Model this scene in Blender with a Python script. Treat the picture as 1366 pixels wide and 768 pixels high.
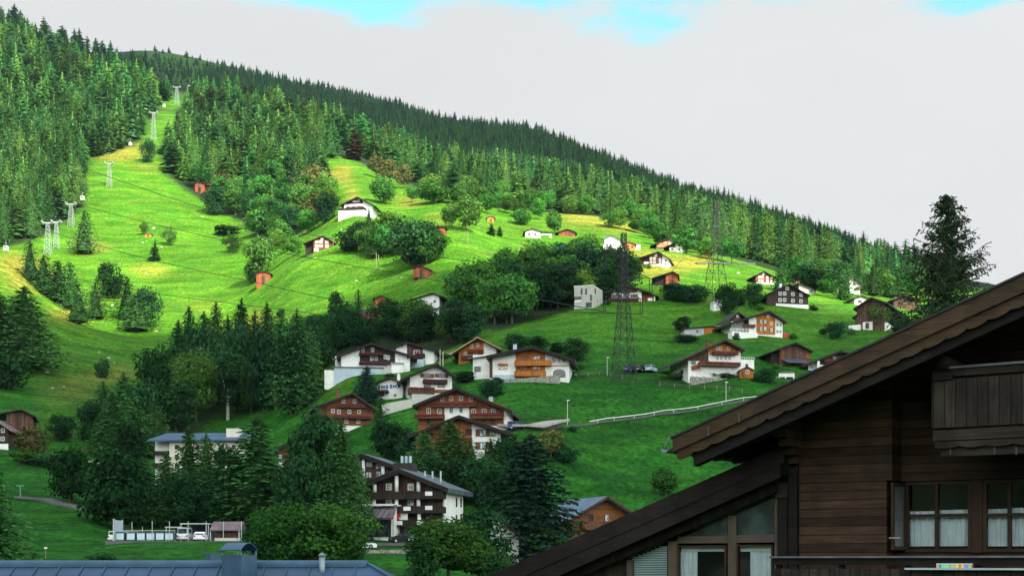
import bpy, bmesh, math, random
import numpy as np
from mathutils import Vector, Matrix
R = math.radians
scene = bpy.context.scene
COL = scene.collection
for _o in list(bpy.data.objects): bpy.data.objects.remove(_o)

# ---------------------------------------------------------------- camera, sky, sun, exposure
FPX, HPX, CX = 1850.0, 748.0, 683.0          # focal length, horizon row and centre column, in pixels of a 1366 wide photograph
cam_d = bpy.data.cameras.new('camera'); cam = bpy.data.objects.new('camera', cam_d); COL.objects.link(cam)
cam.location = (0, 0, 0); cam.rotation_euler = (R(90), 0, 0)
cam_d.sensor_width = 36; cam_d.lens = FPX/1366*36; cam_d.shift_y = (HPX-384)/1366
cam_d.clip_start = 0.3; cam_d.clip_end = 12000
scene.camera = cam

SUN_EL, SUN_AZ = 38.0, 146.0                   # azimuth clockwise from +Y: behind the camera, to its right
SUN = Vector((math.sin(R(SUN_AZ))*math.cos(R(SUN_EL)), math.cos(R(SUN_AZ))*math.cos(R(SUN_EL)), math.sin(R(SUN_EL))))
sd = bpy.data.lights.new('sun', 'SUN'); so = bpy.data.objects.new('sun', sd); COL.objects.link(so)
sd.energy = 5.0; sd.angle = R(0.5); sd.color = (1.0, .95, .80)
so.rotation_euler = SUN.to_track_quat('Z', 'Y').to_euler()

scene.view_settings.view_transform = 'Standard'; scene.view_settings.look = 'None'
scene.view_settings.gamma = 1; scene.view_settings.use_curve_mapping = False
scene.view_settings.exposure = 1.32
scene.render.engine = 'CYCLES'
scene.cycles.max_bounces = 6; scene.cycles.diffuse_bounces = 3; scene.cycles.glossy_bounces = 2
scene.cycles.transmission_bounces = 3; scene.cycles.transparent_max_bounces = 6
scene.cycles.use_denoising = True; scene.cycles.sample_clamp_indirect = 4

world = bpy.data.worlds.new('World'); scene.world = world; world.use_nodes = True
wn = world.node_tree; wn.nodes.clear()
def wnode(t, **k):
    n = wn.nodes.new(t)
    for a, b in k.items(): setattr(n, a, b)
    return n
w_out = wnode('ShaderNodeOutputWorld'); w_bg = wnode('ShaderNodeBackground'); w_bg.inputs[1].default_value = 1
w_sky = wnode('ShaderNodeTexSky', sky_type='NISHITA', sun_disc=False, sun_elevation=R(SUN_EL), sun_rotation=R(SUN_AZ))
w_bg1 = wnode('ShaderNodeBackground'); w_bg1.inputs[1].default_value = 0.11
w_hs = wnode('ShaderNodeMix', data_type='RGBA', blend_type='MULTIPLY'); w_hs.inputs[0].default_value = 1
w_hs.inputs[7].default_value = (0.85, 1.42, 1.02, 1)
wn.links.new(w_sky.outputs[0], w_hs.inputs[6]); wn.links.new(w_hs.outputs[2], w_bg1.inputs[0])
w_tc = wnode('ShaderNodeTexCoord'); w_sep = wnode('ShaderNodeSeparateXYZ'); wn.links.new(w_tc.outputs['Generated'], w_sep.inputs[0])
def wmath(op, a, b=None, c=None, clamp=False):
    n = wnode('ShaderNodeMath', operation=op, use_clamp=clamp)
    for i, v in enumerate((a, b, c)):
        if v is None: continue
        if isinstance(v, (int, float)): n.inputs[i].default_value = v
        else: wn.links.new(v, n.inputs[i])
    return n.outputs[0]
def wnoise(scale, detail, rough, sc=(1, 1, 1), loc=(0, 0, 0)):
    mp = wnode('ShaderNodeMapping'); mp.inputs['Scale'].default_value = sc; mp.inputs['Location'].default_value = loc
    n = wnode('ShaderNodeTexNoise'); n.inputs['Scale'].default_value = scale; n.inputs['Detail'].default_value = detail
    n.inputs['Roughness'].default_value = rough
    wn.links.new(w_tc.outputs['Generated'], mp.inputs[0]); wn.links.new(mp.outputs[0], n.inputs[0]); return n.outputs[0]
n1 = wnoise(7.0, 8, .58, (1, 1, 2.6), (.37, .2, .11)); n2 = wnoise(2.6, 3, .5, (1, 1, 1.5), (1.3, .2, .4))
el = wmath('ADD', w_sep.outputs[2], wmath('MULTIPLY', wmath('SUBTRACT', n1, .5), .15))
el = wmath('ADD', el, wmath('MULTIPLY', wmath('SUBTRACT', n2, .5), .06))
for c_, w_, a_ in ((-.107, .045, .014), (.069, .085, .020), (.315, .06, .036)):          # where the gaps in the cloud lie, by bearing
    dx = wmath('DIVIDE', wmath('SUBTRACT', w_sep.outputs[0], c_), w_); el = wmath('ADD', el, wmath('MULTIPLY', wmath('POWER', 2.718, wmath('MULTIPLY', wmath('MULTIPLY', dx, dx), -1.0)), a_))
mr = wnode('ShaderNodeMapRange', interpolation_type='SMOOTHSTEP'); wn.links.new(el, mr.inputs[0])
mr.inputs[1].default_value = .374; mr.inputs[2].default_value = .400
up = wnode('ShaderNodeMapRange', interpolation_type='SMOOTHSTEP'); wn.links.new(w_sep.outputs[2], up.inputs[0])
up.inputs[1].default_value = .42; up.inputs[2].default_value = .55; up.inputs[3].default_value = 1; up.inputs[4].default_value = .35
blue = wmath('MULTIPLY', mr.outputs[0], up.outputs[0])
# cloud cover: pale grey in front, brighter round the sun behind the camera
w_dot = wnode('ShaderNodeVectorMath', operation='DOT_PRODUCT'); wn.links.new(w_tc.outputs['Generated'], w_dot.inputs[0]); w_dot.inputs[1].default_value = SUN
glow = wnode('ShaderNodeMapRange', interpolation_type='SMOOTHSTEP'); wn.links.new(w_dot.outputs['Value'], glow.inputs[0])
glow.inputs[1].default_value = -.25; glow.inputs[2].default_value = .95; glow.inputs[3].default_value = .322; glow.inputs[4].default_value = 1.5
n3 = wnoise(3.0, 6, .55, (1, 1, 2), (.9, .1, .2))
br = wmath('MULTIPLY', glow.outputs[0], wmath('ADD', .90, wmath('MULTIPLY', n3, .20)))
lowr = wnode('ShaderNodeMapRange', interpolation_type='SMOOTHSTEP'); wn.links.new(w_sep.outputs[2], lowr.inputs[0]); lowr.inputs[1].default_value = -.03; lowr.inputs[2].default_value = .02; lowr.inputs[3].default_value = .06
br = wmath('MULTIPLY', br, lowr.outputs[0])
w_bg2 = wnode('ShaderNodeBackground'); w_bg2.inputs[0].default_value = (1.0, 1.0, 1.0, 1); wn.links.new(br, w_bg2.inputs[1])
w_mix = wnode('ShaderNodeMixShader'); wn.links.new(blue, w_mix.inputs[0]); wn.links.new(w_bg2.outputs[0], w_mix.inputs[1]); wn.links.new(w_bg1.outputs[0], w_mix.inputs[2])
wn.links.new(w_mix.outputs[0], w_out.inputs[0])

# ---------------------------------------------------------------- helpers
def ray(px, py): return Vector(((px-CX)/FPX, 1.0, (HPX-py)/FPX))
def P(px, py, Y): return ray(px, py)*Y
def tag(o, label=None, cat=None, group=None, kind=None):
    if label: o['label'] = label
    if cat: o['category'] = cat
    if group: o['group'] = group
    if kind: o['kind'] = kind
    return o
def empty(name, loc=(0, 0, 0), rz=0.0):
    o = bpy.data.objects.new(name, None); COL.objects.link(o); o.location = loc; o.rotation_euler = (0, 0, rz)
    o.empty_display_size = .5; return o
class MB:
    def __init__(s): s.v = []; s.f = []; s.m = []
    def add(s, vs, fs, mi=0):
        b = len(s.v); s.v += [tuple(p) for p in vs]; s.f += [tuple(i+b for i in f) for f in fs]; s.m += [mi]*len(fs); return s
    def box(s, x0, x1, y0, y1, z0, z1, mi=0):
        return s.add([(x0,y0,z0),(x1,y0,z0),(x1,y1,z0),(x0,y1,z0),(x0,y0,z1),(x1,y0,z1),(x1,y1,z1),(x0,y1,z1)],
              [(0,3,2,1),(4,5,6,7),(0,1,5,4),(1,2,6,5),(2,3,7,6),(3,0,4,7)], mi)
    def prism(s, poly, y0, y1, mi=0):                    # polygon in x,z (counter-clockwise seen from -y), swept along y
        n = len(poly); vs = [(x, y0, z) for x, z in poly]+[(x, y1, z) for x, z in poly]
        fs = [tuple(range(n)), tuple(range(2*n-1, n-1, -1))]+[(i, i+n, (i+1) % n+n, (i+1) % n) for i in range(n)]
        return s.add(vs, fs, mi)
    def tube(s, p, q, r0, r1=None, n=6, mi=0, cap=True):
        p, q = Vector(p), Vector(q); r1 = r0 if r1 is None else r1
        d = (q-p); d = d.normalized() if d.length > 1e-9 else Vector((0, 0, 1))
        a = d.orthogonal().normalized(); b = d.cross(a)
        vs = [p+(a*math.cos(6.28318*i/n)+b*math.sin(6.28318*i/n))*r0 for i in range(n)]+[q+(a*math.cos(6.28318*i/n)+b*math.sin(6.28318*i/n))*r1 for i in range(n)]
        fs = [(i, (i+1) % n, (i+1) % n+n, i+n) for i in range(n)]
        if cap: fs += [tuple(range(n-1, -1, -1)), tuple(range(n, 2*n))]
        return s.add(vs, fs, mi)
    def path(s, pts, r, n=6, mi=0):
        for a, b in zip(pts, pts[1:]): s.tube(a, b, r, r, n, mi)
        return s
    def bar(s, p, q, w, mi=0): return s.tube(p, q, w*.7, w*.7, 4, mi)
    def build(s, name, mats, parent=None, smooth=False, loc=None):
        me = bpy.data.meshes.new(name); me.from_pydata(s.v, [], s.f); 
        if not isinstance(mats, (list, tuple)): mats = [mats]
        for m in mats: me.materials.append(m)
        if len(mats) > 1: me.polygons.foreach_set('material_index', s.m)
        if smooth: me.polygons.foreach_set('use_smooth', [True]*len(s.f))
        me.update()
        o = bpy.data.objects.new(name, me); COL.objects.link(o); o.parent = parent
        if loc is not None: o.location = loc
        return o
# ---------------------------------------------------------------- materials
class NT:
    def __init__(s, name):
        s.m = bpy.data.materials.new(name); s.m.use_nodes = True; s.t = s.m.node_tree
        s.b = s.t.nodes['Principled BSDF']; s.out = s.t.nodes['Material Output']; s.tc = s.n('ShaderNodeTexCoord')
    def n(s, t, **k):
        n = s.t.nodes.new(t)
        for a, b in k.items(): setattr(n, a, b)
        return n
    def l(s, a, b): s.t.links.new(a, b)
    def put(s, sock, v):
        if isinstance(v, bpy.types.NodeSocket): s.l(v, sock)
        elif v is not None: sock.default_value = v
    def math(s, op, a, b=None, c=None, clamp=False):
        n = s.n('ShaderNodeMath', operation=op, use_clamp=clamp)
        for i, v in enumerate((a, b, c)): s.put(n.inputs[i], v)
        return n.outputs[0]
    def mix(s, f, a, b, mode='MIX'):
        n = s.n('ShaderNodeMix', data_type='RGBA', blend_type=mode); s.put(n.inputs[0], f)
        for i, v in ((6, a), (7, b)): s.put(n.inputs[i], v if isinstance(v, bpy.types.NodeSocket) else (*v[:3], 1))
        return n.outputs[2]
    def noise(s, scale, detail=4, rough=.55, sc=(1, 1, 1), co='Object', col=False):
        mp = s.n('ShaderNodeMapping'); mp.inputs['Scale'].default_value = sc; s.l(s.tc.outputs[co], mp.inputs[0])
        n = s.n('ShaderNodeTexNoise'); n.inputs['Scale'].default_value = scale; n.inputs['Detail'].default_value = detail; n.inputs['Roughness'].default_value = rough
        s.l(mp.outputs[0], n.inputs[0]); return n.outputs[1 if col else 0]
    def rng(s, v, a, b, c, d):
        n = s.n('ShaderNodeMapRange', interpolation_type='SMOOTHSTEP'); s.put(n.inputs[0], v)
        for i, x in enumerate((a, b, c, d)): n.inputs[i+1].default_value = x
        return n.outputs[0]
    def grey(s, v):
        n = s.n('ShaderNodeCombineColor')
        for i in range(3): s.put(n.inputs[i], v)
        return n.outputs[0]
    def bump(s, h, strength=.3, dist=.02):
        n = s.n('ShaderNodeBump'); n.inputs['Strength'].default_value = strength; n.inputs['Distance'].default_value = dist
        s.l(h, n.inputs['Height']); s.l(n.outputs[0], s.b.inputs['Normal'])
def plain(name, col, rough=.8, var=.12, scale=1.2, metal=0.0, spec=.3):
    t = NT(name); f = t.rng(t.noise(scale, 5), .3, .7, 1-var, 1+var)
    t.l(t.mix(1, (*col, 1), t.grey(f), 'MULTIPLY'), t.b.inputs['Base Color'])
    t.b.inputs['Roughness'].default_value = rough; t.b.inputs['Metallic'].default_value = metal; t.b.inputs['Specular IOR Level'].default_value = spec
    return t.m
def plaster(name, col):
    t = NT(name); f = t.rng(t.noise(.5, 6, .6), .25, .75, .86, 1.03); g = t.rng(t.noise(1.0, 4, .6, (2.5, 2.5, .25)), .35, .75, 1, .9)
    t.l(t.mix(1, (*col, 1), t.grey(t.math('MULTIPLY', f, g)), 'MULTIPLY'), t.b.inputs['Base Color'])
    t.b.inputs['Roughness'].default_value = .9; t.b.inputs['Specular IOR Level'].default_value = .2
    return t.m
def wood(name, col, plank=.18, along='v', var=.35, gap=.35, rough=.75, weather=None):
    t = NT(name); sp = t.n('ShaderNodeSeparateXYZ'); t.l(t.tc.outputs['Object'], sp.inputs[0])
    if along == 'v': u = t.math('ADD', sp.outputs[0], t.math('MULTIPLY', sp.outputs[1], .93))
    else: u = sp.outputs[2]
    q = t.math('DIVIDE', u, plank); fl = t.math('FLOOR', q); fr = t.math('FRACT', q)
    wnz = t.n('ShaderNodeTexWhiteNoise', noise_dimensions='1D'); t.l(fl, wnz.inputs['W'])
    board = t.rng(wnz.outputs[0], 0, 1, 1-var, 1+var)
    sc = (6, 6, .35) if along == 'v' else (.35, 6, 9)
    grain = t.rng(t.noise(4.0, 6, .65, sc), .3, .72, .62, 1.30)
    knots = t.rng(t.noise(2.2, 2, .5), .3, .75, .8, 1.2)
    edge = t.math('MINIMUM', fr, t.math('SUBTRACT', 1, fr))
    ge = t.rng(edge, 0, .07, gap, 1)
    f = t.math('MULTIPLY', t.math('MULTIPLY', board, grain), t.math('MULTIPLY', ge, knots))
    c = (*col, 1)
    if weather: c = t.mix(t.rng(t.noise(.7, 5, .6), .42, .68, 0, 1), (*col, 1), (*weather, 1))
    t.l(t.mix(1, c, t.grey(f), 'MULTIPLY'), t.b.inputs['Base Color'])
    if name.startswith('near'): fsp = t.rng(t.noise(26.0, 1, .5), .75, .79, 0, .55)
    t.b.inputs['Roughness'].default_value = rough; t.b.inputs['Specular IOR Level'].default_value = .25
    if name.startswith('near'): q_ = t.b.inputs['Base Color'].links[0].from_socket; t.l(t.mix(fsp, q_, (.16, .15, .13)), t.b.inputs['Base Color'])
    t.bump(t.math('ADD', t.rng(edge, 0, .07, 0, 1), t.math('MULTIPLY', grain, .15)), .35, .02)
    return t.m
def tiles(name, col, du=.35, dv=.4, var=.25, rough=.5, metal=0.0, seam=False):
    t = NT(name); sp = t.n('ShaderNodeSeparateXYZ'); t.l(t.tc.outputs['Object'], sp.inputs[0])
    a = t.math('DIVIDE', sp.outputs[1], du); b = t.math('DIVIDE', sp.outputs[0], dv)
    fa = t.math('FRACT', a); ea = t.math('MINIMUM', fa, t.math('SUBTRACT', 1, fa)); fb = t.math('FRACT', b)
    wnz = t.n('ShaderNodeTexWhiteNoise', noise_dimensions='2D'); cb = t.n('ShaderNodeCombineXYZ')
    t.l(t.math('FLOOR', a), cb.inputs[0])
    if not seam: t.l(t.math('FLOOR', b), cb.inputs[1])
    t.l(cb.outputs[0], wnz.inputs['Vector'])
    f = t.math('MULTIPLY', t.rng(wnz.outputs[0], 0, 1, 1-var, 1+var), t.rng(ea, 0, .08, .45, 1))
    if not seam: f = t.math('MULTIPLY', f, t.rng(fb, 0, .3, .6, 1.05))
    f = t.math('MULTIPLY', f, t.rng(t.noise(.6, 5), .3, .7, .75, 1.2))
    t.l(t.mix(1, (*col, 1), t.grey(f), 'MULTIPLY'), t.b.inputs['Base Color'])
    t.b.inputs['Roughness'].default_value = rough; t.b.inputs['Metallic'].default_value = metal
    t.bump(t.rng(ea, 0, .12, 0, 1), .4, .03)
    return t.m
def glassy(name, col, rough=.07):
    t = NT(name); t.l(t.mix(t.rng(t.noise(1.6, 3), .4, .62, 0, 1), tuple(c*.5 for c in col), tuple(c*1.8 for c in col)), t.b.inputs['Base Color'])
    t.b.inputs['Roughness'].default_value = rough; t.b.inputs['Specular IOR Level'].default_value = .6
    return t.m
def leafmat(name, col, trans=.25, hue=.06):
    t = NT(name); at = t.n('ShaderNodeAttribute'); at.attribute_name = 'tint'
    oi = t.n('ShaderNodeObjectInfo')
    c = t.mix(1, (*col, 1), at.outputs[0], 'MULTIPLY')
    v = t.rng(oi.outputs['Random'], 0, 1, .62, 1.36)
    c = t.mix(1, c, t.grey(v), 'MULTIPLY')
    hs = t.n('ShaderNodeHueSaturation'); t.l(c, hs.inputs['Color'])
    t.l(t.math('ADD', .5, t.math('MULTIPLY', t.math('SUBTRACT', t.math('FRACT', t.math('MULTIPLY', oi.outputs['Random'], 7.13)), .5), hue)), hs.inputs['Hue'])
    d = t.n('ShaderNodeBsdfDiffuse'); tr = t.n('ShaderNodeBsdfTranslucent'); mx = t.n('ShaderNodeMixShader'); mx.inputs[0].default_value = trans
    for x in (d, tr): t.l(hs.outputs[0], x.inputs[0])
    t.l(d.outputs[0], mx.inputs[1]); t.l(tr.outputs[0], mx.inputs[2]); t.l(mx.outputs[0], t.out.inputs[0])
    return t.m

M = {}
M['white'] = plaster('white_plaster', (.80, .79, .76)); M['cream'] = plaster('cream_plaster', (.66, .62, .54)); M['grey'] = plaster('grey_render', (.42, .43, .43))
M['concrete'] = plaster('pale_concrete', (.46, .45, .41)); M['bluegrey'] = plaster('bluegrey_render', (.42, .50, .56))
M['dark'] = wood('dark_timber', (.028, .018, .014), .22, 'v', .3); M['darkh'] = wood('dark_logs', (.040, .024, .018), .30, 'h', .3)
M['red'] = wood('russet_timber', (.20, .065, .025), .20, 'v', .3); M['redh'] = wood('russet_logs', (.17, .055, .022), .25, 'h', .3)
M['balc'] = wood('russet_balcony_boards', (.125, .048, .022), .18, 'v', .3); M['honey'] = wood('honey_brown_timber', (.25, .088, .024), .20, 'v', .3); M['honeyh'] = wood('honey_brown_logs', (.23, .082, .025), .25, 'h', .3); M['orange'] = wood('honey_timber', (.40, .135, .020), .20, 'v', .22); M['orangeh'] = wood('honey_logs', (.38, .125, .022), .25, 'h', .25)
M['brown'] = wood('brown_timber', (.085, .040, .022), .20, 'v', .35, weather=(.07, .05, .04)); M['brownh'] = wood('brown_logs', (.075, .036, .022), .26, 'h', .3)
M['rust'] = wood('rust_barn_boards', (.30, .075, .025), .22, 'v', .4, weather=(.16, .055, .03)); M['barn'] = wood('old_barn_boards', (.105, .047, .028), .24, 'v', .45, weather=(.10, .07, .055))
M['trim'] = wood('light_trim', (.36, .22, .11), .25, 'h', .15); M['frame_white'] = plain('white_window_frame', (.78, .78, .76), .6, .05); M['frame_brown'] = plain('brown_window_frame', (.09, .045, .025), .6)
M['verge'] = wood('dark_verge_boards', (.018, .012, .010), .3, 'h', .2); M['roof_dark'] = tiles('dark_roof', (.017, .016, .017), .35, .4, .3, .7); M['roof_brown'] = tiles('brown_roof', (.045, .033, .029), .35, .4, .3, .75)
M['roof_grey'] = tiles('grey_metal_roof', (.09, .105, .135), .55, 1, .12, .45, .3, True); M['roof_blue'] = tiles('blue_metal_roof', (.026, .066, .135), .6, 1, .15, .5, .1, True)
M['roof_slate'] = tiles('slate_blue_tiles', (.095, .125, .22), .42, .45, .3, .4); M['roof_pink'] = tiles('pale_clay_tiles', (.42, .22, .17), .3, .35, .25, .8)
M['roof_plum'] = tiles('plum_roof', (.15, .10, .115), .4, .4, .2, .7); M['roof_pale'] = tiles('pale_sheet_roof', (.40, .42, .42), .6, 1, .1, .5, .1, True)
M['sheet'] = plain('blue_sheet_metal', (.045, .095, .16), .5, .15, 2, .2); M['darkred'] = plain('dark_red_frame', (.11, .022, .02), .5); M['glass'] = glassy('window_glass', (.025, .035, .04)); M['curtained'] = glassy('curtained_glass', (.38, .42, .44), .12)
M['shut_blue'] = plain('blue_shutter', (.05, .12, .38), .6); M['shut_green'] = plain('dark_shutter', (.03, .07, .065), .6); M['shut_brown'] = plain('brown_shutter', (.12, .045, .02), .6)
M['shut_orange'] = plain('orange_shutter', (.5, .17, .03), .6); M['shut_white'] = plain('white_shutter', (.8, .8, .78), .6)
M['flower'] = plain('red_flowers', (.20, .022, .035), .8, .5, 9); M['asphalt'] = plain('asphalt', (.10, .10, .105), .9, .2, .6); M['gravel'] = plain('pale_gravel', (.33, .31, .28), .95, .25, 1.5)
M['stone'] = plain('rubble_stone', (.24, .23, .20), .95, .5, 2.2); M['rock'] = plain('pale_rock', (.36, .34, .30), .95, .3, 1.4)
M['steel'] = plain('galvanised_steel', (.022, .024, .024), .6, .15, 1, .2); M['liftsteel'] = plain('pale_painted_steel', (.27, .30, .30), .5, .05); M['cable'] = plain('dark_cable', (.02, .02, .02), .6)
M['polewood'] = plain('pole_wood', (.22, .18, .14), .9); M['lamp'] = plain('pole_metal', (.45, .47, .47), .5, .05, 1, .3); M['fencegrey'] = plain('fence_metal', (.35, .42, .45), .5)
M['carwhite'] = plain('white_car_paint', (.75, .76, .77), .25, .03, 1, 0, .5); M['carsilver'] = plain('silver_car_paint', (.50, .54, .56), .25, .03, 1, .3, .5); M['carblue'] = plain('blue_car_paint', (.03, .06, .16), .22, .03, 1, 0, .5)
M['carblack'] = plain('black_car_paint', (.015, .015, .02), .2, .03, 1, 0, .6); M['carpale'] = plain('pale_blue_car_paint', (.35, .50, .60), .25, .03, 1, 0, .5); M['carred'] = plain('red_car_paint', (.40, .03, .03), .3, .03)
M['tyre'] = plain('tyre_rubber', (.02, .02, .02), .9); M['taillight'] = plain('red_light_cover', (.45, .02, .02), .3); M['binpanel'] = plain('pale_bin_panel', (.50, .62, .68), .5, .08); M['binside'] = plain('dark_bin_side', (.05, .07, .09), .6)
M['bark'] = plain('bark', (.085, .065, .05), .95, .3, 4); M['birchbark'] = plain('birch_bark', (.55, .53, .48), .9, .35, 3); M['deadwood'] = plain('bare_dead_wood', (.50, .46, .40), .9, .2, 3)
M['spruce'] = leafmat('spruce_needles', (.050, .128, .036), .22, .03); M['sunlit_larch'] = leafmat('sunlit_larch_needles', (.098, .205, .046), .30, .03); M['bluespruce'] = leafmat('blue_spruce_needles', (.026, .070, .044), .12, .02)  # spruce darkened for valley shade; larch green lightened to paint the forest's sunlight
M['larch'] = leafmat('larch_needles', (.022, .060, .024), .15, .02); M['deadneedle'] = leafmat('brown_dead_needles', (.16, .095, .055), .1, .02)
M['leaf'] = leafmat('broad_leaves', (.060, .160, .030), .25, .05); M['leaflight'] = leafmat('light_green_leaves', (.075, .19, .030), .3, .05)
M['leafdark'] = leafmat('dark_leaves', (.020, .065, .022), .2, .03); M['leafrusset'] = leafmat('russet_leaves', (.125, .125, .040), .25, .02)
M['shade_cloud'] = plain('cloud_white', (.85, .86, .88), 1, .03, .01)

def grass_mat():
    t = NT('meadow_grass'); at = t.n('ShaderNodeAttribute'); at.attribute_name = 'ground'
    sp = t.n('ShaderNodeSeparateColor'); t.l(at.outputs[0], sp.inputs[0])
    big = t.noise(.012, 5, .6); mid = t.noise(.09, 6, .62, (1, 1.6, 1)); fine = t.noise(.9, 6, .7, (1, .6, 1)); terr = t.noise(.16, 4, .6, (.22, .7, 2.6))
    low = t.mix(t.rng(mid, .35, .68, 0, 1), (.010, .076, .007), (.024, .122, .010))
    upp = t.mix(t.rng(mid, .32, .70, 0, 1), (.040, .155, .007), (.088, .195, .011))
    c = t.mix(sp.outputs[1], low, upp)
    dryf = t.math('ADD', sp.outputs[0], t.math('MULTIPLY', t.math('SUBTRACT', terr, .52), t.math('ADD', .25, sp.outputs[0])))
    dryf = t.math('ADD', dryf, t.math('MULTIPLY', t.math('SUBTRACT', big, .5), .95))
    c = t.mix(t.rng(dryf, .12, .85, 0, 1), c, t.mix(sp.outputs[1], (.062, .090, .020), (.200, .200, .026)))
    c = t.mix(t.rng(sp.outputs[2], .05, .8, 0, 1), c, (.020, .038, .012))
    f = t.math('MULTIPLY', t.rng(fine, .28, .72, .45, 1.55), t.math('MULTIPLY', t.rng(terr, .3, .7, .78, 1.2), t.rng(t.noise(.035, 5, .65, (1, 1.8, 1)), .3, .7, .78, 1.2)))
    c = t.mix(1, c, t.grey(f), 'MULTIPLY')
    flo = t.noise(2.4, 2, .5); clus = t.noise(.05, 3)
    fl = t.math('MULTIPLY', t.rng(flo, .735, .78, 0, .5), t.rng(clus, .5, .62, 0, 1))
    c = t.mix(fl, c, (.5, .52, .42))
    t.l(c, t.b.inputs['Base Color']); t.b.inputs['Roughness'].default_value = .95; t.b.inputs['Specular IOR Level'].default_value = .08
    t.bump(t.math('ADD', fine, t.math('MULTIPLY', mid, 2)), 1.0, .9)
    return t.m
M['grass'] = grass_mat()
# ---------------------------------------------------------------- terrain: one sheet, valley floor to ridges
# for each bearing (pixel column) the height of the ground is given, along the distance, by the row where it is seen
PROF = {
 0:   [(180,745),(230,690),(260,650),(300,605),(340,560),(400,505),(450,450),(500,405),(560,362),(610,338),(660,344),(720,325),(800,275),(1000,182),(1200,105),(1500,38),(1620,32),(1800,48),(3000,130),(3700,160)],
 100: [(180,750),(205,728),(230,690),(245,672),(262,655),(300,620),(340,580),(400,525),(450,480),(500,452),(535,432),(570,428),(600,412),(650,378),(690,350),(750,318),(800,284),(900,228),(1000,184),(1100,150),(1300,102),(1600,70),(1750,64),(1900,68),(3000,80),(3700,90)],
 200: [(180,751),(205,722),(224,722.5),(235,712),(260,684),(300,645),(350,595),(400,545),(450,505),(500,476),(550,450),(600,420),(650,385),(700,350),(750,318),(800,285),(900,228),(1000,188),(1100,163),(1200,143),(1400,113),(1600,116),(2400,84),(3100,72),(3300,70),(3700,75)],
 300: [(180,752),(205,722),(224,722.5),(235,712),(260,690),(300,655),(350,605),(400,562),(430,535),(480,500),(550,450),(600,420),(650,384),(700,350),(750,326),(800,300),(900,246),(1000,202),(1150,158),(1300,132),(1500,136),(2200,116),(3000,91),(3200,89),(3700,95)],
 400: [(180,756),(205,730),(240,704),(280,660),(320,610),(350,572),(380,535),(420,505),(460,472),(500,440),(530,415),(580,370),(630,336),(660,327),(750,296),(850,250),(950,205),(1100,173),(1250,160),(1400,164),(2000,142),(2800,114),(3000,111),(3700,120)],
 480: [(180,760),(205,733),(226,724),(240,705),(270,660),(300,610),(330,562),(355,515),(375,498),(410,478),(450,446),(480,425),(520,395),(560,360),(595,332),(625,312),(645,292),(700,272),(800,243),(900,222),(1000,208),(1150,195),(1300,200),(1800,178),(2600,136),(2850,131),(3700,142)],
 520: [(180,760),(205,733),(226,724),(240,710),(265,670),(290,620),(320,570),(345,530),(365,505),(390,488),(440,455),(470,425),(510,388),(550,356),(590,334),(640,312),(690,285),(780,258),(900,235),(1050,216),(1150,206),(1300,212),(1800,182),(2550,142),(2750,138),(3700,150)],
 600: [(180,765),(205,738),(230,722),(255,690),(275,638),(300,592),(325,545),(345,512),(375,486),(410,460),(440,432),(465,402),(485,386),(520,352),(565,312),(620,296),(700,272),(800,256),(900,245),(1050,236),(1200,236),(1600,208),(2300,170),(2500,164),(3500,180)],
 700: [(180,770),(205,745),(225,720),(250,690),(275,620),(288,575),(300,564),(325,524),(345,502),(370,478),(395,448),(410,437),(440,430),(480,396),(540,352),(590,328),(640,313),(700,291),(780,276),(900,264),(1000,258),(1300,237),(2000,182),(2250,174),(3400,190)],
 800: [(180,770),(205,745),(230,725),(260,685),(290,612),(310,566),(330,526),(350,500),(380,468),(408,432),(428,412),(450,406),(480,388),(520,363),(560,345),(620,325),(680,305),(740,290),(900,277),(1100,266),(1400,246),(1850,214),(2050,210),(3300,225)],
 900: [(180,770),(230,730),(260,690),(290,622),(310,572),(330,525),(345,505),(372,478),(402,450),(430,424),(450,405),(480,386),(520,366),(560,353),(600,341),(650,331),(700,322),(800,310),(1000,296),(1400,271),(1650,255),(1850,253),(3200,270)],
 1000:[(180,770),(230,730),(270,662),(300,592),(320,538),(335,510),(360,480),(390,447),(420,420),(450,400),(480,389),(520,379),(560,369),(600,354),(640,346),(800,336),(1000,326),(1300,302),(1550,283),(1750,284),(3200,310)],
 1100:[(180,770),(230,730),(270,672),(300,605),(330,535),(350,502),(380,470),(410,445),(440,420),(470,405),(500,393),(540,384),(600,378),(700,372),(900,359),(1200,337),(1420,320),(1600,324),(3200,350)],
 1200:[(180,770),(230,735),(300,625),(350,525),(400,450),(430,434),(470,412),(520,400),(600,392),(800,386),(1000,374),(1220,358),(1450,364),(3200,390)],
 1366:[(180,770),(230,740),(300,645),(400,505),(500,445),(600,422),(900,402),(1200,388),(1400,392),(3200,420)],
}
def pchip(x, y, q):
    x = np.asarray(x, float); y = np.asarray(y, float); h = np.diff(x); d = np.diff(y)/h
    m = np.zeros_like(y); m[0], m[-1] = d[0], d[-1]
    for i in range(1, len(x)-1):
        if d[i-1]*d[i] > 0:
            w1, w2 = 2*h[i]+h[i-1], h[i]+2*h[i-1]; m[i] = (w1+w2)/(w1/d[i-1]+w2/d[i])
    i = np.clip(np.searchsorted(x, q)-1, 0, len(h)-1); t = (q-x[i])/h[i]; t = np.clip(t, 0, 1)
    return ((1+2*t)*(1-t)**2*y[i]+t*(1-t)**2*h[i]*m[i]+t*t*(3-2*t)*y[i+1]+t*t*(t-1)*h[i]*m[i+1])
NEAR_Z = -7.0
UG = np.concatenate([np.arange(-1500, -60, 60), np.arange(-60, 1440, 10), np.arange(1440, 3000, 60)]).astype(float)
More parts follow.
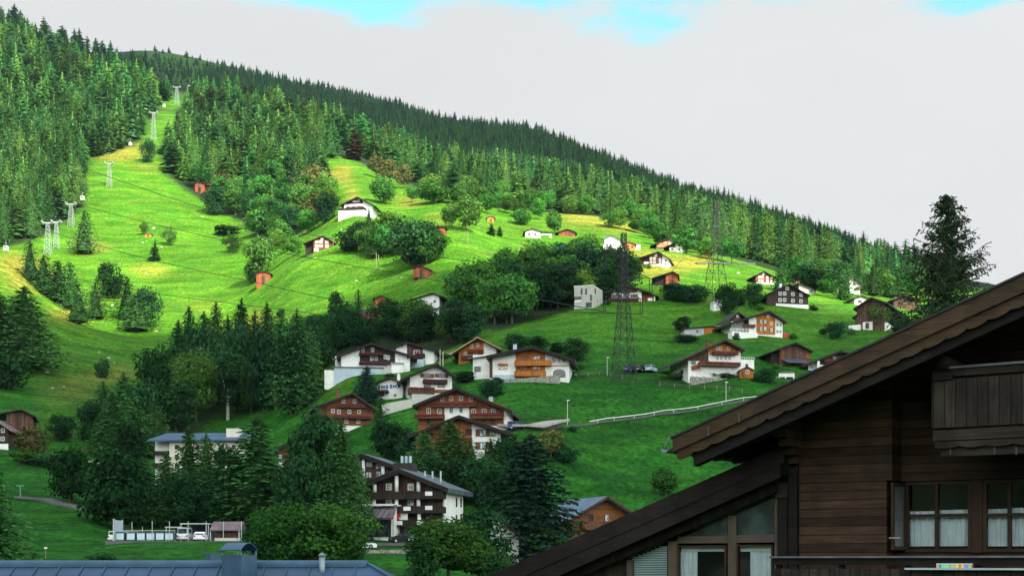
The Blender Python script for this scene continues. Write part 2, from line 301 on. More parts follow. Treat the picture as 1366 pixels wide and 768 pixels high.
YG = np.concatenate([np.arange(-120, 180, 15), np.arange(180, 300, 3.5), np.arange(300, 720, 4), np.arange(720, 1300, 9), np.arange(1300, 3701, 30)]).astype(float)
cols = sorted(PROF); ROW = np.zeros((len(cols), len(YG)))
for k, u in enumerate(cols):
    ys, ps = zip(*PROF[u]); ROW[k] = pchip(ys, ps, np.clip(YG, 180, ys[-1]))
ZG = np.zeros((len(YG), len(UG)))
def near_blend(Y, z180):
    s = np.clip((Y-70)/(180-70), 0, 1); s = s*s*(3-2*s); return NEAR_Z+(z180-NEAR_Z)*s
uc = np.clip(UG, cols[0], cols[-1])
for j, Y in enumerate(YG):
    row = pchip(cols, ROW[:, j], uc)
    k = np.array([1, 2, 3, 2, 1.])/9; row = np.convolve(np.pad(row, 2, mode='edge'), k, 'valid')
    if Y >= 180: ZG[j] = (HPX-row)/FPX*Y
    else: ZG[j] = near_blend(Y, (HPX-row)/FPX*180)
def vnoise(x, y, seed):                                    # smooth value noise on arrays
    rs = np.random.RandomState(seed); tab = rs.rand(256, 256)
    xi = np.floor(x).astype(int); yi = np.floor(y).astype(int); fx = x-xi; fy = y-yi; fx = fx*fx*(3-2*fx); fy = fy*fy*(3-2*fy)
    g = lambda a, b: tab[a % 256, b % 256]
    return (g(xi, yi)*(1-fx)+g(xi+1, yi)*fx)*(1-fy)+(g(xi, yi+1)*(1-fx)+g(xi+1, yi+1)*fx)*fy-.5
YY, UU = np.meshgrid(YG, UG, indexing='ij'); XX = (UU-CX)/FPX*np.maximum(YY, 60.0)
amp = np.clip((YY-215)/250, 0, 1)
ZG += amp*(vnoise(XX/38, YY/30, 1)*2.2+vnoise(XX/14, YY/11, 2)*.9+vnoise(XX/5, YY/3.2, 3)*.45)+np.clip((YY-900)/600, 0, 1)*vnoise(XX/120, YY/120, 4)*14
PYG = HPX-ZG/np.maximum(YY, 1)*FPX
def zat(X, Y):
    u = CX+X/max(Y, 60.0)*FPX
    j = int(np.clip(np.searchsorted(YG, Y)-1, 0, len(YG)-2)); i = int(np.clip(np.searchsorted(UG, u)-1, 0, len(UG)-2))
    a = min(max((Y-YG[j])/(YG[j+1]-YG[j]), 0), 1); b = min(max((u-UG[i])/(UG[i+1]-UG[i]), 0), 1)
    return float((ZG[j, i]*(1-b)+ZG[j, i+1]*b)*(1-a)+(ZG[j+1, i]*(1-b)+ZG[j+1, i+1]*b)*a)
def ground(px, py, ymin=150.0, ymax=3700.0):               # first ground met along the sight line; a point (X, Y, Z)
    i = int(np.clip(np.searchsorted(UG, px)-1, 0, len(UG)-2)); b = min(max((px-UG[i])/(UG[i+1]-UG[i]), 0), 1)
    col = PYG[:, i]*(1-b)+PYG[:, i+1]*b
    idx = np.nonzero((YG >= ymin) & (YG <= ymax) & (col <= py))[0]
    if len(idx) == 0:
        ok = np.nonzero((YG >= ymin) & (YG <= ymax))[0]; j = ok[np.argmin(col[ok])]; Y = YG[j]
    else:
        j = idx[0]
        if j == 0 or YG[j-1] < ymin: Y = max(YG[j], ymin)
        else: Y = YG[j-1]+(YG[j]-YG[j-1])*(col[j-1]-py)/max(col[j-1]-col[j], 1e-6)
    X = (px-CX)/FPX*Y
    return Vector((X, Y, zat(X, Y)))
def inpoly(x, y, poly):
    c = np.zeros(np.shape(x), bool); n = len(poly); j = n-1
    for i in range(n):
        xi, yi = poly[i]; xj, yj = poly[j]
        c ^= ((yi > y) != (yj > y)) & (x < (xj-xi)*(y-yi)/((yj-yi) if yj != yi else 1e-9)+xi); j = i
    return c
# what grows where: dry hay patches (R), upper hay meadow against lush valley grass (G), needle-covered forest floor (B)
def blob(px, py, rx, ry, a): return a*np.exp(-((UU-px)/rx)**2-((PYG-py)/ry)**2)
dry = np.zeros_like(ZG)
for b in [(165,195,40,14,.9),(150,208,28,6,.8),(195,225,28,10,.5),(40,375,45,22,.9),(95,420,40,14,.9),(20,350,30,14,.8),(270,410,50,18,.45),(310,440,30,14,.5),(200,360,40,14,.6),(120,330,40,16,.6),
          (240,275,10,14,.5),(300,255,30,14,.6),(345,425,16,14,.7),(455,232,18,14,1.0),(470,260,12,14,.8),(545,268,26,12,.6),(580,290,26,10,.4),(775,290,40,14,.9),(830,305,40,9,.7),(845,340,60,14,.7),(880,362,50,12,.7),(925,350,30,8,.8),
          (430,500,45,16,.7),(400,520,40,14,.55),(100,520,60,26,.6),(160,500,40,14,.6),(60,560,40,20,.35),(130,600,30,8,.6),(660,440,20,10,.3),(700,300,50,8,.3),(600,475,25,8,.7),(560,478,22,6,.7),(890,640,40,10,.25),(760,650,60,5,.3),(730,610,30,12,.3)]:
    dry += blob(*b)
def scar(pts, w, a):                                         # a strip of rough, uncut growth along a terrace edge
    d = np.full_like(ZG, 1e9)
    for (x0, y0), (x1, y1) in zip(pts, pts[1:]):
        t = np.clip(((UU-x0)*(x1-x0)+(PYG-y0)*(y1-y0))/((x1-x0)**2+(y1-y0)**2), 0, 1); d = np.minimum(d, np.hypot(UU-x0-t*(x1-x0), (PYG-y0-t*(y1-y0))*2.2))
    return a*np.exp(-(d/w)**2)
rough = np.zeros_like(ZG)
for pts, w, a in (([(762,503),(820,499),(880,498),(912,494)],5,.55),([(860,506),(930,512),(1010,517)],5,.5),([(690,562),(760,560),(700,556)],5,.6),([(765,452),(830,447),(900,456)],4,.35),([(800,470),(860,474),(930,466)],5,.3),([(1060,440),(1110,452),(1160,444)],5,.3),([(1085,405),(1130,412),(1170,420)],4,.35),
   ([(215,352),(230,348),(300,340),(340,338)],3,.35),([(75,505),(110,520),(150,530)],6,.35),([(30,470),(100,478),(190,470)],6,.3),([(380,395),(450,400),(540,380)],4,.2),([(735,625),(800,640),(900,628)],6,.25),([(60,735),(200,738),(330,740)],6,.35),([(150,730),(330,731)],5,.4),([(480,737),(545,738)],6,.5),([(930,345),(960,350),(1000,362)],3,.4),([(300,250),(330,300)],5,.3),([(120,270),(150,262),(230,275)],3,.25),([(640,326),(700,331),(780,330)],3,.25)):
    rough = np.maximum(rough, scar(pts, w, a))
upper = 1/(1+np.exp(-(ZG-62)/11))*np.clip((YY-330)/80, 0, 1)
upper = np.maximum(upper, .75*np.exp(-((UU-420)/60)**2-((PYG-510)/32)**2)); upper = np.maximum(upper, .35*np.exp(-((UU-110)/90)**2-((PYG-520)/70)**2))
FOREST = [
 [(-400,330),(0,330),(48,320),(104,282),(112,214),(180,192),(190,172),(208,150),(222,130),(236,118),(160,60),(0,0),(-400,0)],
 [(226,235),(252,256),(300,282),(335,305),(345,325),(385,322),(415,300),(430,280),(440,258),(436,240),(415,210),(400,180),(300,100),(250,115),(238,150),(248,165),(215,200)],
 [(430,206),(470,210),(505,232),(540,244),(565,256),(600,258),(650,276),(740,283),(790,288),(860,296),(880,314),(930,331),(1000,351),(1060,370),(1100,376),(1400,388),(1400,330),(1230,345),(1100,310),(1000,270),(900,240),(800,200),(700,160),(500,120),(400,150)],
 [(200,600),(200,520),(225,470),(240,470),(330,470),(345,500),(300,540),(260,580)],
 [(330,505),(345,470),(440,450),(520,430),(590,408),(630,420),(655,445),(700,430),(760,415),(765,402),(835,400),(840,378),(760,366),(700,366),(640,392),(630,440),(600,470),(520,475),(440,480),(380,510)],
]
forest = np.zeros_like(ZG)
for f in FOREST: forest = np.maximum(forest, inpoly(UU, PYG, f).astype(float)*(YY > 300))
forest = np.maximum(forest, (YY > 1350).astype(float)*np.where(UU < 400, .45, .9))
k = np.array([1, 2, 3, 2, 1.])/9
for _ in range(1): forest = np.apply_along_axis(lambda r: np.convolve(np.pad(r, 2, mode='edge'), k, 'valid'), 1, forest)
def build_terrain():
    nr, nc = ZG.shape
    co = np.stack([XX, YY, ZG], -1).reshape(-1, 3).astype(np.float32)
    a = (np.arange(nr-1)[:, None]*nc+np.arange(nc-1)[None, :]).reshape(-1)
    q = np.stack([a, a+1, a+nc+1, a+nc], 1).astype(np.int32)
    me = bpy.data.meshes.new('ground'); me.vertices.add(len(co)); me.vertices.foreach_set('co', co.ravel())
    me.loops.add(q.size); me.loops.foreach_set('vertex_index', q.ravel()); me.polygons.add(len(q)); me.polygons.foreach_set('loop_start', np.arange(0, q.size, 4, dtype=np.int32))
    me.polygons.foreach_set('use_smooth', np.ones(len(q), bool)); me.update(); me.validate()
    at = me.color_attributes.new('ground', 'FLOAT_COLOR', 'POINT')
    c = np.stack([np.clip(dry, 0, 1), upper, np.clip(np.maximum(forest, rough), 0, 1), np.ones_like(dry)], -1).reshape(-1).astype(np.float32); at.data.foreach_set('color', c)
    me.materials.append(M['grass']); o = bpy.data.objects.new('ground', me); COL.objects.link(o)
    tag(o, 'green alpine meadow slope rising from the valley floor to wooded ridges', 'ground', None, 'structure')
build_terrain()
def ribbon(name, pts, width, mat, lift=.05, label=None, cat=None):   # a path laid on the ground: pts in pixels or world points
    w = [ground(*p) if len(p) == 2 else Vector(p) for p in pts]; line = []
    for a, b in zip(w, w[1:]):
        n = max(2, int((b-a).length/2.5))
        line += [a.lerp(b, i/n) for i in range(n)]
    line.append(w[-1]); mb = MB(); k = 5
    for i, p in enumerate(line):
        d = (line[min(i+1, len(line)-1)]-line[max(i-1, 0)]); d.z = 0; d.normalize(); n = Vector((d.y, -d.x, 0))
        zc = max(zat(p.x+n.x*width*t, p.y+n.y*width*t) for t in (-.5, -.25, 0, .25, .5))+lift
        for s in range(k):
            t = s/(k-1)-.5; mb.v.append((p.x+n.x*width*t, p.y+n.y*width*t, zc))
        for t in (-.5, .5): mb.v.append((p.x+n.x*width*t, p.y+n.y*width*t, zc-.5))
    kk = k+2
    for i in range(len(line)-1):
        for s in range(k-1): mb.f.append((i*kk+s, i*kk+s+1, (i+1)*kk+s+1, (i+1)*kk+s)); mb.m.append(0)
        mb.f.append((i*kk, (i+1)*kk, (i+1)*kk+5, i*kk+5)); mb.m.append(0); mb.f.append((i*kk+4, i*kk+6, (i+1)*kk+6, (i+1)*kk+4)); mb.m.append(0)
    o = mb.build(name, mat); tag(o, label, cat, None, 'structure'); return line
# ---------------------------------------------------------------- wooded valley side behind the viewer
def back_hills():
    V, F = [], []; na, nr = 90, 14; k = 0
    gx, gy = np.meshgrid(np.arange(nr)/2.0, np.arange(na)/3.0); nz = vnoise(gx, gy, 31)
    for i in range(na):
        a = R(108+144*i/(na-1))
        for j in range(nr):
            r = 420+j*60; s = j/(nr-1); z = NEAR_Z-6+(205+60*math.sin(i*.23))*math.sin(min(1, s*1.25)*math.pi*.5)*(1 if s < .8 else 1-(s-.8)*2)+nz[i, j]*30
            V.append((math.sin(a)*r, math.cos(a)*r, z))
    for i in range(na-1):
        for j in range(nr-1): b = i*nr+j; F.append((b, b+1, b+nr+1, b+nr))
    me = bpy.data.meshes.new('hill'); me.from_pydata(V, [], F); me.polygons.foreach_set('use_smooth', [True]*len(F)); me.materials.append(plain('wooded_slope', (.022, .05, .018), .95, .5, .02)); o = bpy.data.objects.new('hill', me); COL.objects.link(o)
    tag(o, 'dark wooded valley side behind the viewer', 'hill', None, 'structure')
back_hills()
# ---------------------------------------------------------------- trees
def mesh_from(name, V, F, mats, mi=None, tint=None):
    me = bpy.data.meshes.new(name); V = np.asarray(V, np.float32); F = np.asarray(F, np.int32)
    me.vertices.add(len(V)); me.vertices.foreach_set('co', V.ravel()); k = F.shape[1]
    me.loops.add(F.size); me.loops.foreach_set('vertex_index', F.ravel()); me.polygons.add(len(F)); me.polygons.foreach_set('loop_start', np.arange(0, F.size, k, dtype=np.int32))
    for m in mats: me.materials.append(m)
    if mi is not None: me.polygons.foreach_set('material_index', np.asarray(mi, np.int32))
    me.update()
    if tint is not None:
        tint = np.asarray(tint, np.float32)
        at = me.color_attributes.new('tint', 'FLOAT_COLOR', 'POINT'); c = np.ones((len(V), 4), np.float32); c[:, :3] = tint if tint.ndim == 2 else tint[:, None]; at.data.foreach_set('color', c.ravel())
    return me
class TB:                                                     # triangles with a tint per vertex
    def __init__(s): s.v = []; s.f = []; s.t = []; s.m = []
    def tri(s, a, b, c, t, m=0):
        n = len(s.v); s.v += [a, b, c]; s.f.append((n, n+1, n+2)); s.t += ([t]*3 if not isinstance(t, tuple) else list(t)); s.m.append(m)
    def cone(s, p, q, r0, r1, n, t, m=0):
        p, q = Vector(p), Vector(q); d = (q-p).normalized(); a = d.orthogonal().normalized(); b = d.cross(a)
        A = [p+(a*math.cos(6.283*i/n)+b*math.sin(6.283*i/n))*r0 for i in range(n)]; B = [q+(a*math.cos(6.283*i/n)+b*math.sin(6.283*i/n))*r1 for i in range(n)]
        for i in range(n):
            j = (i+1) % n; s.tri(A[i], A[j], B[j], t, m)
            if r1 > 1e-4: s.tri(A[i], B[j], B[i], t, m)
    def mesh(s, name, mats): return mesh_from(name, s.v, s.f, mats, s.m, s.t)
def spray(tb, o, d, L, w, droop, rnd, t0, sub=0):
    # one bough: a ridge line from o along d (unit, horizontal) that droops, its two flanks hanging lower, twigs along it
    if sub >= 2:                                              # close trees: many small needle clusters along a drooping bough
        side = Vector((-d.y, d.x, 0)); n = max(3, int(5*sub*L/.1*.55))
        for k in range(n):
            f = ((k+rnd.random())/n)**.75; b = o+d*(L*f)+Vector((0, 0, -droop*L*f*f+.10*L*max(0, f-.7)))+side*(rnd.uniform(-1, 1)*w*(1.15-f)); sg = rnd.choice((-1, 1))
            l = rnd.uniform(.016, .036)*(1.15-.45*f); dd = (d*rnd.uniform(.3, 1.1)+side*sg*rnd.uniform(.1, .9)+Vector((0, 0, rnd.uniform(-1.3, .15)))).normalized(); en = b+dd*l; u = dd.orthogonal().normalized(); u.rotate(Matrix.Rotation(rnd.random()*6.283, 3, dd)); s2 = u*(l*rnd.uniform(.26, .46)); m2 = b+(en-b)*.45
            tk = t0*rnd.uniform(.65, 1.2)*(.75+.45*f); tb.tri(b, m2+s2, en, (tk*.85, tk, tk*1.3)); tb.tri(b, en, m2-s2, (tk*.85, tk*1.3, tk))
        return
    side = Vector((-d.y, d.x, 0)); tip = o+d*L+Vector((0, 0, -droop*L)); mid = o+d*(L*.55)+Vector((0, 0, -droop*L*.35))
    hang = Vector((0, 0, -w*.45)); tt = t0*rnd.uniform(.8, 1.2); tl = tt*1.35
    for sg in (-1, 1):
        e = mid+side*(w*sg)+hang+d*(w*.2)
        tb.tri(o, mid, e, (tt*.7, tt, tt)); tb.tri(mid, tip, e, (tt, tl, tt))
    for k in range(sub):
        f = .25+.7*(k+rnd.random())/sub; b = o.lerp(mid, f/.55) if f < .55 else mid.lerp(tip, (f-.55)/.45)
        for sg in (-1, 1):
            l = w*(1.25-f)*rnd.uniform(.9, 1.6); dd = (d*.75+side*sg).normalized(); en = b+dd*l+Vector((0, 0, -l*rnd.uniform(.25, .7)))
            ww = l*.28; s2 = Vector((-dd.y, dd.x, 0))*ww; m2 = b+(en-b)*.5; tk = t0*rnd.uniform(.7, 1.3)
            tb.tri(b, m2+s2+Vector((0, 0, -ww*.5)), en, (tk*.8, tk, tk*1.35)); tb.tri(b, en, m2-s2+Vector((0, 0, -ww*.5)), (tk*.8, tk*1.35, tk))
def spruce_mesh(name, seed, levels, nb, sub, rad=.17, base=.06, mat='spruce', core=True, ragged=.25, trunk=True, power=.74):
    rnd = random.Random(seed); tb = TB(); lean = Vector((rnd.uniform(-.01, .01), rnd.uniform(-.01, .01), 0))
    asym = rnd.uniform(0, 6.28)
    for i in range(levels):
        f = (i+.3*rnd.random())/levels; z = base+(1-base)*f**.92*.985
        rr = rad*(1-f)**power*(.82+.36*rnd.random())+.006
        if f < .12: rr *= .72+f*2.3
        n = max(3, round(nb*(.55+.6*(1-f)))); a0 = rnd.random()*6.28
        for k in range(n):
            a = a0+6.283*(k+rnd.uniform(-.3, .3))/n; L = rr*rnd.uniform(1-ragged, 1+ragged)*(1+.10*math.cos(a-asym)); d = Vector((math.cos(a), math.sin(a), 0))
            zj = z+rnd.uniform(-.6, .6)*(1-base)/levels; o = Vector((0, 0, min(zj, .985)))+lean*f
            spray(tb, o, d, L, max(.012, L*rnd.uniform(.26, .40)*(1.35 if nb < 8 else 1)), rnd.uniform(.28, .62)*(1-.45*f), rnd, rnd.uniform(.8, 1.18), sub if f < .93 else 0)
    tb.cone((0, 0, .93), (lean.x, lean.y, 1.0), .009, .0, 4, 1.15)
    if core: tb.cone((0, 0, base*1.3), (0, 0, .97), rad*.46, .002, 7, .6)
    crown = tb.mesh(name, [M[mat], M['bark']])
    tr = TB(); tr.cone((0, 0, -.05), (0, 0, .9), .013, .003, 6, 1.0)
    return crown, tr.mesh(name+'_trunk', [M['bark']])
def broad_mesh(name, seed, clumps, leaves, size, mat='leaf', width=.42, zc=.60, zr=.42, trunkh=.28, open_=0.0, trunkmat='bark', forks=6):
    rnd = random.Random(seed); tb = TB(); tr = TB(); cs = []
    for i in range(clumps):
        while True:
            p = Vector((rnd.uniform(-1, 1), rnd.uniform(-1, 1), rnd.uniform(-1, 1)))
            if .30 < p.length < 1: break
        p = p.normalized()*(p.length**.5); k = 1 if p.z < 0 else 1.0
        tap = 1-.35*max(0, p.z)**2-.15*max(0, -p.z)
        c = Vector((p.x*width*.78*tap, p.y*width*.78*tap, zc+p.z*zr*.82)); cs.append((c, rnd.uniform(.16, .27)*width/.42*(1-open_*.3)))
    for c, r in cs:
        t0 = rnd.uniform(.72, 1.25)
        for j in range(leaves):
            while True:
                q = Vector((rnd.uniform(-1, 1), rnd.uniform(-1, 1), rnd.uniform(-1, 1)))
                if q.length < 1: break
            q *= (.55+.45*q.length)/max(q.length, .2) if rnd.random() < .6 else 1
            if q.length > 1: q.normalize()
            p = c+Vector((q.x*r, q.y*r, q.z*r*.72))
            nrm = (q+Vector((rnd.uniform(-.7, .7), rnd.uniform(-.7, .7), rnd.uniform(-.3, .9)))).normalized(); a = nrm.orthogonal().normalized(); a.rotate(Matrix.Rotation(rnd.random()*6.28, 3, nrm)); b = nrm.cross(a)
            s = size*rnd.uniform(.6, 1.35); tt = t0*rnd.uniform(.78, 1.22)
            tb.tri(p+a*s, p-a*s*.5+b*s*.75, p-a*s*.5-b*s*.75, tt); 
            if rnd.random() < .7: tb.tri(p+a*s*.6+nrm*s*.3, p-a*s*.9+b*s*.3+nrm*s*.3, p-b*s*.9-a*s*.2, tt*1.1)
    tr.cone((0, 0, -.06), (0, 0, trunkh+.1), .022, .014, 7, 1); 
    for c, r in rnd.sample(cs, min(forks, len(cs))): tr.cone((0, 0, trunkh*rnd.uniform(.8, 1.3)), c, .011, .003, 5, 1)
    return tb.mesh(name, [M[mat], M['bark']]), tr.mesh(name+'_trunk', [M[trunkmat]])
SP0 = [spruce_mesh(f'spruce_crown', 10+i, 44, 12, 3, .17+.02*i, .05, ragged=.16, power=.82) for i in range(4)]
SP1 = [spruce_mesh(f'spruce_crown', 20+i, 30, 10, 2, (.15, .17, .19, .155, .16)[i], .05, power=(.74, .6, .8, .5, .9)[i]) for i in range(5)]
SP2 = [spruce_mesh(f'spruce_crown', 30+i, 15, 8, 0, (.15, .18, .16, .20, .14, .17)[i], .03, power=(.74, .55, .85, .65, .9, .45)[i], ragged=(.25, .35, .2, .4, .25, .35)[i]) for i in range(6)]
SPL = [spruce_mesh('larch_crown', 140+i, 30, 10, 2, (.15, .17, .18)[i], .05, 'sunlit_larch', power=(.7, .55, .8)[i]) for i in range(3)]
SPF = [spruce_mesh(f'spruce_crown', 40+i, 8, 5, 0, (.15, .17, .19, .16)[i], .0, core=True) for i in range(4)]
BR0 = [broad_mesh('broad_crown', 50+i, 36, 210, .021, 'leaf', .40+.04*i) for i in range(3)]
BR1 = [broad_mesh('broad_crown', 60+i, 22, 100, .033, 'leaf', (.36, .42, .48, .40)[i]) for i in range(4)]
BD1 = [broad_mesh('dark_crown', 70+i, 24, 105, .032, 'leafdark', (.38, .44, .48)[i], .55, .46, .2) for i in range(3)]
BL1 = [broad_mesh('light_crown', 80+i, 22, 95, .033, 'leaflight', (.38, .46)[i]) for i in range(2)]
BRR = [broad_mesh('russet_crown', 85+i, 18, 50, .040, 'leafrusset', (.36, .44)[i]) for i in range(2)]
BU1 = [broad_mesh('bush_leaves', 90+i, 14, 70, .06, ('leafdark', 'leaf')[i % 2], .55, .45, .5, .1) for i in range(4)]
BI0 = [broad_mesh('birch_crown', 95+i, 34, 150, .020, 'leafdark', .30, .62, .40, .35, .3, 'birchbark', 5) for i in range(2)]
BLS = [spruce_mesh('blue_spruce_crown', 99+i, 38, 13, 4, .22, .03, 'bluespruce', ragged=.25) for i in range(2)]
DEAD = [spruce_mesh('dead_spruce_crown', 105, 20, 6, 1, .15, .1, 'deadneedle', False)]
KIND = {'S': (SP0, SP1, SP2), 'K': (BLS, BLS, BLS), 'B': (BR0, BR1, BR1), 'D': (BD1, BD1, BD1), 'L': (BL1, BL1, BL1), 'R': (BRR, BRR, BRR), 'U': (BU1, BU1, BU1), 'W': (BI0, BI0, BI0), 'X': (DEAD, DEAD, DEAD), 'Y': (SPL, SPL, SPL)}
NAMES = {'S': ('spruce_tree', 'tree'), 'K': ('blue_spruce', 'tree'), 'B': ('broadleaf_tree', 'tree'), 'D': ('broadleaf_tree', 'tree'), 'L': ('broadleaf_tree', 'tree'), 'R': ('broadleaf_tree', 'tree'), 'U': ('bush', 'bush'), 'W': ('birch_tree', 'tree'), 'X': ('dead_spruce', 'tree'), 'Y': ('larch_tree', 'tree')}
BASEW = {}
def mesh_width(me):
    if me.name not in BASEW:
        a = np.empty(len(me.vertices)*3, np.float32); me.vertices.foreach_get('co', a); a = a.reshape(-1, 3); BASEW[me.name] = max(np.percentile(np.abs(a[:, 0]), 97), np.percentile(np.abs(a[:, 1]), 97))*2
    return BASEW[me.name]
trng = random.Random(7); NTREE = {'S': 0}
def put_tree(kind, loc, h, w, label, group=None, parts=True, lod=None):
    hp = h/loc.y*FPX
    if lod is None: lod = 0 if hp > 75 else (1 if hp > 36 else 2)
    crown, trunk = trng.choice(KIND[kind][lod]); nm, cat = NAMES[kind]; NTREE[kind] = NTREE.get(kind, 0)+1
    sx = w*(1.3 if kind in 'SYK' and lod < 2 and parts else 1)/mesh_width(crown); rz = trng.random()*6.28
    if parts:
        r = empty(nm, loc-Vector((0, 0, .15)), rz); r.scale = (sx, sx, h)
        c = bpy.data.objects.new('crown', crown); COL.objects.link(c); c.parent = r
        t = bpy.data.objects.new('trunk', trunk); COL.objects.link(t); t.parent = r
    else:
        r = bpy.data.objects.new(nm, crown); COL.objects.link(r); r.location = loc-Vector((0, 0, .15)); r.scale = (sx, sx, h); r.rotation_euler = (0, 0, rz)
    tag(r, label, cat, group); return r
def tree_px(kind, px, base, top, wpx, label, group=None, ymin=150, Y=None):
    g = ground(px, base, ymin) if Y is None else Vector(((px-CX)/FPX*Y, Y, zat((px-CX)/FPX*Y, Y)))
    zt = (HPX-top)/FPX*g.y; h = max(1.0, zt-g.z)
    return put_tree(kind, g, h, wpx*g.y/FPX, label, group, parts=(base-top) > 24)
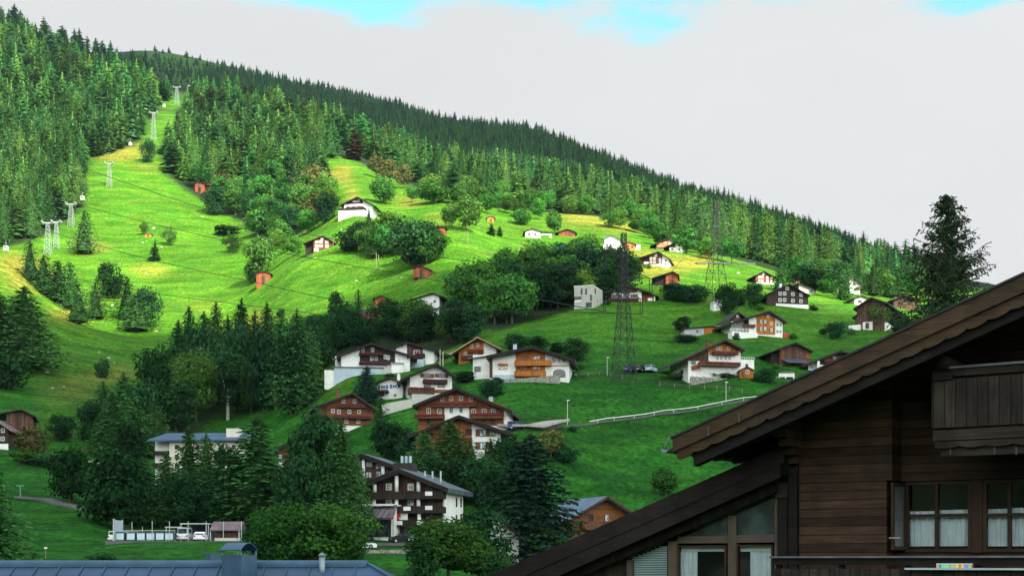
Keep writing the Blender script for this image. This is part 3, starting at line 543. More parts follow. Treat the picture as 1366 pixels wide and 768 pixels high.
# ---------------------------------------------------------------- planting: kind, column, base row, top row, width (pixels), label, group
G1 = 'spruces along the crest of the left meadow'; L1 = 'dark spruce in the row on the yellow meadow crest'
G2 = 'tall spruces on the shaded slope above the white building'; L2 = 'tall dark spruce in the dense belt below the sunlit ski slope'
G3 = 'trees of the shaded grove beside the left barn slope'; L3 = 'dark tree packed in the shaded grove right of the barn slope'
G4 = 'spruces in front of the long white building'; L4 = 'dark spruce hiding the long white building'
G5 = 'trees between the big hotel and the chalets'; L5 = 'dark tree between the big balcony hotel and the chalets above'
G6 = 'trees around the houses on the right hill'; L6 = 'small dark tree among the houses of the right hill'
G7 = 'leafy trees in front of the hotel car park'; L7 = 'bushy green tree at the bottom beside the blue metal roof'
HAND = []
for t in [
 ('S',32,492,378,78,'broad dark spruce standing foremost on the left meadow edge',None),('S',-2,490,385,46,'dark spruce cut by the frame beside the broad dark spruce',None),('U',12,520,468,52,'round dark shrub below the broad dark spruce',None),
 ('S',40,376,318,30,L1,G1),('S',58,392,338,36,L1,G1),('S',78,404,346,40,L1,G1),('S',94,412,348,32,L1,G1),('S',104,432,376,36,L1,G1),('S',127,426,374,30,L1,G1),('S',170,426,370,36,L1,G1),
 ('D',148,398,348,34,'round dark broadleaf tree alone in the middle of the ski slope',None),('D',196,437,384,40,'dark bushy tree at the right end of the spruce row',None),('S',182,442,392,44,'low wide spruce beside the dark bushy tree on the meadow',None),
 ('S',112,339,278,34,'dark columnar tree standing right of the lift towers',None),('S',207,348,317,14,'slim little spruce below the tiny orange hut',None),('B',225,328,303,20,'small round tree beside the tiny orange hut',None),('B',192,314,296,12,'thin sapling above the tiny orange hut',None),
 ('D',285,287,250,32,'round dark tree just below the wooden double barn',None),('D',197,217,187,19,'single dark round tree high on the ski slope',None),('B',309,338,312,24,'small tree at the right edge of the ski slope',None),('U',304,314,300,34,'low spreading bush at the right edge of the ski slope',None),
 ('B',345,374,314,38,'bushy tree leaning over the small red cabin',None),('D',337,378,346,22,'dark tree left of the small red cabin',None),('U',137,504,477,20,'lone dark bush on the shaded meadow',None),
 ('D',83,588,551,34,'dark round bush right of the old barn',None),('R',44,614,568,46,'thin greyish bush below the old barn',None),('U',30,618,600,46,'low hedge-like bush below the old barn',None),('U',60,622,606,36,'small low bush near the path bend',None),
 ('D',93,670,594,56,'dark rounded tree standing at the path bend',None),('D',152,706,598,92,'big dark dense tree left of the recycling yard',None),('U',135,754,735,36,'low dark bush at the metal roof edge',None),
 ('S',138,590,505,46,L3,G3),('S',165,600,492,52,L3,G3),('S',150,612,520,54,L3,G3),('D',122,590,535,40,L3,G3),('D',185,600,510,50,L3,G3),('L',190,590,560,34,'light green shrub glowing in front of the dark grove',None),('D',172,640,560,46,L3,G3),('S',208,610,540,46,L3,G3),
 ('S',238,530,424,34,L2,G2),('S',252,534,404,40,L2,G2),('S',272,532,412,36,L2,G2),('S',288,534,398,44,L2,G2),('S',304,530,416,34,L2,G2),('S',322,534,394,46,L2,G2),('S',340,532,410,36,L2,G2),('S',356,538,399,46,L2,G2),('S',376,540,414,40,L2,G2),('S',396,548,408,48,L2,G2),('S',414,532,432,36,L2,G2),('D',265,548,432,46,L2,G2),('D',316,550,428,50,L2,G2),('D',352,552,438,46,L2,G2),('D',388,554,440,46,L2,G2),
 ('D',212,545,458,56,'round dark tree at the left end of the spruce belt',None),('W',304,560,468,62,'birch with white forked trunk before the spruce belt',None),('B',262,562,470,60,'wide leafy tree left of the white forked birch',None),('B',335,552,478,46,'wide leafy tree right of the white forked birch',None),('D',235,575,500,50,'dark tree in front of the spruce belt',None),
 ('S',252,696,563,48,'slim spruce before the blue roof, left of a slim pair',None),('S',275,698,572,42,'slim spruce before the blue roof, right of a slim pair',None),('S',222,700,598,44,L4,G4),('S',342,700,551,84,'largest spruce at the right end of the long white building',None),('W',302,700,588,48,'thin pale birch before the long white building',None),('D',240,702,625,50,L4,G4),('S',190,702,606,46,L4,G4),('D',288,702,645,44,L4,G4),('S',320,700,610,44,L4,G4),('D',208,702,640,44,L4,G4),
 ('S',398,706,560,50,L5,G5),('W',424,712,545,66,'tall thin birch with pale twin trunks left of the hotel',None),('S',455,720,552,62,'tall spruce touching the left side of the hotel',None),('S',474,716,600,40,L5,G5),('D',400,715,590,56,L5,G5),('S',380,700,610,40,L5,G5),
 ('B',382,764,672,84,'wide leafy tree left of the hotel car park',None),('B',440,768,670,92,'largest leafy tree beside the hotel fence',None),('D',352,758,690,60,L7,G7),('L',410,760,700,60,L7,G7),('D',470,745,700,46,L7,G7),
 ('K',489,537,486,30,'small blue spruce below the white terrace house',None),('S',508,585,533,28,L5,G5),('D',522,612,560,54,L5,G5),('S',575,625,562,52,L5,G5),('S',601,632,556,46,L5,G5),('D',550,630,578,42,L5,G5),('D',612,668,612,72,L5,G5),('D',642,672,606,62,L5,G5),('S',655,648,582,40,L5,G5),('D',655,695,620,54,L5,G5),('S',628,628,585,36,L5,G5),('D',672,640,580,44,L5,G5),('S',540,610,572,34,L5,G5),('B',585,668,630,50,L5,G5),
 ('R',735,612,572,40,'reddish bush beside the road end',None),('D',755,618,588,34,'dark bush below the road end',None),('D',695,632,590,46,L5,G5),
 ('B',598,778,690,100,'wide leafy tree in front of the hotel car park',None),('D',640,772,668,70,'tall dark leafy tree right of the hotel',None),('D',565,778,712,50,L7,G7),('L',722,752,700,56,'light green feathery tree below the large blue green spruce',None),('D',660,775,730,44,L7,G7),
 ('B',888,662,622,34,'thin pale sapling on the meadow by the chalet roof',None),('D',768,482,449,34,'dark bushy tree right of the orange balconied house',None),('D',745,470,455,24,'low bush behind the orange balconied house',None),('D',690,470,444,34,L6,G6),('D',718,472,448,26,L6,G6),('D',655,530,505,34,'dark shrub below the blue roofed wing',None),('D',620,510,492,28,'dark shrub beside the white gable house',None),
 ('D',905,402,374,32,L6,G6),('D',926,404,380,40,L6,G6),('D',894,400,378,24,L6,G6),('D',970,422,376,30,L6,G6),('D',1006,412,374,24,L6,G6),('D',985,408,384,26,L6,G6),('D',910,442,420,22,'round dark bush above the low wall hut',None),('D',917,456,446,32,'dark shrub before the low wall hut',None),
 ('S',1041,388,346,24,'dark conifer between two timber houses on the crest',None),('D',1115,452,428,26,'round dark tree alone on the right meadow',None),('D',1098,446,437,11,'tiny round bush beside the round dark tree',None),('D',1022,510,490,28,'round bush right of the tiny orange shed',None),
 ('U',900,506,494,16,'small bush left of the white balcony chalet',None),('U',912,506,492,14,'low bush at the white balcony chalet corner',None),('U',948,504,496,22,'trimmed hedge below the white balcony chalet',None),('U',968,504,496,20,'second trimmed hedge below the white balcony chalet',None),
 ('S',1126,400,350,28,'tall conifer before the white gabled house',None),('L',1103,395,372,26,'light leafy tree left of the white gabled house',None),('S',1165,395,350,22,L6,G6),('S',1187,397,358,26,L6,G6),('S',1199,396,362,22,L6,G6),('S',1146,388,346,20,L6,G6),('L',1172,440,404,28,'leafy tree covering the big barn corner',None),('D',1204,445,412,34,'dark leafy tree right of the big barn corner',None),
 ('S',656,314,296,11,'small slim conifer left of a pair on the upper meadow',None),('S',667,315,300,9,'smallest slim conifer right of a pair on the upper meadow',None),('B',621,309,261,42,'big round sunlit tree on the upper meadow',None),('B',603,303,274,28,'smaller round tree beside the big sunlit tree',None),('D',551,357,290,62,'huge dark round tree below the upper chalet',None),
 ('B',512,272,235,34,'bright leafy tree at the yellow meadow strip',None),('B',580,272,242,42,'low round leafy tree above the upper meadow',None),('B',549,271,246,18,'small leafy tree on the yellow meadow strip',None),('S',428,213,148,14,'slim spruce beside a bare white trunk',None),('S',440,211,152,24,'spruce right of a bare white trunk',None),('X',473,214,162,20,'dead brown spruce above the yellow meadow strip',None),
 ('R',502,238,208,24,'russet shrub beside the dead brown spruce',None),('R',520,246,212,30,'widest russet shrub above the meadow strip',None),('R',538,252,220,24,'russet shrub nearest the low round leafy tree',None),
 ('S',478,436,384,14,'narrow dark conifer beside the blue roofed cabin',None),('D',452,440,385,26,'loose tree left of the narrow dark conifer',None),('U',375,422,410,12,'tiny dark bush on the sunlit knoll',None),('B',697,300,278,26,'leafy tree at the upper edge of the meadow',None),('B',740,312,280,20,'leafy tree above the white bungalow',None),
 ('D',715,362,326,36,L3.replace('shaded grove right of the barn slope','wooded gully below the upper meadow'),'trees of the wooded gully'),
 ('L',785,345,312,34,'bright tree left of the white lattice fronted house',None),('B',770,330,318,24,'low tree left of the bright tree',None),
 ('S',566,648,570,42,L5,G5),('D',586,652,604,40,L5,G5),('U',596,478,470,14,L6,G6),('U',612,484,474,16,L6,G6),('D',662,512,502,18,L6,G6),('U',774,492,484,14,L6,G6),('U',560,533,524,18,L6,G6),('U',544,540,530,14,L6,G6),('U',690,560,550,12,L6,G6),('U',684,600,586,22,L6,G6),('U',765,575,567,12,L6,G6),('U',886,505,497,12,L6,G6),('U',1008,508,500,12,L6,G6),('U',1034,492,484,12,L6,G6),('U',1085,414,406,12,L6,G6),('U',1012,414,405,14,L6,G6),('U',1058,452,444,12,L6,G6),('U',982,453,446,10,L6,G6),('U',810,406,399,12,L6,G6),('U',864,358,352,10,L6,G6),('U',1136,446,436,12,L6,G6),('U',505,540,530,16,L6,G6),('U',436,512,504,12,L6,G6),('U',520,505,497,14,L6,G6),('B',772,345,322,20,L6,G6),('U',930,505,497,12,L6,G6),
]:
    HAND.append(t)
LAND = [((545,680),'the big balcony hotel'),((615,545),'the flowered chalet'),((612,590),'the half timbered lower chalet'),((460,555),'the red brown chalet'),((500,480),'the white terrace house'),((578,505),'the white gabled house'),((700,485),'the orange balconied house'),((260,600),'the long cream building'),((25,570),'the old barn'),
 ((960,480),'the white balcony chalet'),((1022,430),'the honey and white house'),((1048,395),'the dark log house'),((1165,415),'the big barn'),((1130,375),'the crest house'),((1069,368),'the rust coloured barn'),((836,392),'the long low house'),((785,396),'the white cube house'),((240,715),'the recycling yard'),((330,745),'the hooded metal chimney'),((790,690),'the tile roofed chalet'),((635,462),'the orange upper chalet'),((70,400),'the lift towers'),((1205,380),'the red and white house'),((940,440),'the low wall hut')]
KW = {'S': 'spruce', 'B': 'leafy tree', 'D': 'dark leafy tree', 'L': 'bright leafy tree', 'U': 'bush', 'R': 'russet shrub'}
seen = {}
for t in HAND:
    t = list(t)
    if t[6]:
        px, cy = t[1], (t[2]+t[3])/2; (lx, ly), ln = min(LAND, key=lambda q: math.hypot(q[0][0]-px, (q[0][1]-cy)*1.2)); dx, dy = px-lx, t[2]-ly
        rel = ('left of' if dx < 0 else 'right of') if abs(dx) > abs(dy)*.8 else ('below' if dy > 0 else 'above')
        sz = 'tall' if t[2]-t[3] > 85 else ('mid sized' if t[2]-t[3] > 45 else 'small'); key = f'{sz} {KW[t[0]]} {rel} {ln}'; seen.setdefault(key, []).append(t); t.append(None)
    t_ = t
for key, ts in seen.items():
    ts.sort(key=lambda q: q[1]); W = ['first', 'second', 'third', 'fourth', 'fifth', 'sixth', 'seventh', 'eighth', 'ninth', 'tenth', 'eleventh', 'twelfth', 'thirteenth']
    for i, q in enumerate(ts): q[5] = key if len(ts) == 1 else f'{key}, {W[i]} from left'
done = {(q[1], q[2], q[3]): q[5] for ts in seen.values() for q in ts}
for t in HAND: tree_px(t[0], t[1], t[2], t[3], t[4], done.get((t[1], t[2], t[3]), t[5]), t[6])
X_ = (707-CX)/FPX*200; put_tree('K', Vector((X_, 200, zat(X_, 200))), (HPX-573)/FPX*200-zat(X_, 200), 118/FPX*200, 'large blue green spruce left of the tile roofed chalet')
# left frame edge: a dark branchy tree close to the camera
put_tree('S', Vector((-54.0, 140, zat(-54.0, 140))), 15.5, 7.5, 'dark branchy tree at the left frame edge above the roof', None)

prng = random.Random(21)
def scatter(poly, sx, sy, ymin=300, ymax=3700, jit=.45):
    xs = [p[0] for p in poly]; ys = [p[1] for p in poly]; out = []; y = min(ys)
    r = 0
    while y < max(ys):
        x = min(xs)+(r % 2)*sx*.5
        while x < max(xs):
            a, b = x+prng.uniform(-jit, jit)*sx, y+prng.uniform(-jit, jit)*sy
            if inpoly(np.array(a), np.array(b), poly):
                g = ground(a, b, ymin, ymax); out.append((a, b, g))
            x += sx
        y += sy; r += 1
    return out
SPR = []                                                     # conifers of the forests: location, height, width
def conifers(poly, sx, sy, h, ymin=300, ymax=1300, wr=(.36, .54)):
    for a, b, g in scatter(poly, sx, sy, ymin, ymax):
        if a > 1285: continue
        hh = prng.uniform(*h)*(prng.uniform(.55, .8) if prng.random() < .25 else prng.uniform(.9, 1.08)); SPR.append((g, hh, hh*prng.uniform(*wr)))
BRD = []
def leafy(poly, sx, sy, h, kinds, label, group, ymin=300, wr=(.7, 1.0)):
    for a, b, g in scatter(poly, sx, sy, ymin, 1300):
        if 436 < b < 466 and (474 < a < 514 or 566 < a < 594): continue
        hh = prng.uniform(*h); BRD.append((prng.choice(kinds), g, hh, hh*prng.uniform(*wr), label, group))
# sunlit forest left of the ski run, up to the left ridge
conifers([(-70,335),(0,330),(48,318),(104,280),(110,216),(150,204),(182,188),(190,172),(206,150),(222,130),(232,116),(205,104),(160,76),(100,62),(0,22),(-70,10)], 10, 9, (20, 30), 600, 2000)
# spur right of the ski run
conifers([(250,150),(262,120),(330,130),(430,160),(500,192),(560,214),(620,238),(600,256),(530,236),(500,218),(470,204),(435,206),(415,215),(440,240),(400,260),(360,230),(300,250),(250,245),(228,232),(222,205),(238,185),(246,165)], 10, 8, (20, 29), 640, 1320)
# forest above the upper meadows, towards the right
conifers([(560,216),(620,236),(700,250),(800,262),(900,275),(1000,300),(1100,334),(1240,362),(1400,385),(1400,396),(1230,388),(1100,376),(1040,366),(1000,352),(930,330),(880,312),(860,296),(790,288),(745,284),(700,276),(650,272),(590,252)], 10, 7, (20, 28), 640, 1500)
# gully and slope between the ski run and the knoll
leafy([(236,240),(300,262),(360,240),(430,250),(445,262),(455,285),(400,325),(350,330),(338,305),(300,280)], 17, 12, (11, 17), 'BBBLDBLDBR', 'leafy tree on the sunlit wooded slope right of the ski run', 'leafy trees on the wooded slope right of the ski run', 600)
conifers([(240,245),(330,270),(430,300),(460,262),(350,232)], 24, 20, (18, 24), 600, 1300)
leafy([(440,336),(465,328),(505,322),(545,316),(575,332),(600,350),(575,356),(520,350),(480,342)], 15, 11, (9, 13), 'BDBL', 'leafy tree in the wood below the upper white chalet', 'leafy trees below the upper chalet', 500)
conifers([(450,340),(480,330),(520,325),(540,340),(500,348)], 22, 14, (14, 18), 500, 1300)
leafy([(605,425),(625,400),(640,400),(690,372),(760,368),(835,378),(838,398),(765,408),(700,428),(660,440),(640,430),(605,420)], 14, 11, (10, 16), 'DBDDL', 'leafy tree in the wooded gully below the upper meadow', 'trees of the wooded gully', 380)
leafy([(400,500),(440,474),(500,458),(590,446),(640,446),(620,465),(540,455),(450,470),(425,505),(370,525)], 14, 11, (9, 13), 'DBDD', 'dark leafy tree above the white terrace house', 'dark leafy trees above the terrace house', 350)
leafy([(345,490),(400,464),(470,448),(520,444),(585,440),(605,440),(560,456),(440,476),(380,510)], 14, 9, (8.5, 12), 'DBDL', 'dark leafy tree at the foot of the sunlit knoll', 'trees at the foot of the sunlit knoll', 350)
leafy([(640,278),(700,286),(745,292),(700,296),(650,288)], 20, 8, (7, 11), 'BL', 'bright shrub at the upper meadow edge', 'shrubs along the upper meadow edge', 500)
leafy([(795,298),(860,304),(880,320),(930,338),(1000,358),(940,346),(870,326)], 14, 8, (8, 13), 'BLB', 'bright leafy tree at the forest edge above the right houses', 'leafy trees at the forest edge above the right houses', 500)
leafy([(1040,372),(1100,380),(1220,392),(1220,400),(1090,390)], 16, 7, (7, 12), 'BDL', 'leafy tree between the topmost houses of the right hill', 'leafy trees between the topmost houses', 480)
leafy([(355,330),(405,336),(405,345),(370,345)], 16, 9, (8, 12), 'BL', 'leafy tree beside the brown farmhouse on the knoll', 'trees beside the knoll farmhouse', 500)
leafy([(110,278),(60,315),(48,325),(90,290)], 18, 12, (11, 16), 'DB', 'dark leafy tree at the forest edge above the lift towers', 'leafy trees above the lift towers', 500)
leafy([(52,314),(106,270),(110,226),(85,235),(40,300)], 18, 15, (11, 17), 'BLBD', 'leafy tree among spruces at the left forest edge', 'leafy trees in the left forest edge', 600)
leafy([(255,235),(330,235),(400,240),(430,225),(360,200),(270,200)], 34, 16, (12, 17), 'BL', 'leafy tree mixed into the spruces right of the ski run', 'leafy trees mixed into the spur forest', 640)
leafy([(560,262),(640,280),(740,284),(880,306),(870,296),(740,274),(620,262)], 17, 8, (8, 13), 'BLB', 'leafy tree along the lower forest edge above the upper meadows', 'leafy trees along the lower forest edge', 560)
LAND2 = LAND+[((478,275),'the white upper chalet'),((425,325),'the brown farmhouse'),((590,308),'the tall rust barn'),((560,365),'the stilted barn'),((350,372),'the small red cabin'),((265,250),'the wooden double barn'),((710,311),'the white bungalow'),((757,311),'the old red barn'),((815,323),'the lattice fronted house'),((895,327),'the honey chalet'),((903,302),'the small white house'),((878,345),'the grey farmhouse'),((946,338),'the small red hut'),((95,288),'the middle lift tower'),((460,235),'the yellow meadow strip'),((620,285),'the big sunlit tree'),((500,425),'the blue roofed cabin'),((1019,370),'the small log house')]
KA = {'B': 'green', 'D': 'dark', 'L': 'bright', 'R': 'russet'}; wood_ = {}
for q in BRD:
    px, cy = CX+q[1].x/q[1].y*FPX, HPX-(q[1].z+q[2]/2)/q[1].y*FPX; hp = q[2]/q[1].y*FPX
    (lx, ly), ln = min(LAND2, key=lambda c: math.hypot(c[0][0]-px, (c[0][1]-cy)*1.2)); dx, dy = px-lx, cy-ly; rel = ('left of' if dx < 0 else 'right of') if abs(dx) > abs(dy)*.8 else ('below' if dy > 0 else 'above')
    wood_.setdefault((f"{'taller' if hp > 45 else ('middling' if hp > 32 else 'low')} {KA[q[0]]} woodland tree {rel} {ln}", f'woodland trees {rel} {ln}'), []).append((px, q))
for (key, gr), qs in wood_.items():
    qs.sort(key=lambda c: c[0])
    for i, (px, q) in enumerate(qs): put_tree(q[0], q[1], q[2], q[3], key if len(qs) == 1 or len(qs) > 13 else f'{key}, {W[i]} from left', gr, parts=q[2]/q[1].y*FPX > 30)
# the conifers that show largest stand as trees of their own, the others make up the forest
SPR.sort(key=lambda s: -s[1]/s[0].y)
n_own = 296-NTREE['S']
for g, h, w in SPR[:n_own]:
    u = CX+g.x/g.y*FPX
    lb, gr = ('green spruce in the sunlit forest left of the ski run', 'spruces of the forest left of the ski run') if u < 225 else (('green spruce in the sunlit forest right of the ski run', 'spruces of the forest right of the ski run') if u < 560 else ('green spruce in the forest above the upper meadows', 'spruces of the forest above the upper meadows'))
    if prng.random() < .42: put_tree('Y', g, h, w, lb.replace('green spruce', 'sun-tinted light green larch'), gr.replace('spruces', 'larches'), parts=False, lod=1)
    else: put_tree('S', g, h, w, lb, gr, parts=False, lod=1)
def merged(name, items, pool, mat, label, cat, seed, mixed=1.0):
    rs = np.random.RandomState(seed); arr = []
    for me in pool:
        n = len(me.vertices); a = np.empty(n*3, np.float32); me.vertices.foreach_get('co', a); c = np.empty(n*4, np.float32); me.color_attributes['tint'].data.foreach_get('color', c)
        f = np.empty(len(me.loops), np.int32); me.loops.foreach_get('vertex_index', f); arr.append((a.reshape(-1, 3), c.reshape(-1, 4)[:, :3], f.reshape(-1, 3), mesh_width(me)))
    V, F, T, off = [], [], [], 0
    for g, h, w in items:
        a, c, f, bw = arr[rs.randint(len(arr))]; an = rs.rand()*6.28; ca, sa = math.cos(an), math.sin(an); s = w/bw
        x = a[:, 0]*s; y = a[:, 1]*s; V.append(np.stack([x*ca-y*sa+g.x, x*sa+y*ca+g.y, a[:, 2]*h+g.z-.3], 1)); F.append(f+off); off += len(a)
        b = rs.uniform(.6, 1.4)*(mixed if rs.rand() < .5 else 1); hue = rs.uniform(-.2, .2); T.append(c*np.array([b*(1+hue*1.6), b*(1+hue*.3), b*(1-hue)]))
    me = mesh_from(name, np.concatenate(V), np.concatenate(F), [M[mat]], None, np.concatenate(T))
    o = bpy.data.objects.new(name, me); COL.objects.link(o); tag(o, label, cat, None, 'stuff'); return o
merged('forest', SPR[n_own:], [c for c, t in SP2], 'spruce', 'dense spruce and larch forest covering the slopes above the meadows', 'forest', 3, 1.75)  # half the crowns brightened: larch mix with sunlight put into the colour
FAR = []
def far(poly, sx, sy, h, ymin, ymax):
    for a, b, g in scatter(poly, sx, sy, ymin, ymax): hh = prng.uniform(*h); FAR.append((g, hh, hh*prng.uniform(.34,.48)))
ridge = [(150,72),(200,73),(300,91),(400,112),(480,134),(520,143),(600,167),(700,178),(800,212),(900,255),(1000,284),(1100,322),(1200,359),(1260,372)]
base = [(1260,384),(1200,368),(1100,340),(1000,306),(900,276),(800,262),(700,250),(620,232),(560,214),(500,192),(430,160),(330,130),(250,114),(150,84)]
far([(150,74),(200,75),(300,93),(300,120),(240,112),(150,84)], 7, 4, (8, 20), 1340, 3700)
far([(x, y+1.0) for x, y in ridge if x > 225]+[(x, y) for x, y in base if x > 225], 5.0, 2.8, (14, 23), 1340, 3700)
for a, b in zip(ridge[1:], ridge[2:]):                          # the skyline itself
    n = int((b[0]-a[0])/3.0)
    for i in range(n):
        u = a[0]+(b[0]-a[0])*(i+prng.uniform(-.4, .4))/n
        if u < 420 and prng.random() < .55: continue
        ci = int(np.clip(np.searchsorted(UG, u), 0, len(UG)-1)); ok = np.nonzero((YG > 1150) & (YG < 3600))[0]; j = ok[np.argmin(PYG[ok, ci])]; Y = YG[j]*prng.uniform(.97, 1.0); X = (u-CX)/FPX*Y
        hh = prng.uniform(8, 18); FAR.append((Vector((X, Y, zat(X, Y))), hh, hh*prng.uniform(.40,.60)))
merged('far_forest', FAR, [c for c, t in SPF], 'spruce', 'dark spruce forest on the far ridge under the clouds', 'forest', 5)
print('TREES', NTREE, 'broad', len(BRD), 'SPR', len(SPR), 'FAR', len(FAR))
# ---------------------------------------------------------------- houses
class House:
    """A gabled house measured from the photograph: its front wall stands on the ground where the base row is seen, at its real size."""
    def __init__(s, name, label, cat, wall, base, peak, eaves, depth, yaw=0, over=.9, mat='white', roof='roof_dark', th=.28, Y=None, foot=4.0, group=None, roofover=None, origin=None, skirt=True):
        s.o = ground((wall[0]+wall[1])/2, base) if Y is None else P((wall[0]+wall[1])/2, base, Y)
        if origin is not None: s.o = origin
        s.ps = R(yaw); s.ex = Vector((math.cos(s.ps), math.sin(s.ps), 0)); s.ey = Vector((-math.sin(s.ps), math.cos(s.ps), 0))
        s.root = empty(name, s.o, s.ps); tag(s.root, label, cat, group); s.depth = depth; s.th = th = th*(1.75 if th >= .28 else 1.35); s.over = over = over*1.35; s.foot = foot; s.m = mat
        s.x0, s.x1 = s.X(wall[0]), s.X(wall[1])
        if peak:
            s.pk = s.XZ(*peak, over); s.eL = s.XZ(*eaves[0], over); s.eR = s.XZ(*eaves[1], over)
            s.body(s.x0, s.x1, mat, depth)
            s.roof(roof)
    def XZ(s, px, py, off=0.0):                               # pixel -> (x, z) on the plane 'off' metres in front of the front wall
        d = ray(px, py); q = s.o-s.ey*off; k = q.dot(s.ey)/d.dot(s.ey); p = d*k-s.o
        return (p.dot(s.ex), p.z)
    def X(s, px, off=0.0): return s.XZ(px, HPX-(s.o.z/s.o.y)*FPX, off)[0]
    def Z(s, py, px=None, off=0.0): return s.XZ(CX+s.o.x/s.o.y*FPX if px is None else px, py, off)[1]
    def top(s, x):                                            # underside of the roof
        (xa, za), (xb, zb), (xc, zc) = s.eL, s.pk, s.eR
        z = za+(zb-za)*(x-xa)/(xb-xa) if x < xb else zb+(zc-zb)*(x-xb)/(xc-xb)
        return z-s.th
    def gable(s, x0, x1, z0, z1=None):
        xs = [x0]+([s.pk[0]] if x0 < s.pk[0] < x1 else [])+[x1]; 
        if z1 is not None:
            xs = sorted(set(xs+[x0+(x1-x0)*i/16 for i in range(17)]))
        t = [(x, min(s.top(x), z1) if z1 is not None else s.top(x)) for x in xs]
        return [(x0, z0), (x1, z0)]+[(x, max(z, z0+.01)) for x, z in reversed(t)]
    def body(s, x0, x1, mat, depth):
        mb = MB(); mb.prism(s.gable(x0, x1, -s.foot), 0, depth); return mb.build('wall', M[mat], s.root)
    def roof(s, roof, y0=None, y1=None):
        y0 = -s.over if y0 is None else y0; y1 = s.depth+s.over*.8 if y1 is None else y1
        (xa, za), (xb, zb), (xc, zc) = s.eL, s.pk, s.eR; t = s.th-.02
        mb = MB(); mb.prism([(xa, za-t), (xb, zb-t), (xc, zc-t), (xc, zc), (xb, zb), (xa, za)], y0, y1); s.rf = mb.build('roof', M[roof], s.root)
        mb = MB(); mb.prism([(xa+.02, za-t-.1), (xb, zb-t-.1), (xc-.02, zc-t-.1), (xc-.02, zc-.03), (xb, zb-.03), (xa+.02, za-.03)], y0-.010, y0+.06) if False else mb.prism([(xa+.02, za-t-.04), (xb, zb-t-.04), (xc-.02, zc-t-.04), (xc-.02, zc-.04), (xb, zb-.04), (xa+.02, za-.04)], y0-.011, y0-.002); mb.build('verge_board', M['verge'], s.rf); return s.rf
    def barge(s, mat='trim', h=.32):
        (xa, za), (xb, zb), (xc, zc) = s.eL, s.pk, s.eR
        mb = MB(); mb.prism([(xa, za-h), (xb, zb-h), (xc, zc-h), (xc, zc+.04), (xb, zb+.04), (xa, za+.04)], -s.over-.09, -s.over-.012); return mb.build('bargeboard', M[mat], s.root)
    def panel(s, px0, px1, py0, py1, mat, proud=.07, name='timber_cladding'):
        x0 = max(s.X(px0), s.x0-.06) if px0 is not None else s.x0-.02; x1 = min(s.X(px1), s.x1+.06) if px1 is not None else s.x1+.02
        z1 = s.Z(py0) if py0 is not None else None; z0 = s.Z(py1) if py1 is not None else -s.foot*.2
        mb = MB(); mb.prism(s.gable(x0, x1, z0, z1), -proud, -.004); return mb.build(name, M[mat], s.root)
    def block(s, px0, px1, py0, py1, y0, y1, mat, name='wing', off=0.0, foot=0.0, mi=0):
        x0, z1 = s.XZ(px0, py0, off); x1, z0 = s.XZ(px1, py1, off); mb = MB(); mb.box(x0, x1, y0, y1, z0-foot, z1); return mb.build(name, M[mat], s.root)
    def winm(s, x, z, w, h, frame='frame_white', glass='glass', y=-.09, shut=None, bars=True, fw=None, parent=None, side=None):
        fw = fw or max(.07, min(w, h)*.11); mb = MB(); a, b, c, d = x-w/2, x+w/2, z-h/2, z+h/2; p = .10
        def put(m, x0, x1, y0, y1, z0, z1):
            if side is None: m.box(x0, x1, y0, y1, z0, z1)
            else:
                X = s.x1 if side == 'R' else s.x0; sg = 1 if side == 'R' else -1
                q = sorted((X-sg*y0, X-sg*y1)); m.box(q[0], q[1], x0, x1, z0, z1)
        for r in ((a, b, c, c+fw), (a, b, d-fw, d), (a, a+fw, c+fw, d-fw), (b-fw, b, c+fw, d-fw)): put(mb, r[0], r[1], y-.05, y+.085, r[2], r[3])
        if bars and w > .55: put(mb, x-fw*.35, x+fw*.35, y-.03, y+.08, c+fw, d-fw)
        f = mb.build('window', M[frame], s.root); g = MB(); put(g, a+fw, b-fw, y+.03, y+.075, c+fw, d-fw); g.build('pane', M[glass], f)
        if shut:
            for sg in (-1, 1):
                m = MB(); put(m, x+sg*(w/2+w*.26)-w*.24, x+sg*(w/2+w*.26)+w*.24, y+.0, y+.08, c, d); m.build('shutter', M[shut], f)
        return f
    def win(s, px, py, wp, hp, frame='frame_white', glass='glass', shut=None, y=-.09, bars=True):
        x, z = s.XZ(px, py); k = s.o.y/FPX; return s.winm(x, z, wp*k/max(.5, math.cos(s.ps)), hp*k, frame, glass, y, shut, bars)
    def sidewin(s, side, items, frame='frame_white', glass='glass', shut=None):
        for y, z, w, h in items: s.winm(y, z, w, h, frame, glass, -.06, shut, side=side)
    def balcony(s, px0, px1, py0, py1, d=1.1, mat='brown', flowers=0, slab=True, y0=0.0, planks=True):
        x0, z1 = s.XZ(px0, py0, d); x1, z0 = s.XZ(px1, py1, d); mb = MB()
        mb.box(x0, x1, -d+y0, -d+.09+y0, z0+.06, z1-.09); mb.box(x0, x0+.09, -d+.1+y0, y0, z0+.06, z1-.09); mb.box(x1-.09, x1, -d+.1+y0, y0, z0+.06, z1-.09)
        b = mb.build('balcony', M[mat], s.root); r = MB(); r.box(x0-.05, x1+.05, -d-.06+y0, -d+.15+y0, z1-.085, z1); r.build('handrail', M[mat], b)
        fl = MB(); fl.box(x0, x1, -d+y0, y0-.003, z0-.1, z0+.055); fl.build('floor_slab', M[mat], b)
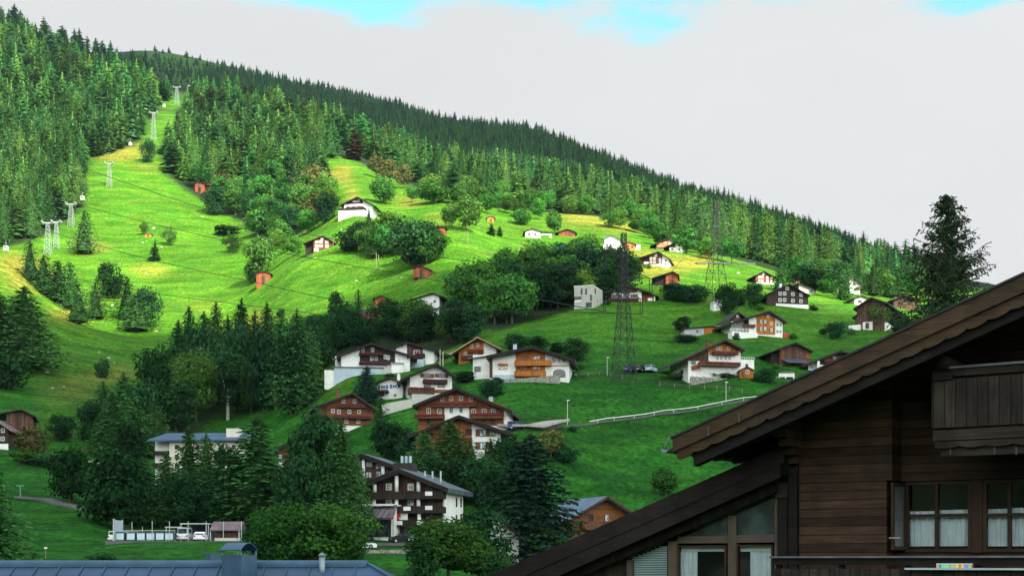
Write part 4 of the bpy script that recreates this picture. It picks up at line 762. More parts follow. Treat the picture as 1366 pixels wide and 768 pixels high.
        if flowers:
            rn = random.Random(int(abs(x0)*100)); fb = MB(); fb.box(x0+.15, x1-.15, -d-.18+y0, -d-.067+y0, z1-.34, z1-.2)
            for i in range(int((x1-x0)*1.3*flowers)):
                x = rn.uniform(x0+.2, x1-.2); w = rn.uniform(.10, .26); h = rn.uniform(.10, .26); fb.box(x-w, x+w, -d-.26+y0-rn.uniform(0, .1), -d-.065+y0, z1-h-.12, z1-.05+rn.uniform(0, .12))
            fb.build('flowers', M['flower'], b)
        return b
    def chimney(s, px, py_top, w=.7, y=3.0, mat='grey', cap=True):
        x = s.X(px, -y); zt = s.XZ(px, py_top, -y)[1]; zb = s.top(min(max(x, s.eL[0]+.1), s.eR[0]-.1))
        zt = max(zt, zb+.9)
        mb = MB(); mb.box(x-w/2, x+w/2, y-w/2, y+w/2, zb-.2, zt); c = mb.build('chimney', M[mat], s.rf)
        if cap: m = MB(); m.box(x-w*.62, x+w*.62, y-w*.62, y+w*.62, zt+.003, zt+.12); m.build('chimney_cap', M['roof_dark'], c)
        return c
    def door(s, px, py, wp, hp, mat='frame_brown', y=-.05):
        x, z = s.XZ(px, py); k = s.o.y/FPX; mb = MB(); mb.box(x-wp*k/2, x+wp*k/2, y-.06, y+.046, z-hp*k/2, z+hp*k/2); d = mb.build('door', M[mat], s.root)
        h = MB(); h.box(x+wp*k*.3, x+wp*k*.36, y-.12, y-.062, z-.1, z+.05); h.build('handle', M['lamp'], d); return d
    def wood_side(s, side, z0, z1, mat, proud=.06, y0=0, y1=None):
        X = s.x1 if side == 'R' else s.x0; sg = 1 if side == 'R' else -1; q = sorted((X+sg*.004, X+sg*proud)); mb = MB(); mb.box(q[0], q[1], y0, s.depth if y1 is None else y1, z0, z1 if z1 is not None else s.top(X)-.03); return mb.build('timber_cladding', M[mat], s.root)

# --- hotel with four rows of balconies
h = House('hotel', 'big dark timber hotel with stacked balconies and white round columns', 'hotel', (486,590), 717, (532,624), ((476,646),(598,650.5)), 12.5, -13, 1.6, 'brown', 'roof_grey', .45)
k = h.o.y/FPX
mb = MB(); mb.box(h.x1-.3, h.x1+.25, .3, h.depth, -4, h.top(h.x1)-.05); mb.build('side_wall', M['white'], h.root)
h.x1 += .25; h.sidewin('R', [(8, 6.3, .7, 1.6), (11, 6.3, .7, 1.6), (8, 3.3, .7, 1.6), (11, 3.3, .7, 1.6)], 'frame_brown'); h.x1 -= .25
for px, a, b in ((503,640,655),(532,630,655),(561,640,655),(502,663,675),(532,662,677),(561,663,676),(562,684,700)):
    (x, z1), (_, z0) = h.XZ(px, a), h.XZ(px, b); m = MB(); m.tube((x, -1.2, z0-.3), (x, -1.2, min(z1, h.top(x)-.2)), .32, .32, 10); m.build('column', M['white'], h.root, True)
for px, py in ((519,649),(548,649),(519,668.5),(548,669),(572,650),(575,669),(493,668),(494,651),(572,690),(550,686)): h.win(px, py, 8, 9, 'frame_white' if px in (519,548) else 'frame_brown', 'curtained' if px in (519,548) else 'glass')
for a, b, c, d in ((488,591,656,664),(530,591,675,683),(517,566,693,701)): h.balcony(a, b, c, d, 1.9, 'dark')
for px, py in ((572,657),(543,677),(572,676),(532,696),(561,696)):
    x, z = h.XZ(px, py, 2.0); m = MB(); m.box(x-.62, x+.62, -2.08, -2.0-.005, z-.45, z+.22); m.build('balcony_panel', M['white'], h.root)
h.block(478,529,674,718,-4.5,-.2,'white','entrance_annex',2,3); h.block(492,528,691,716,-4.62,-4.505,'glass','porch_glazing',2); h.block(478,531,673,675,-5.2,-.1,'white','porch_roof',2.2); x0, z1 = h.XZ(490,674,5.5); x1, z0 = h.XZ(527,691,5.5)
m = MB(); m.add([(x0+1.0,-4.6,z1),(x1,-4.6,z1),(x1,-6.6,z0),(x0-.4,-6.6,z0),(x0+1.0,-4.7,z1-.15),(x1,-4.7,z1-.15),(x1,-6.7,z0-.15),(x0-.4,-6.7,z0-.15)],[(0,1,2,3),(7,6,5,4),(0,4,5,1),(1,5,6,2),(2,6,7,3),(3,7,4,0)]); c = m.build('glass_canopy', M['glass'], h.root)
m = MB(); fr = [(x0+1.0,-4.58,z1+.03),(x1,-4.58,z1+.03),(x1,-6.62,z0+.03),(x0-.4,-6.62,z0+.03)]
for i in range(4): m.bar(fr[i], fr[(i+1) % 4], .12)
for i in range(1, 5): m.bar(Vector(fr[0]).lerp(Vector(fr[1]), i/5), Vector(fr[3]).lerp(Vector(fr[2]), i/5), .1)
for x in (x0-.3, (x0+x1)/2, x1): m.bar((x, -6.6, z0), (x, -6.6, z0-3.4), .10)
m.build('canopy_frame', M['darkred'], c)
h.win(520,683,0.1,0.1); x, z = h.XZ(533,688); m = MB()
for a in ((0,0,.25,.9),(.15,.5,.5,1.5),(-.25,.2,.1,1.1)): m.prism([(x+a[0]-.25,z+a[1]-.7),(x+a[2]+.25,z+a[1]-.7),(x+a[2]-.05,z+a[3]-.6)], -1.75, -1.6)
m.build('red_emblem', M['taillight'], h.root); m = MB(); m.box(x-1.6, x+1.9, -1.55, -1.4, z-1.2, z+1.0); m.build('sign_wall', M['white'], h.root)
for px, py in ((523,708),(540,707),(552,706),(508,706)): h.win(px, py, 7, 12, 'frame_brown')
x, z = h.XZ(547,617,-9); m = MB(); m.box(x-2.2, x+1.3, 6, 9, h.top(x)-.5, z-.2); c = m.build('chimney', M['roof_dark'], h.rf)
m = MB()
for i in range(3): m.tube((x-1+i*.75, 7.5, z-.2), (x-1+i*.75, 7.5, z+1.1), .26, .26, 8)
m.build('flue', M['bluegrey'], c)
for px, yy in ((567,5),(577,7),(588,6)): h.chimney(px, 628, .25, yy, 'lamp', False)
# rear, higher part
h2o = h.o+h.ey*7.5; q = House.__new__(House); q.__dict__.update(h.__dict__); q.o = h2o; q.over = 1.2; q.pk = q.XZ(482,604,1.2); q.eL = q.XZ(440,628,1.2); q.eR = q.XZ(566,634,1.2); q.depth = 10; q.x0, q.x1 = q.X(455), q.X(545)
q.root = empty('rear_part', (0, 7.5, 0)); q.root.parent = h.root
m = MB(); m.prism(q.gable(q.x0, q.x1, -4), 0, 10); m.build('rear_wall', M['brown'], q.root); q.roof('roof_grey')
for px, py, w in ((481,619,6),(493,619,10),(505,621,8),(481,633,5),(492,633,9),(505,632,7)): q.win(px, py, w, 9, 'frame_brown', 'curtained')
for px in (486,512):
    (x, z1), (_, z0) = q.XZ(px, 609), q.XZ(px, 638); m = MB(); m.tube((x, -.5, z0), (x, -.5, min(z1, q.top(x)-.1)), .3, .3, 10); m.build('column', M['white'], q.root, True)
q.balcony(462,505,637,643,1.0,'dark')

# --- upper big flowered chalet
h = House('chalet', 'large honey brown chalet with flowered balconies and a white middle strip', 'house', (558,676), 598, (608,516), ((550,540),(683,547)), 13, -7, 1.5, 'white', 'roof_brown', .35)
h.panel(None,None,None,542,'honey',.09); h.panel(None,593,542,None,'honeyh',.06); h.panel(626,672,542,568,'honeyh',.06)
for px, py in ((590,532),(602,531),(615,531),(628,532)): h.win(px, py, 5, 6.5, y=-.11)
for px, py in ((572,548),(586,548),(602,547),(615,547),(632,549),(646,549),(658,549)): h.win(px, py, 5.5, 7.5, y=-.10)
h.balcony(578,637,537,541,1.0,'balc',1); h.balcony(552,592,552,557,1.3,'balc',1.6); h.balcony(628,670,551,557,1.3,'balc',1.6)
for px, py in ((572,562),(645,561),(657,563)): h.win(px, py, 6, 7, 'frame_brown', y=-.10)
h.chimney(655,529,.8,3,'grey'); h.sidewin('R', [(4, 5.5, 1, 1.3), (8, 5.5, 1, 1.3)])
# --- lower chalet with a white right half
h = House('chalet', 'chalet with timber left half and white right half below the flowered chalet', 'house', (556,668), 622, (612,553), ((545,580),(690,580)), 12, 6, 1.4, 'white', 'roof_dark', .35)
h.panel(None,629,None,600,'honey',.09); h.panel(None,629,600,None,'brown',.05)
for px, py, w, hh in ((625,576,9,9),(589,577,7,7),(575,580,7,7)): h.win(px, py, w, hh, 'frame_brown', 'glass', y=-.12)
h.balcony(598,630,583,588,1.1,'brown',.8); h.balcony(600,630,597,602,1.1,'dark',.5)
for px, py in ((644,577),(644,594),(656,577)): h.win(px, py, 9.5, 9.5, 'frame_brown', 'curtained', 'shut_brown' if px == 644 else None)
h.win(618,594,8,8,'frame_brown','curtained'); h.sidewin('L', [(3, 4, 1.2, 1.2)])
# --- red brown chalet with two dark balconies
h = House('chalet', 'red brown log chalet with two dark balconies on a white base', 'house', (424,498), 577, (470,523), ((416,543),(504,546)), 13, 14, 1.1, 'white', 'roof_plum', .3)
h.panel(None,None,None,567,'redh',.09)
for px, py in ((458,535),(473,535),(452,549),(466,549),(479,549),(444,548),(491,549),(478,562),(462,562)): h.win(px, py, 4.5, 5, 'frame_white' if px != 491 else 'frame_brown', y=-.12)
h.balcony(452,488,538,543,1.0,'brown',.7); h.balcony(446,496,553,558,1.2,'brown',.7); h.chimney(450,519,.7,5,'shut_brown'); h.wood_side('L', 1.5, None, 'redh')
h.sidewin('L', [(3, 4, .9, 1), (7, 4, .9, 1)])
# --- white house with blue shutters
h = House('house', 'small white house with blue shutters and a white chimney', 'house', (503,537), 532, (520,502), ((498,511),(542,513)), 10, -12, .8, 'white', 'roof_dark', .25)
h.win(511,516,7,5,'frame_white','glass','shut_blue'); h.win(527,515,7,5,'frame_white','glass','shut_blue'); h.win(527,527,5,5); h.win(509,526,8,5,'frame_brown'); h.balcony(502,517,520,523,1.2,'dark',.6)
h.chimney(532,498,.6,3,'white'); h.sidewin('R', [(3, 4, 1, 1), (6, 4, 1, 1)])
# --- white gable house with dark balcony and log base
h = House('house', 'white gabled house with one wide dark balcony below the terrace house', 'house', (547,603), 530, (583,484), ((536,504),(609,502)), 12, 12, 1.3, 'white', 'roof_dark', .3)
for px in (570,589): h.win(px, 501, 9, 5.5, 'frame_brown', 'glass', 'shut_brown'); h.win(px, 514, 9, 5, 'frame_brown')
h.balcony(565,597,505,511,1.2,'dark',.5); h.balcony(546,580,516,525,3.0,'brown',1); h.block(549,579,525,534,-2.9,-.1,'concrete','balcony_base',2.5,2)
h.panel(580,None,519,524,'redh',.05); h.sidewin('L', [(4, 4.5, 1.2, 1.2), (8, 4.5, 1.2, 1.2)])
w = ground(560,541); m = MB(); a, b = h.XZ(508,541,3.2), h.XZ(578,527,3.2)
m.add([(a[0],-3.5,a[1]-3),(b[0],-3.5,b[1]-3),(b[0],-3.5,b[1]+.1),(a[0],-3.5,a[1]+.3),(a[0],-3.1,a[1]-3),(b[0],-3.1,b[1]-3),(b[0],-3.1,b[1]+.1),(a[0],-3.1,a[1]+.3)],[(0,1,2,3),(7,6,5,4),(0,4,5,1),(1,5,6,2),(2,6,7,3),(3,7,4,0)])
tag(m.build('retaining_wall', M['concrete'], None, False, h.o), 'sloping pale concrete retaining wall left of the white gabled house', 'wall')
bpy.data.objects['retaining_wall'].rotation_euler = (0, 0, h.ps)
# --- terrace house: wide white and black
h = House('terrace_house', 'wide white house with a black timber centre and two dark balconies', 'house', (455,547), 497, (495,457), ((449,474),(557,476)), 12, 6, 1.0, 'white', 'roof_dark', .3)
h.panel(480,527,None,486,'dark',.08); h.balcony(479,511,469.5,473.5,1.1,'dark',.4); h.balcony(479,518,482,485.5,1.1,'dark',.4)
for px, py in ((497,466.5),(484,467),(496,478),(502,478),(514,476),(518,477)): h.win(px, py, 4, 5.5, 'frame_white', 'curtained', y=-.11)
h.win(544,477,3,3.5,'frame_brown'); h.win(532,480,5,4,'frame_white','curtained'); h.sidewin('L', [(4, 4, 1.4, 1.2), (8, 4, 1.4, 1.2), (4, 1.5, 1.4, 1.2)])
m = MB(); x = h.x0; m.prism([(x-2.5, h.Z(474)-.3), (x+4.2, h.Z(466)-.3), (x+4.2, h.Z(466)), (x-2.5, h.Z(474))], 6.5, 13.5); m.build('side_roof', M['roof_plum'], h.root)
h.block(447,455,475,497,7,12.5,'white','side_wing',-7,3); h.block(446,510,491,501,-4.2,-.1,'bluegrey','garage_wing',3,3); h.block(444,512,489.3,491,-4.6,.2,'roof_grey','garage_roof',3.5)
h.block(433,446,494,505,-3.9,-.5,'white','garden_wall',3,3); h.block(509,521,492,500,-3.9,-3.5,'concrete','terrace_wall',3,3); h.block(522,538,485,493,-2.6,-.1,'white','porch',2,3); h.block(521,539,483.6,485,-3.0,-.02,'roof_pale','porch_roof',2.4)
# --- house behind it
h = House('house', 'white and black house behind the right end of the terrace house', 'house', (528,579), 489, (541,455), ((525,462),(584,467)), 12, -8, .9, 'white', 'roof_dark', .28)
h.panel(543,564,None,480,'brown',.07); h.win(537,461.5,3,3.5); h.win(556,470,8,6,'frame_white','curtained'); h.balcony(553,566,471,476,1.2,'dark',.4); h.win(552,482,8,5); h.block(547,566,480,490,-2.4,-.1,'bluegrey','terrace_base',1.5,3)
h.sidewin('R', [(3, 3, 1, 1)])
# --- orange timber house with light verge, upper
h = House('chalet', 'orange timber chalet with pale verge boards left of the wide orange balconied house', 'house', (612,662), 482, (637,449), ((603,470),(669,465)), 11, -4, 1.3, 'white', 'roof_brown', .3)
h.panel(None,645,None,None,'orange',.08); h.barge('trim'); h.balcony(624,645,466,469,1.0,'balc',1.4); h.balcony(615,645,474,478,1.2,'brown',1)
for px, py in ((629,462),(637,460),(621,472),(634,472)): h.win(px, py, 4, 4.5, 'frame_white', y=-.11)
# --- wide orange balconied house
h = House('house', 'wide white house with bright orange timber centre and two orange balconies', 'house', (653,759), 507, (710,461), ((648,474),(767,479)), 13, -6, 1.6, 'white', 'roof_dark', .4)
h.panel(688,727,None,504,'orange',.10)
for px, py, w, hh in ((716,477,10,5),(700,477,5,6),(698,490.5,10,5),(716,490.5,11,5)): h.win(px, py, w, hh, 'frame_brown', 'curtained', y=-.13)
h.balcony(686,735,480.5,486.5,1.4,'orange'); h.balcony(686,728,494.5,500.5,1.4,'orange')
f = h.win(671,490,12,5.5,'shut_orange','curtained'); x, z = h.XZ(671,486); m = MB(); m.prism([(x-1.3, z-.1), (x+1.3, z-.1), (x+1.1, z+.28), (x-1.1, z+.28)], -.6, -.06); m.build('awning', M['shut_orange'], f)
for px in (739,745.5,752): h.win(px, 480, 3.6, 5, 'frame_brown')
x, z = h.XZ(746,497.5); w = 1.55; m = MB(); m.prism([(x-w, z-1.1), (x+w, z-1.1)]+[(x+w*math.cos(a), z+1.0*math.sin(a)) for a in [i*math.pi/12 for i in range(13)]], -.06, -.008); m.build('arched_opening', M['glass'], h.root)
h.panel(727,None,487.6,489,'trim',.05,'string_course'); m = MB(); a = h.XZ(660,500); b = h.XZ(687,506); m.box(a[0], b[0], -.3, -.01, b[1]-2, a[1]); m.build('plinth', M['bluegrey'], h.root)
h.chimney(687,459,.9,5,'bluegrey')
wg = [h.XZ(628,475), h.XZ(646,500)]; m = MB(); m.box(wg[0][0], h.x0+.1, 4, 11, -4, wg[0][1]+.9); w = m.build('wing', M['white'], h.root)
m = MB(); m.prism([(wg[0][0]-1.2, wg[0][1]-.2), (h.x0+1.0, h.Z(469)-.2), (h.x0+1.0, h.Z(469)), (wg[0][0]-1.2, wg[0][1])], 3, 12); m.build('wing_roof', M['roof_grey'], w)
x, z = h.XZ(637,492,-4); f = h.winm(x, z, 1.6, 1.2, 'frame_brown', 'glass', 3.9); h.panel(653,657,475,503,'brown',.09)
m = MB(); rn = random.Random(4); a = h.XZ(646,513,2.4); b = h.XZ(746,503,2.4)
for i in range(46):
    t = i/45; x = a[0]+(b[0]-a[0])*t; z = a[1]+(b[1]-a[1])*t; hh = .9-.4*t+rn.uniform(-.12, .12); m.box(x-.22, x+.20, -2.6-rn.uniform(0, .15), -2.0, z-2.5, z+hh*.5); m.box(x-.16+rn.uniform(-.05, .05), x+.2, -2.55-rn.uniform(0, .15), -2.05, z+hh*.5+.004, z+hh)
tag(m.build('stone_wall', M['stone'], None, False, h.o), 'low rubble stone wall below the wide orange balconied house', 'wall'); bpy.data.objects['stone_wall'].rotation_euler = (0, 0, h.ps)

# --- right hill
h = House('house', 'white and honey timber house with a terrace in the middle of the right hill', 'house', (999,1044), 448, (1027,414), ((975,430),(1050,429)), 13, 16, 1.0, 'white', 'roof_dark', .28)
h.panel(1009,1034,None,446,'orange',.09)
h.win(1025,421.5,4,4); h.win(1028.7,431.5,4,4)
for px, py in ((1015,429),(1020.5,429),(1015,438.5),(1020.5,438.5),(1029,440)): h.win(px, py, 3.2, 4.5, 'frame_white', 'curtained', 'shut_green', y=-.12)
for py in (433,442): h.win(1039,py,3.2,3.6,'frame_white','curtained','shut_green')
h.wood_side('L', 2.6, None, 'brown'); h.balcony(993,1008,432,436,1.0,'balc',.6)
m = MB(); x = h.x0; x1, z1 = h.XZ(975.5,426,-3); m.box(x1, x-.05, 3, 10, -4, z1-.3); wgo = m.build('left_wing', M['white'], h.root); m = MB(); xp, zp = h.XZ(983,416,-3)
m.prism([(x1-1, z1-.5), (xp, zp-.3), (x+1.5, z1-.2), (x+1.5, z1+.1), (xp, zp), (x1-1, z1-.2)], 2.2, 11); m.build('wing_roof', M['roof_dark'], wgo)
m = MB(); m.prism([(x1, z1-.55), (x-.05, z1-.4), (xp, zp-.35)], 2.93, 2.998); m.build('timber_gable', M['brown'], wgo)
for px, py in ((983.5,421.8),(983,431)): x, z = h.XZ(px, py, -3); h.winm(x, z, .75, .75, 'frame_white', 'glass', 2.88)
h.block(974,1008,443,450,-2.8,-.05,'white','terrace',1.5,3); h.block(977,983,444.6,449.5,-2.9,-2.81,'shut_green','garage_door',1.5); a = h.XZ(974,438,2.6); b = h.XZ(1008,443,2.6); m = MB()
for i in range(9): x = a[0]+(b[0]-a[0])*i/8; m.box(x-.07, x+.07, -2.75, -2.6, b[1]+.003, a[1]-.1)
m.box(a[0], b[0], -2.76, -2.59, a[1]-.097, a[1]); m.build('terrace_railing', M['frame_white'], h.root)
h.block(1046,1053,443,447,.5,2.5,'carred','red_shed',0,1)

h = House('chalet', 'white chalet with curved wooden balcony and timber gable beside a tiny orange shed', 'house', (918,988), 505, (968,452), ((907,480),(994,466)), 14, 12, 1.3, 'white', 'roof_brown', .3)
h.panel(946,985,None,473,'orange',.09); h.panel(None,945,None,482,'brown',.08); h.barge('brown', .3)
for px, py in ((957,464.5),(961,464.5),(972,464.5)): h.win(px, py, 4, 4.5, y=-.12)
for px, py in ((957,477.5),(962,477.5),(968,477.5),(973,477.5),(961,492),(972,492),(975,492),(934,493)): h.win(px, py, 4, 4.8, 'frame_white', 'curtained' if py > 490 else 'glass')
h.balcony(952,983,468.5,473,1.2,'balc',1.3); h.balcony(934,988,481.5,488,1.6,'balc',.8); h.chimney(944,455,.8,4,'shut_brown')
x0, z1 = h.XZ(923,486,.5); x1, z0 = h.XZ(934,493,1.6); m = MB(); m.add([(x0,.0,z0),(x1,-1.55,z0+.3),(x1,-1.55,z0+1.4),(x0,0,z0+1.1),(x0,.1,z0),(x1,-1.45,z0+.3),(x1,-1.45,z0+1.4),(x0,.1,z0+1.1)],[(0,1,2,3),(7,6,5,4),(0,4,5,1),(1,5,6,2),(2,6,7,3),(3,7,4,0)]); m.build('balcony_return', M['red'], h.root)
h.win(925,483,6,5,'frame_brown'); h.block(986,1006,479,500,2,8,'white','terrace_annex',-2,3); a = h.XZ(987,476,-2); b = h.XZ(1006,479,-2); m = MB()
for i in range(7): x = a[0]+(b[0]-a[0])*i/6; m.box(x-.05, x+.05, 2.0, 2.1, b[1]+.003, a[1]-.08)
m.box(a[0], b[0], 1.99, 2.11, a[1]-.078, a[1]); m.build('terrace_railing', M['frame_white'], h.root); h.winm(h.X(996,-2), h.Z(487,996,-2), .7, .7, 'frame_brown', 'glass', 1.9)
m = MB(); rn = random.Random(9); a = h.XZ(922,505,2.2); b = h.XZ(988,509,2.2)
for i in range(40):
    x = a[0]+(b[0]-a[0])*i/39; z = a[1]+(b[1]-a[1])*i/39; m.box(x-.18, x+.17, -2.4-rn.uniform(0, .15), -1.9, z-2, z+.55+rn.uniform(-.15, .15))
tag(m.build('stone_wall', M['stone'], None, False, h.o), 'low rubble stone wall below the white chalet with the curved balcony', 'wall'); m = bpy.data.objects['stone_wall.001']; m.rotation_euler = (0, 0, h.ps)
h = House('shed', 'tiny orange shed with one white window at the chalet corner', 'shed', (987,1005), 504, (997,488), ((985.5,493.5),(1007,493.5)), 3, 0, .3, 'orange', 'roof_dark', .14)
h.win(997,496,4.5,5); h.door(990.5,499,3,7)

h = House('log_house', 'dark log house with rows of white framed windows on the right hill crest', 'house', (1023,1078), 409, (1053,378), ((1017,395),(1081,394)), 13, 14, .8, 'darkh', 'roof_dark', .25)
for px, py in ((1050,384.5),(1040.5,391.5),(1046.5,391.5),(1057.5,392.3),(1068.3,393.2),(1040.5,400),(1046.5,400),(1057.5,401),(1068.3,401.5)): h.win(px, py, 4.3, 4.6)
h.panel(1035,None,405.3,412,'white',.10,'plinth'); h.chimney(1041,378,.7,4,'white'); h.wood_side('L', 0, None, 'dark', .05)
h = House('log_house', 'small log house with round white shutters behind the dark log house', 'house', (1008,1033), 379, (1019.5,361), ((1003,369),(1036,370)), 10, 10, .7, 'redh', 'roof_dark', .22)
for px, py in ((1018.7,365),(1013,369.5),(1016.5,369.5),(1023.5,370),(1029.5,370.3),(1013,374.7),(1016.5,374.7),(1023.5,375),(1029,375)): h.win(px, py, 3, 3.2, 'shut_white', 'curtained', bars=False)
h.panel(None,None,377.3,None,'white',.08,'plinth')
h = House('barn', 'rust coloured barn beside a tall mast on the hill crest', 'barn', (1062,1081), 378, (1069,360), ((1057,365),(1083.5,364.5)), 9, 14, .6, 'rust', 'roof_brown', .2)
h.door(1072,371,5,9,'barn'); h.wood_side('L', 0, None, 'barn', .04); h.panel(None,None,376.3,None,'concrete',.08,'plinth')
h = House('cottage', 'low house with brown roof right behind the dark log house', 'house', (1066,1087), 391, (1064,377), ((1056,380),(1089,386.5)), 7, 0, .5, 'cream', 'roof_brown', .2)
h.win(1082,388.5,4,2.6,'frame_brown'); h.door(1087,389,1.5,4)
h = House('house', 'white gabled house with dark side behind a tall conifer', 'house', (1117,1147), 391, (1131,363), ((1107,371),(1150,378)), 12, 18, .9, 'white', 'roof_brown', .25)
h.panel(1117,1133,None,381,'brown',.08); h.wood_side('L', 1, None, 'brown')
for px, py in ((1140,374),(1140,379),(1140,386),(1129,371),(1127,380)): h.win(px, py, 3, 3, 'frame_brown')
h.balcony(1120,1134,376,379,1.0,'balc',.6); h.balcony(1143,1149,382,385,1.0,'brown')
h = House('house', 'white and red house half hidden behind conifers near the larch', 'house', (1192,1217), 388, (1205,372), ((1188,378),(1219,378)), 9, -10, .6, 'white', 'roof_brown', .22)
h.panel(1209,None,None,None,'shut_orange',.08); h.win(1203,378.5,3.5,3.4,'frame_brown'); h.win(1203,384,3.5,3.4,'frame_brown')
h = House('cottage', 'small cream cottage with a brown window behind the big barn', 'house', (1140,1158), 407, (1150,393.5), ((1137,397.5),(1163,398.5)), 7, 8, .5, 'cream', 'roof_brown', .2)
h.win(1147,402,5,3.6,'frame_brown'); h.door(1154,403.5,2.2,6)
h = House('barn', 'big dark brown barn with a lean-to and white plinth on the right', 'barn', (1143,1180), 440, (1162,396), ((1138,411),(1186,404)), 17, -28, .9, 'barn', 'roof_brown', .3)
h.panel(1151,1164,429,None,'white',.09,'plinth'); h.wood_side('R', 1.5, None, 'barn'); h.door(1157,434.5,5,8,'frame_brown')
m = MB(); x = h.x1; m.box(x+.01, x+.12, 0, h.depth, -3, 2.4); m.build('side_plinth', M['white'], h.root)
m = MB(); x, z = h.XZ(1138,423,.5); m.prism([(x-.4, z-.3), (h.X(1150), h.Z(413)-.3), (h.X(1150), h.Z(413)), (x-.4, z)], -.4, 9); m.build('lean_to_roof', M['roof_brown'], h.root); h.block(1141,1146,423,440,.4,8,'barn','lean_to',-.4,3)
h.block(1133,1148,434.5,443,-1.8,-.1,'white','white_shed',1,2)
h = House('cottage', 'low house with long flat roof beyond the big barn and larch', 'house', (1192,1224), 412, (1208,393), ((1187,400),(1230,400)), 7, 0, .7, 'brown', 'roof_plum', .2)
h.win(1206,404,4,4,'frame_brown'); h.win(1216,404,4,4,'frame_brown')
h = House('barn', 'brown barn with red patch door above the chalet roof', 'barn', (1040,1081), 488, (1062,456), ((1024,470),(1085,468)), 12, 10, .9, 'barn', 'roof_dark', .25)
h.panel(1074,1080,464,477,'rust',.08,'patched_boards'); h.panel(1041,1046,464,480,'red',.06,'corner_boards'); m = MB(); a = h.XZ(1044,478,1.5); b = h.XZ(1078,484,1.5)
m.add([(a[0],-.05,a[1]+.2),(b[0],-.05,a[1]+.2),(b[0]-.6,-2.2,b[1]),(a[0]+1.2,-2.2,b[1]),(a[0],-.05,a[1]+.05),(b[0],-.05,a[1]+.05),(b[0]-.6,-2.2,b[1]-.15),(a[0]+1.2,-2.2,b[1]-.15)],[(3,2,1,0),(4,5,6,7),(0,1,5,4),(1,2,6,5),(2,3,7,6),(3,0,4,7)]); m.build('porch_roof', M['roof_grey'], h.root)
h.block(1028,1041,471,488,1,9,'dark','lean_to',-1,3); h.door(1052,483,6,9,'frame_brown')
h = House('house', 'dark timber house with white porch wall half behind the chalet roof', 'house', (1078,1142), 497, (1121,467), ((1071,487),(1146,473)), 12, 8, 1.0, 'brown', 'roof_dark', .3)
h.panel(1078,1092,None,None,'bluegrey',.06,'rendered_wall'); h.block(1089,1092,482,493,-1.4,-.07,'white','porch_wall',.6); h.block(1092,1101,486.5,489,-1.4,-1.25,'white','porch_parapet',1.2); h.win(1113,477,5,4,'trim'); h.win(1083,488,3,6,'trim'); h.balcony(1100,1130,479.5,483,.9,'balc',.5)
h = House('hut', 'low white terrace wall with posts above the chalet roof', 'terrace', (1039,1060), 505, None, None, 4)
h.block(1039,1060,497.5,502.5,0,.3,'white','parapet',0); m = MB()
for px in (1036,1039,1048,1059): x, z = h.XZ(px, 506); m.box(x-.14, x+.14, .02, .28, z-1.5, h.Z(502.5)-.003)
m.build('post', M['white'], h.root); m = MB(); a = h.XZ(1042,495.6); b = h.XZ(1060,497.5); m.box(a[0], b[0], -.1, 3, b[1]+.003, a[1]); m.build('roof_slab', M['roof_plum'], h.root)
h = House('hut', 'low hut with white wall and orange end below the pylon', 'hut', (913,966), 446, (950,434), ((911,437.5),(969,440)), 5, 6, .4, 'grey', 'roof_brown', .18)
h.panel(939,None,None,None,'orange',.07); h.win(930,442,3,2.5,'frame_brown'); h.door(962,443,2.4,5)
h = House('transformer_house', 'narrow white tower hut standing between dark bushes', 'hut', (952,963), 414, (958,397.5), ((950.5,399.5),(966,399.5)), 3, 14, .3, 'white', 'roof_pale', .15)
h.door(957,409,3.5,7,'lamp')

# --- upper houses
h = House('modern_house', 'white modern cube house with flat roof and tall narrow windows', 'house', (766,791), 411.5, None, None, 9, -20)
x0, x1, zt = h.x0, h.x1, h.Z(381.5); m = MB(); m.box(x0, x1, 0, 11, -4, zt); m.build('wall', M['concrete'], h.root); m = MB(); m.box(x0-.06, x1+.06, -.06, 11.06, zt+.003, zt+.22); m.build('roof_edge', M['white'], h.root)
for px, py, w, hh in ((776,388.5,2.3,8),(782,388.5,2.3,8),(788.5,397,2.3,8)): h.win(px, py, w, hh, 'frame_brown', bars=False)
h.win(771,398.5,9.5,6,'frame_brown'); h.block(767,775.8,400.6,402.6,-.16,-.1,'white','balustrade',0); h.door(785.5,406.5,8,6.5,'shut_green'); h.sidewin('R', [(2.5, h.Z(387), 1.2, 1.6), (5, h.Z(398), .5, .6), (5, h.Z(406), .5, .6)], 'frame_brown')
h = House('house', 'white house with long low dark roof behind the lattice pylon', 'house', (816,856), 402, (836,379.5), ((806,390),(866,389)), 11, -5, .9, 'white', 'roof_dark', .28)
h.panel(820,850,None,390.5,'brown',.09); h.panel(831,840,390.5,None,'glass',.05,'loggia'); h.win(823,395,6,4.5,'frame_brown','glass','shut_brown'); h.win(846,394.5,5,4.5,'frame_brown','glass','shut_brown'); h.balcony(812,852,398,402,1.2,'dark',.6); h.win(836,386,6,3,'frame_brown')
h = House('annexe', 'dark timber annexe with white door at the right end of the long low house', 'house', (855,874), 401, (860,388), ((851,391),(879,395)), 8, -6, .7, 'red', 'roof_dark', .22)
h.panel(872,None,None,None,'white',.07); h.door(867,399.3,6,3.6,'shut_white')
h = House('farmhouse', 'grey shingled farmhouse with white windows and white corner on the sunlit hill', 'house', (866,892), 355, (878,335), ((843,346.5),(894.5,345.5)), 12, -14, .7, 'white', 'roof_brown', .22)
h.panel(866,883.5,None,352,'brown',.09)
for px, py in ((875,340),(868.5,345),(873,345),(880.5,346.5),(868.5,349.8),(873,349.8),(880.5,350.8)): h.win(px, py, 2.8, 3.2, y=-.12)
for py in (347.5,352): h.win(888,py,2,2.2,'frame_brown')
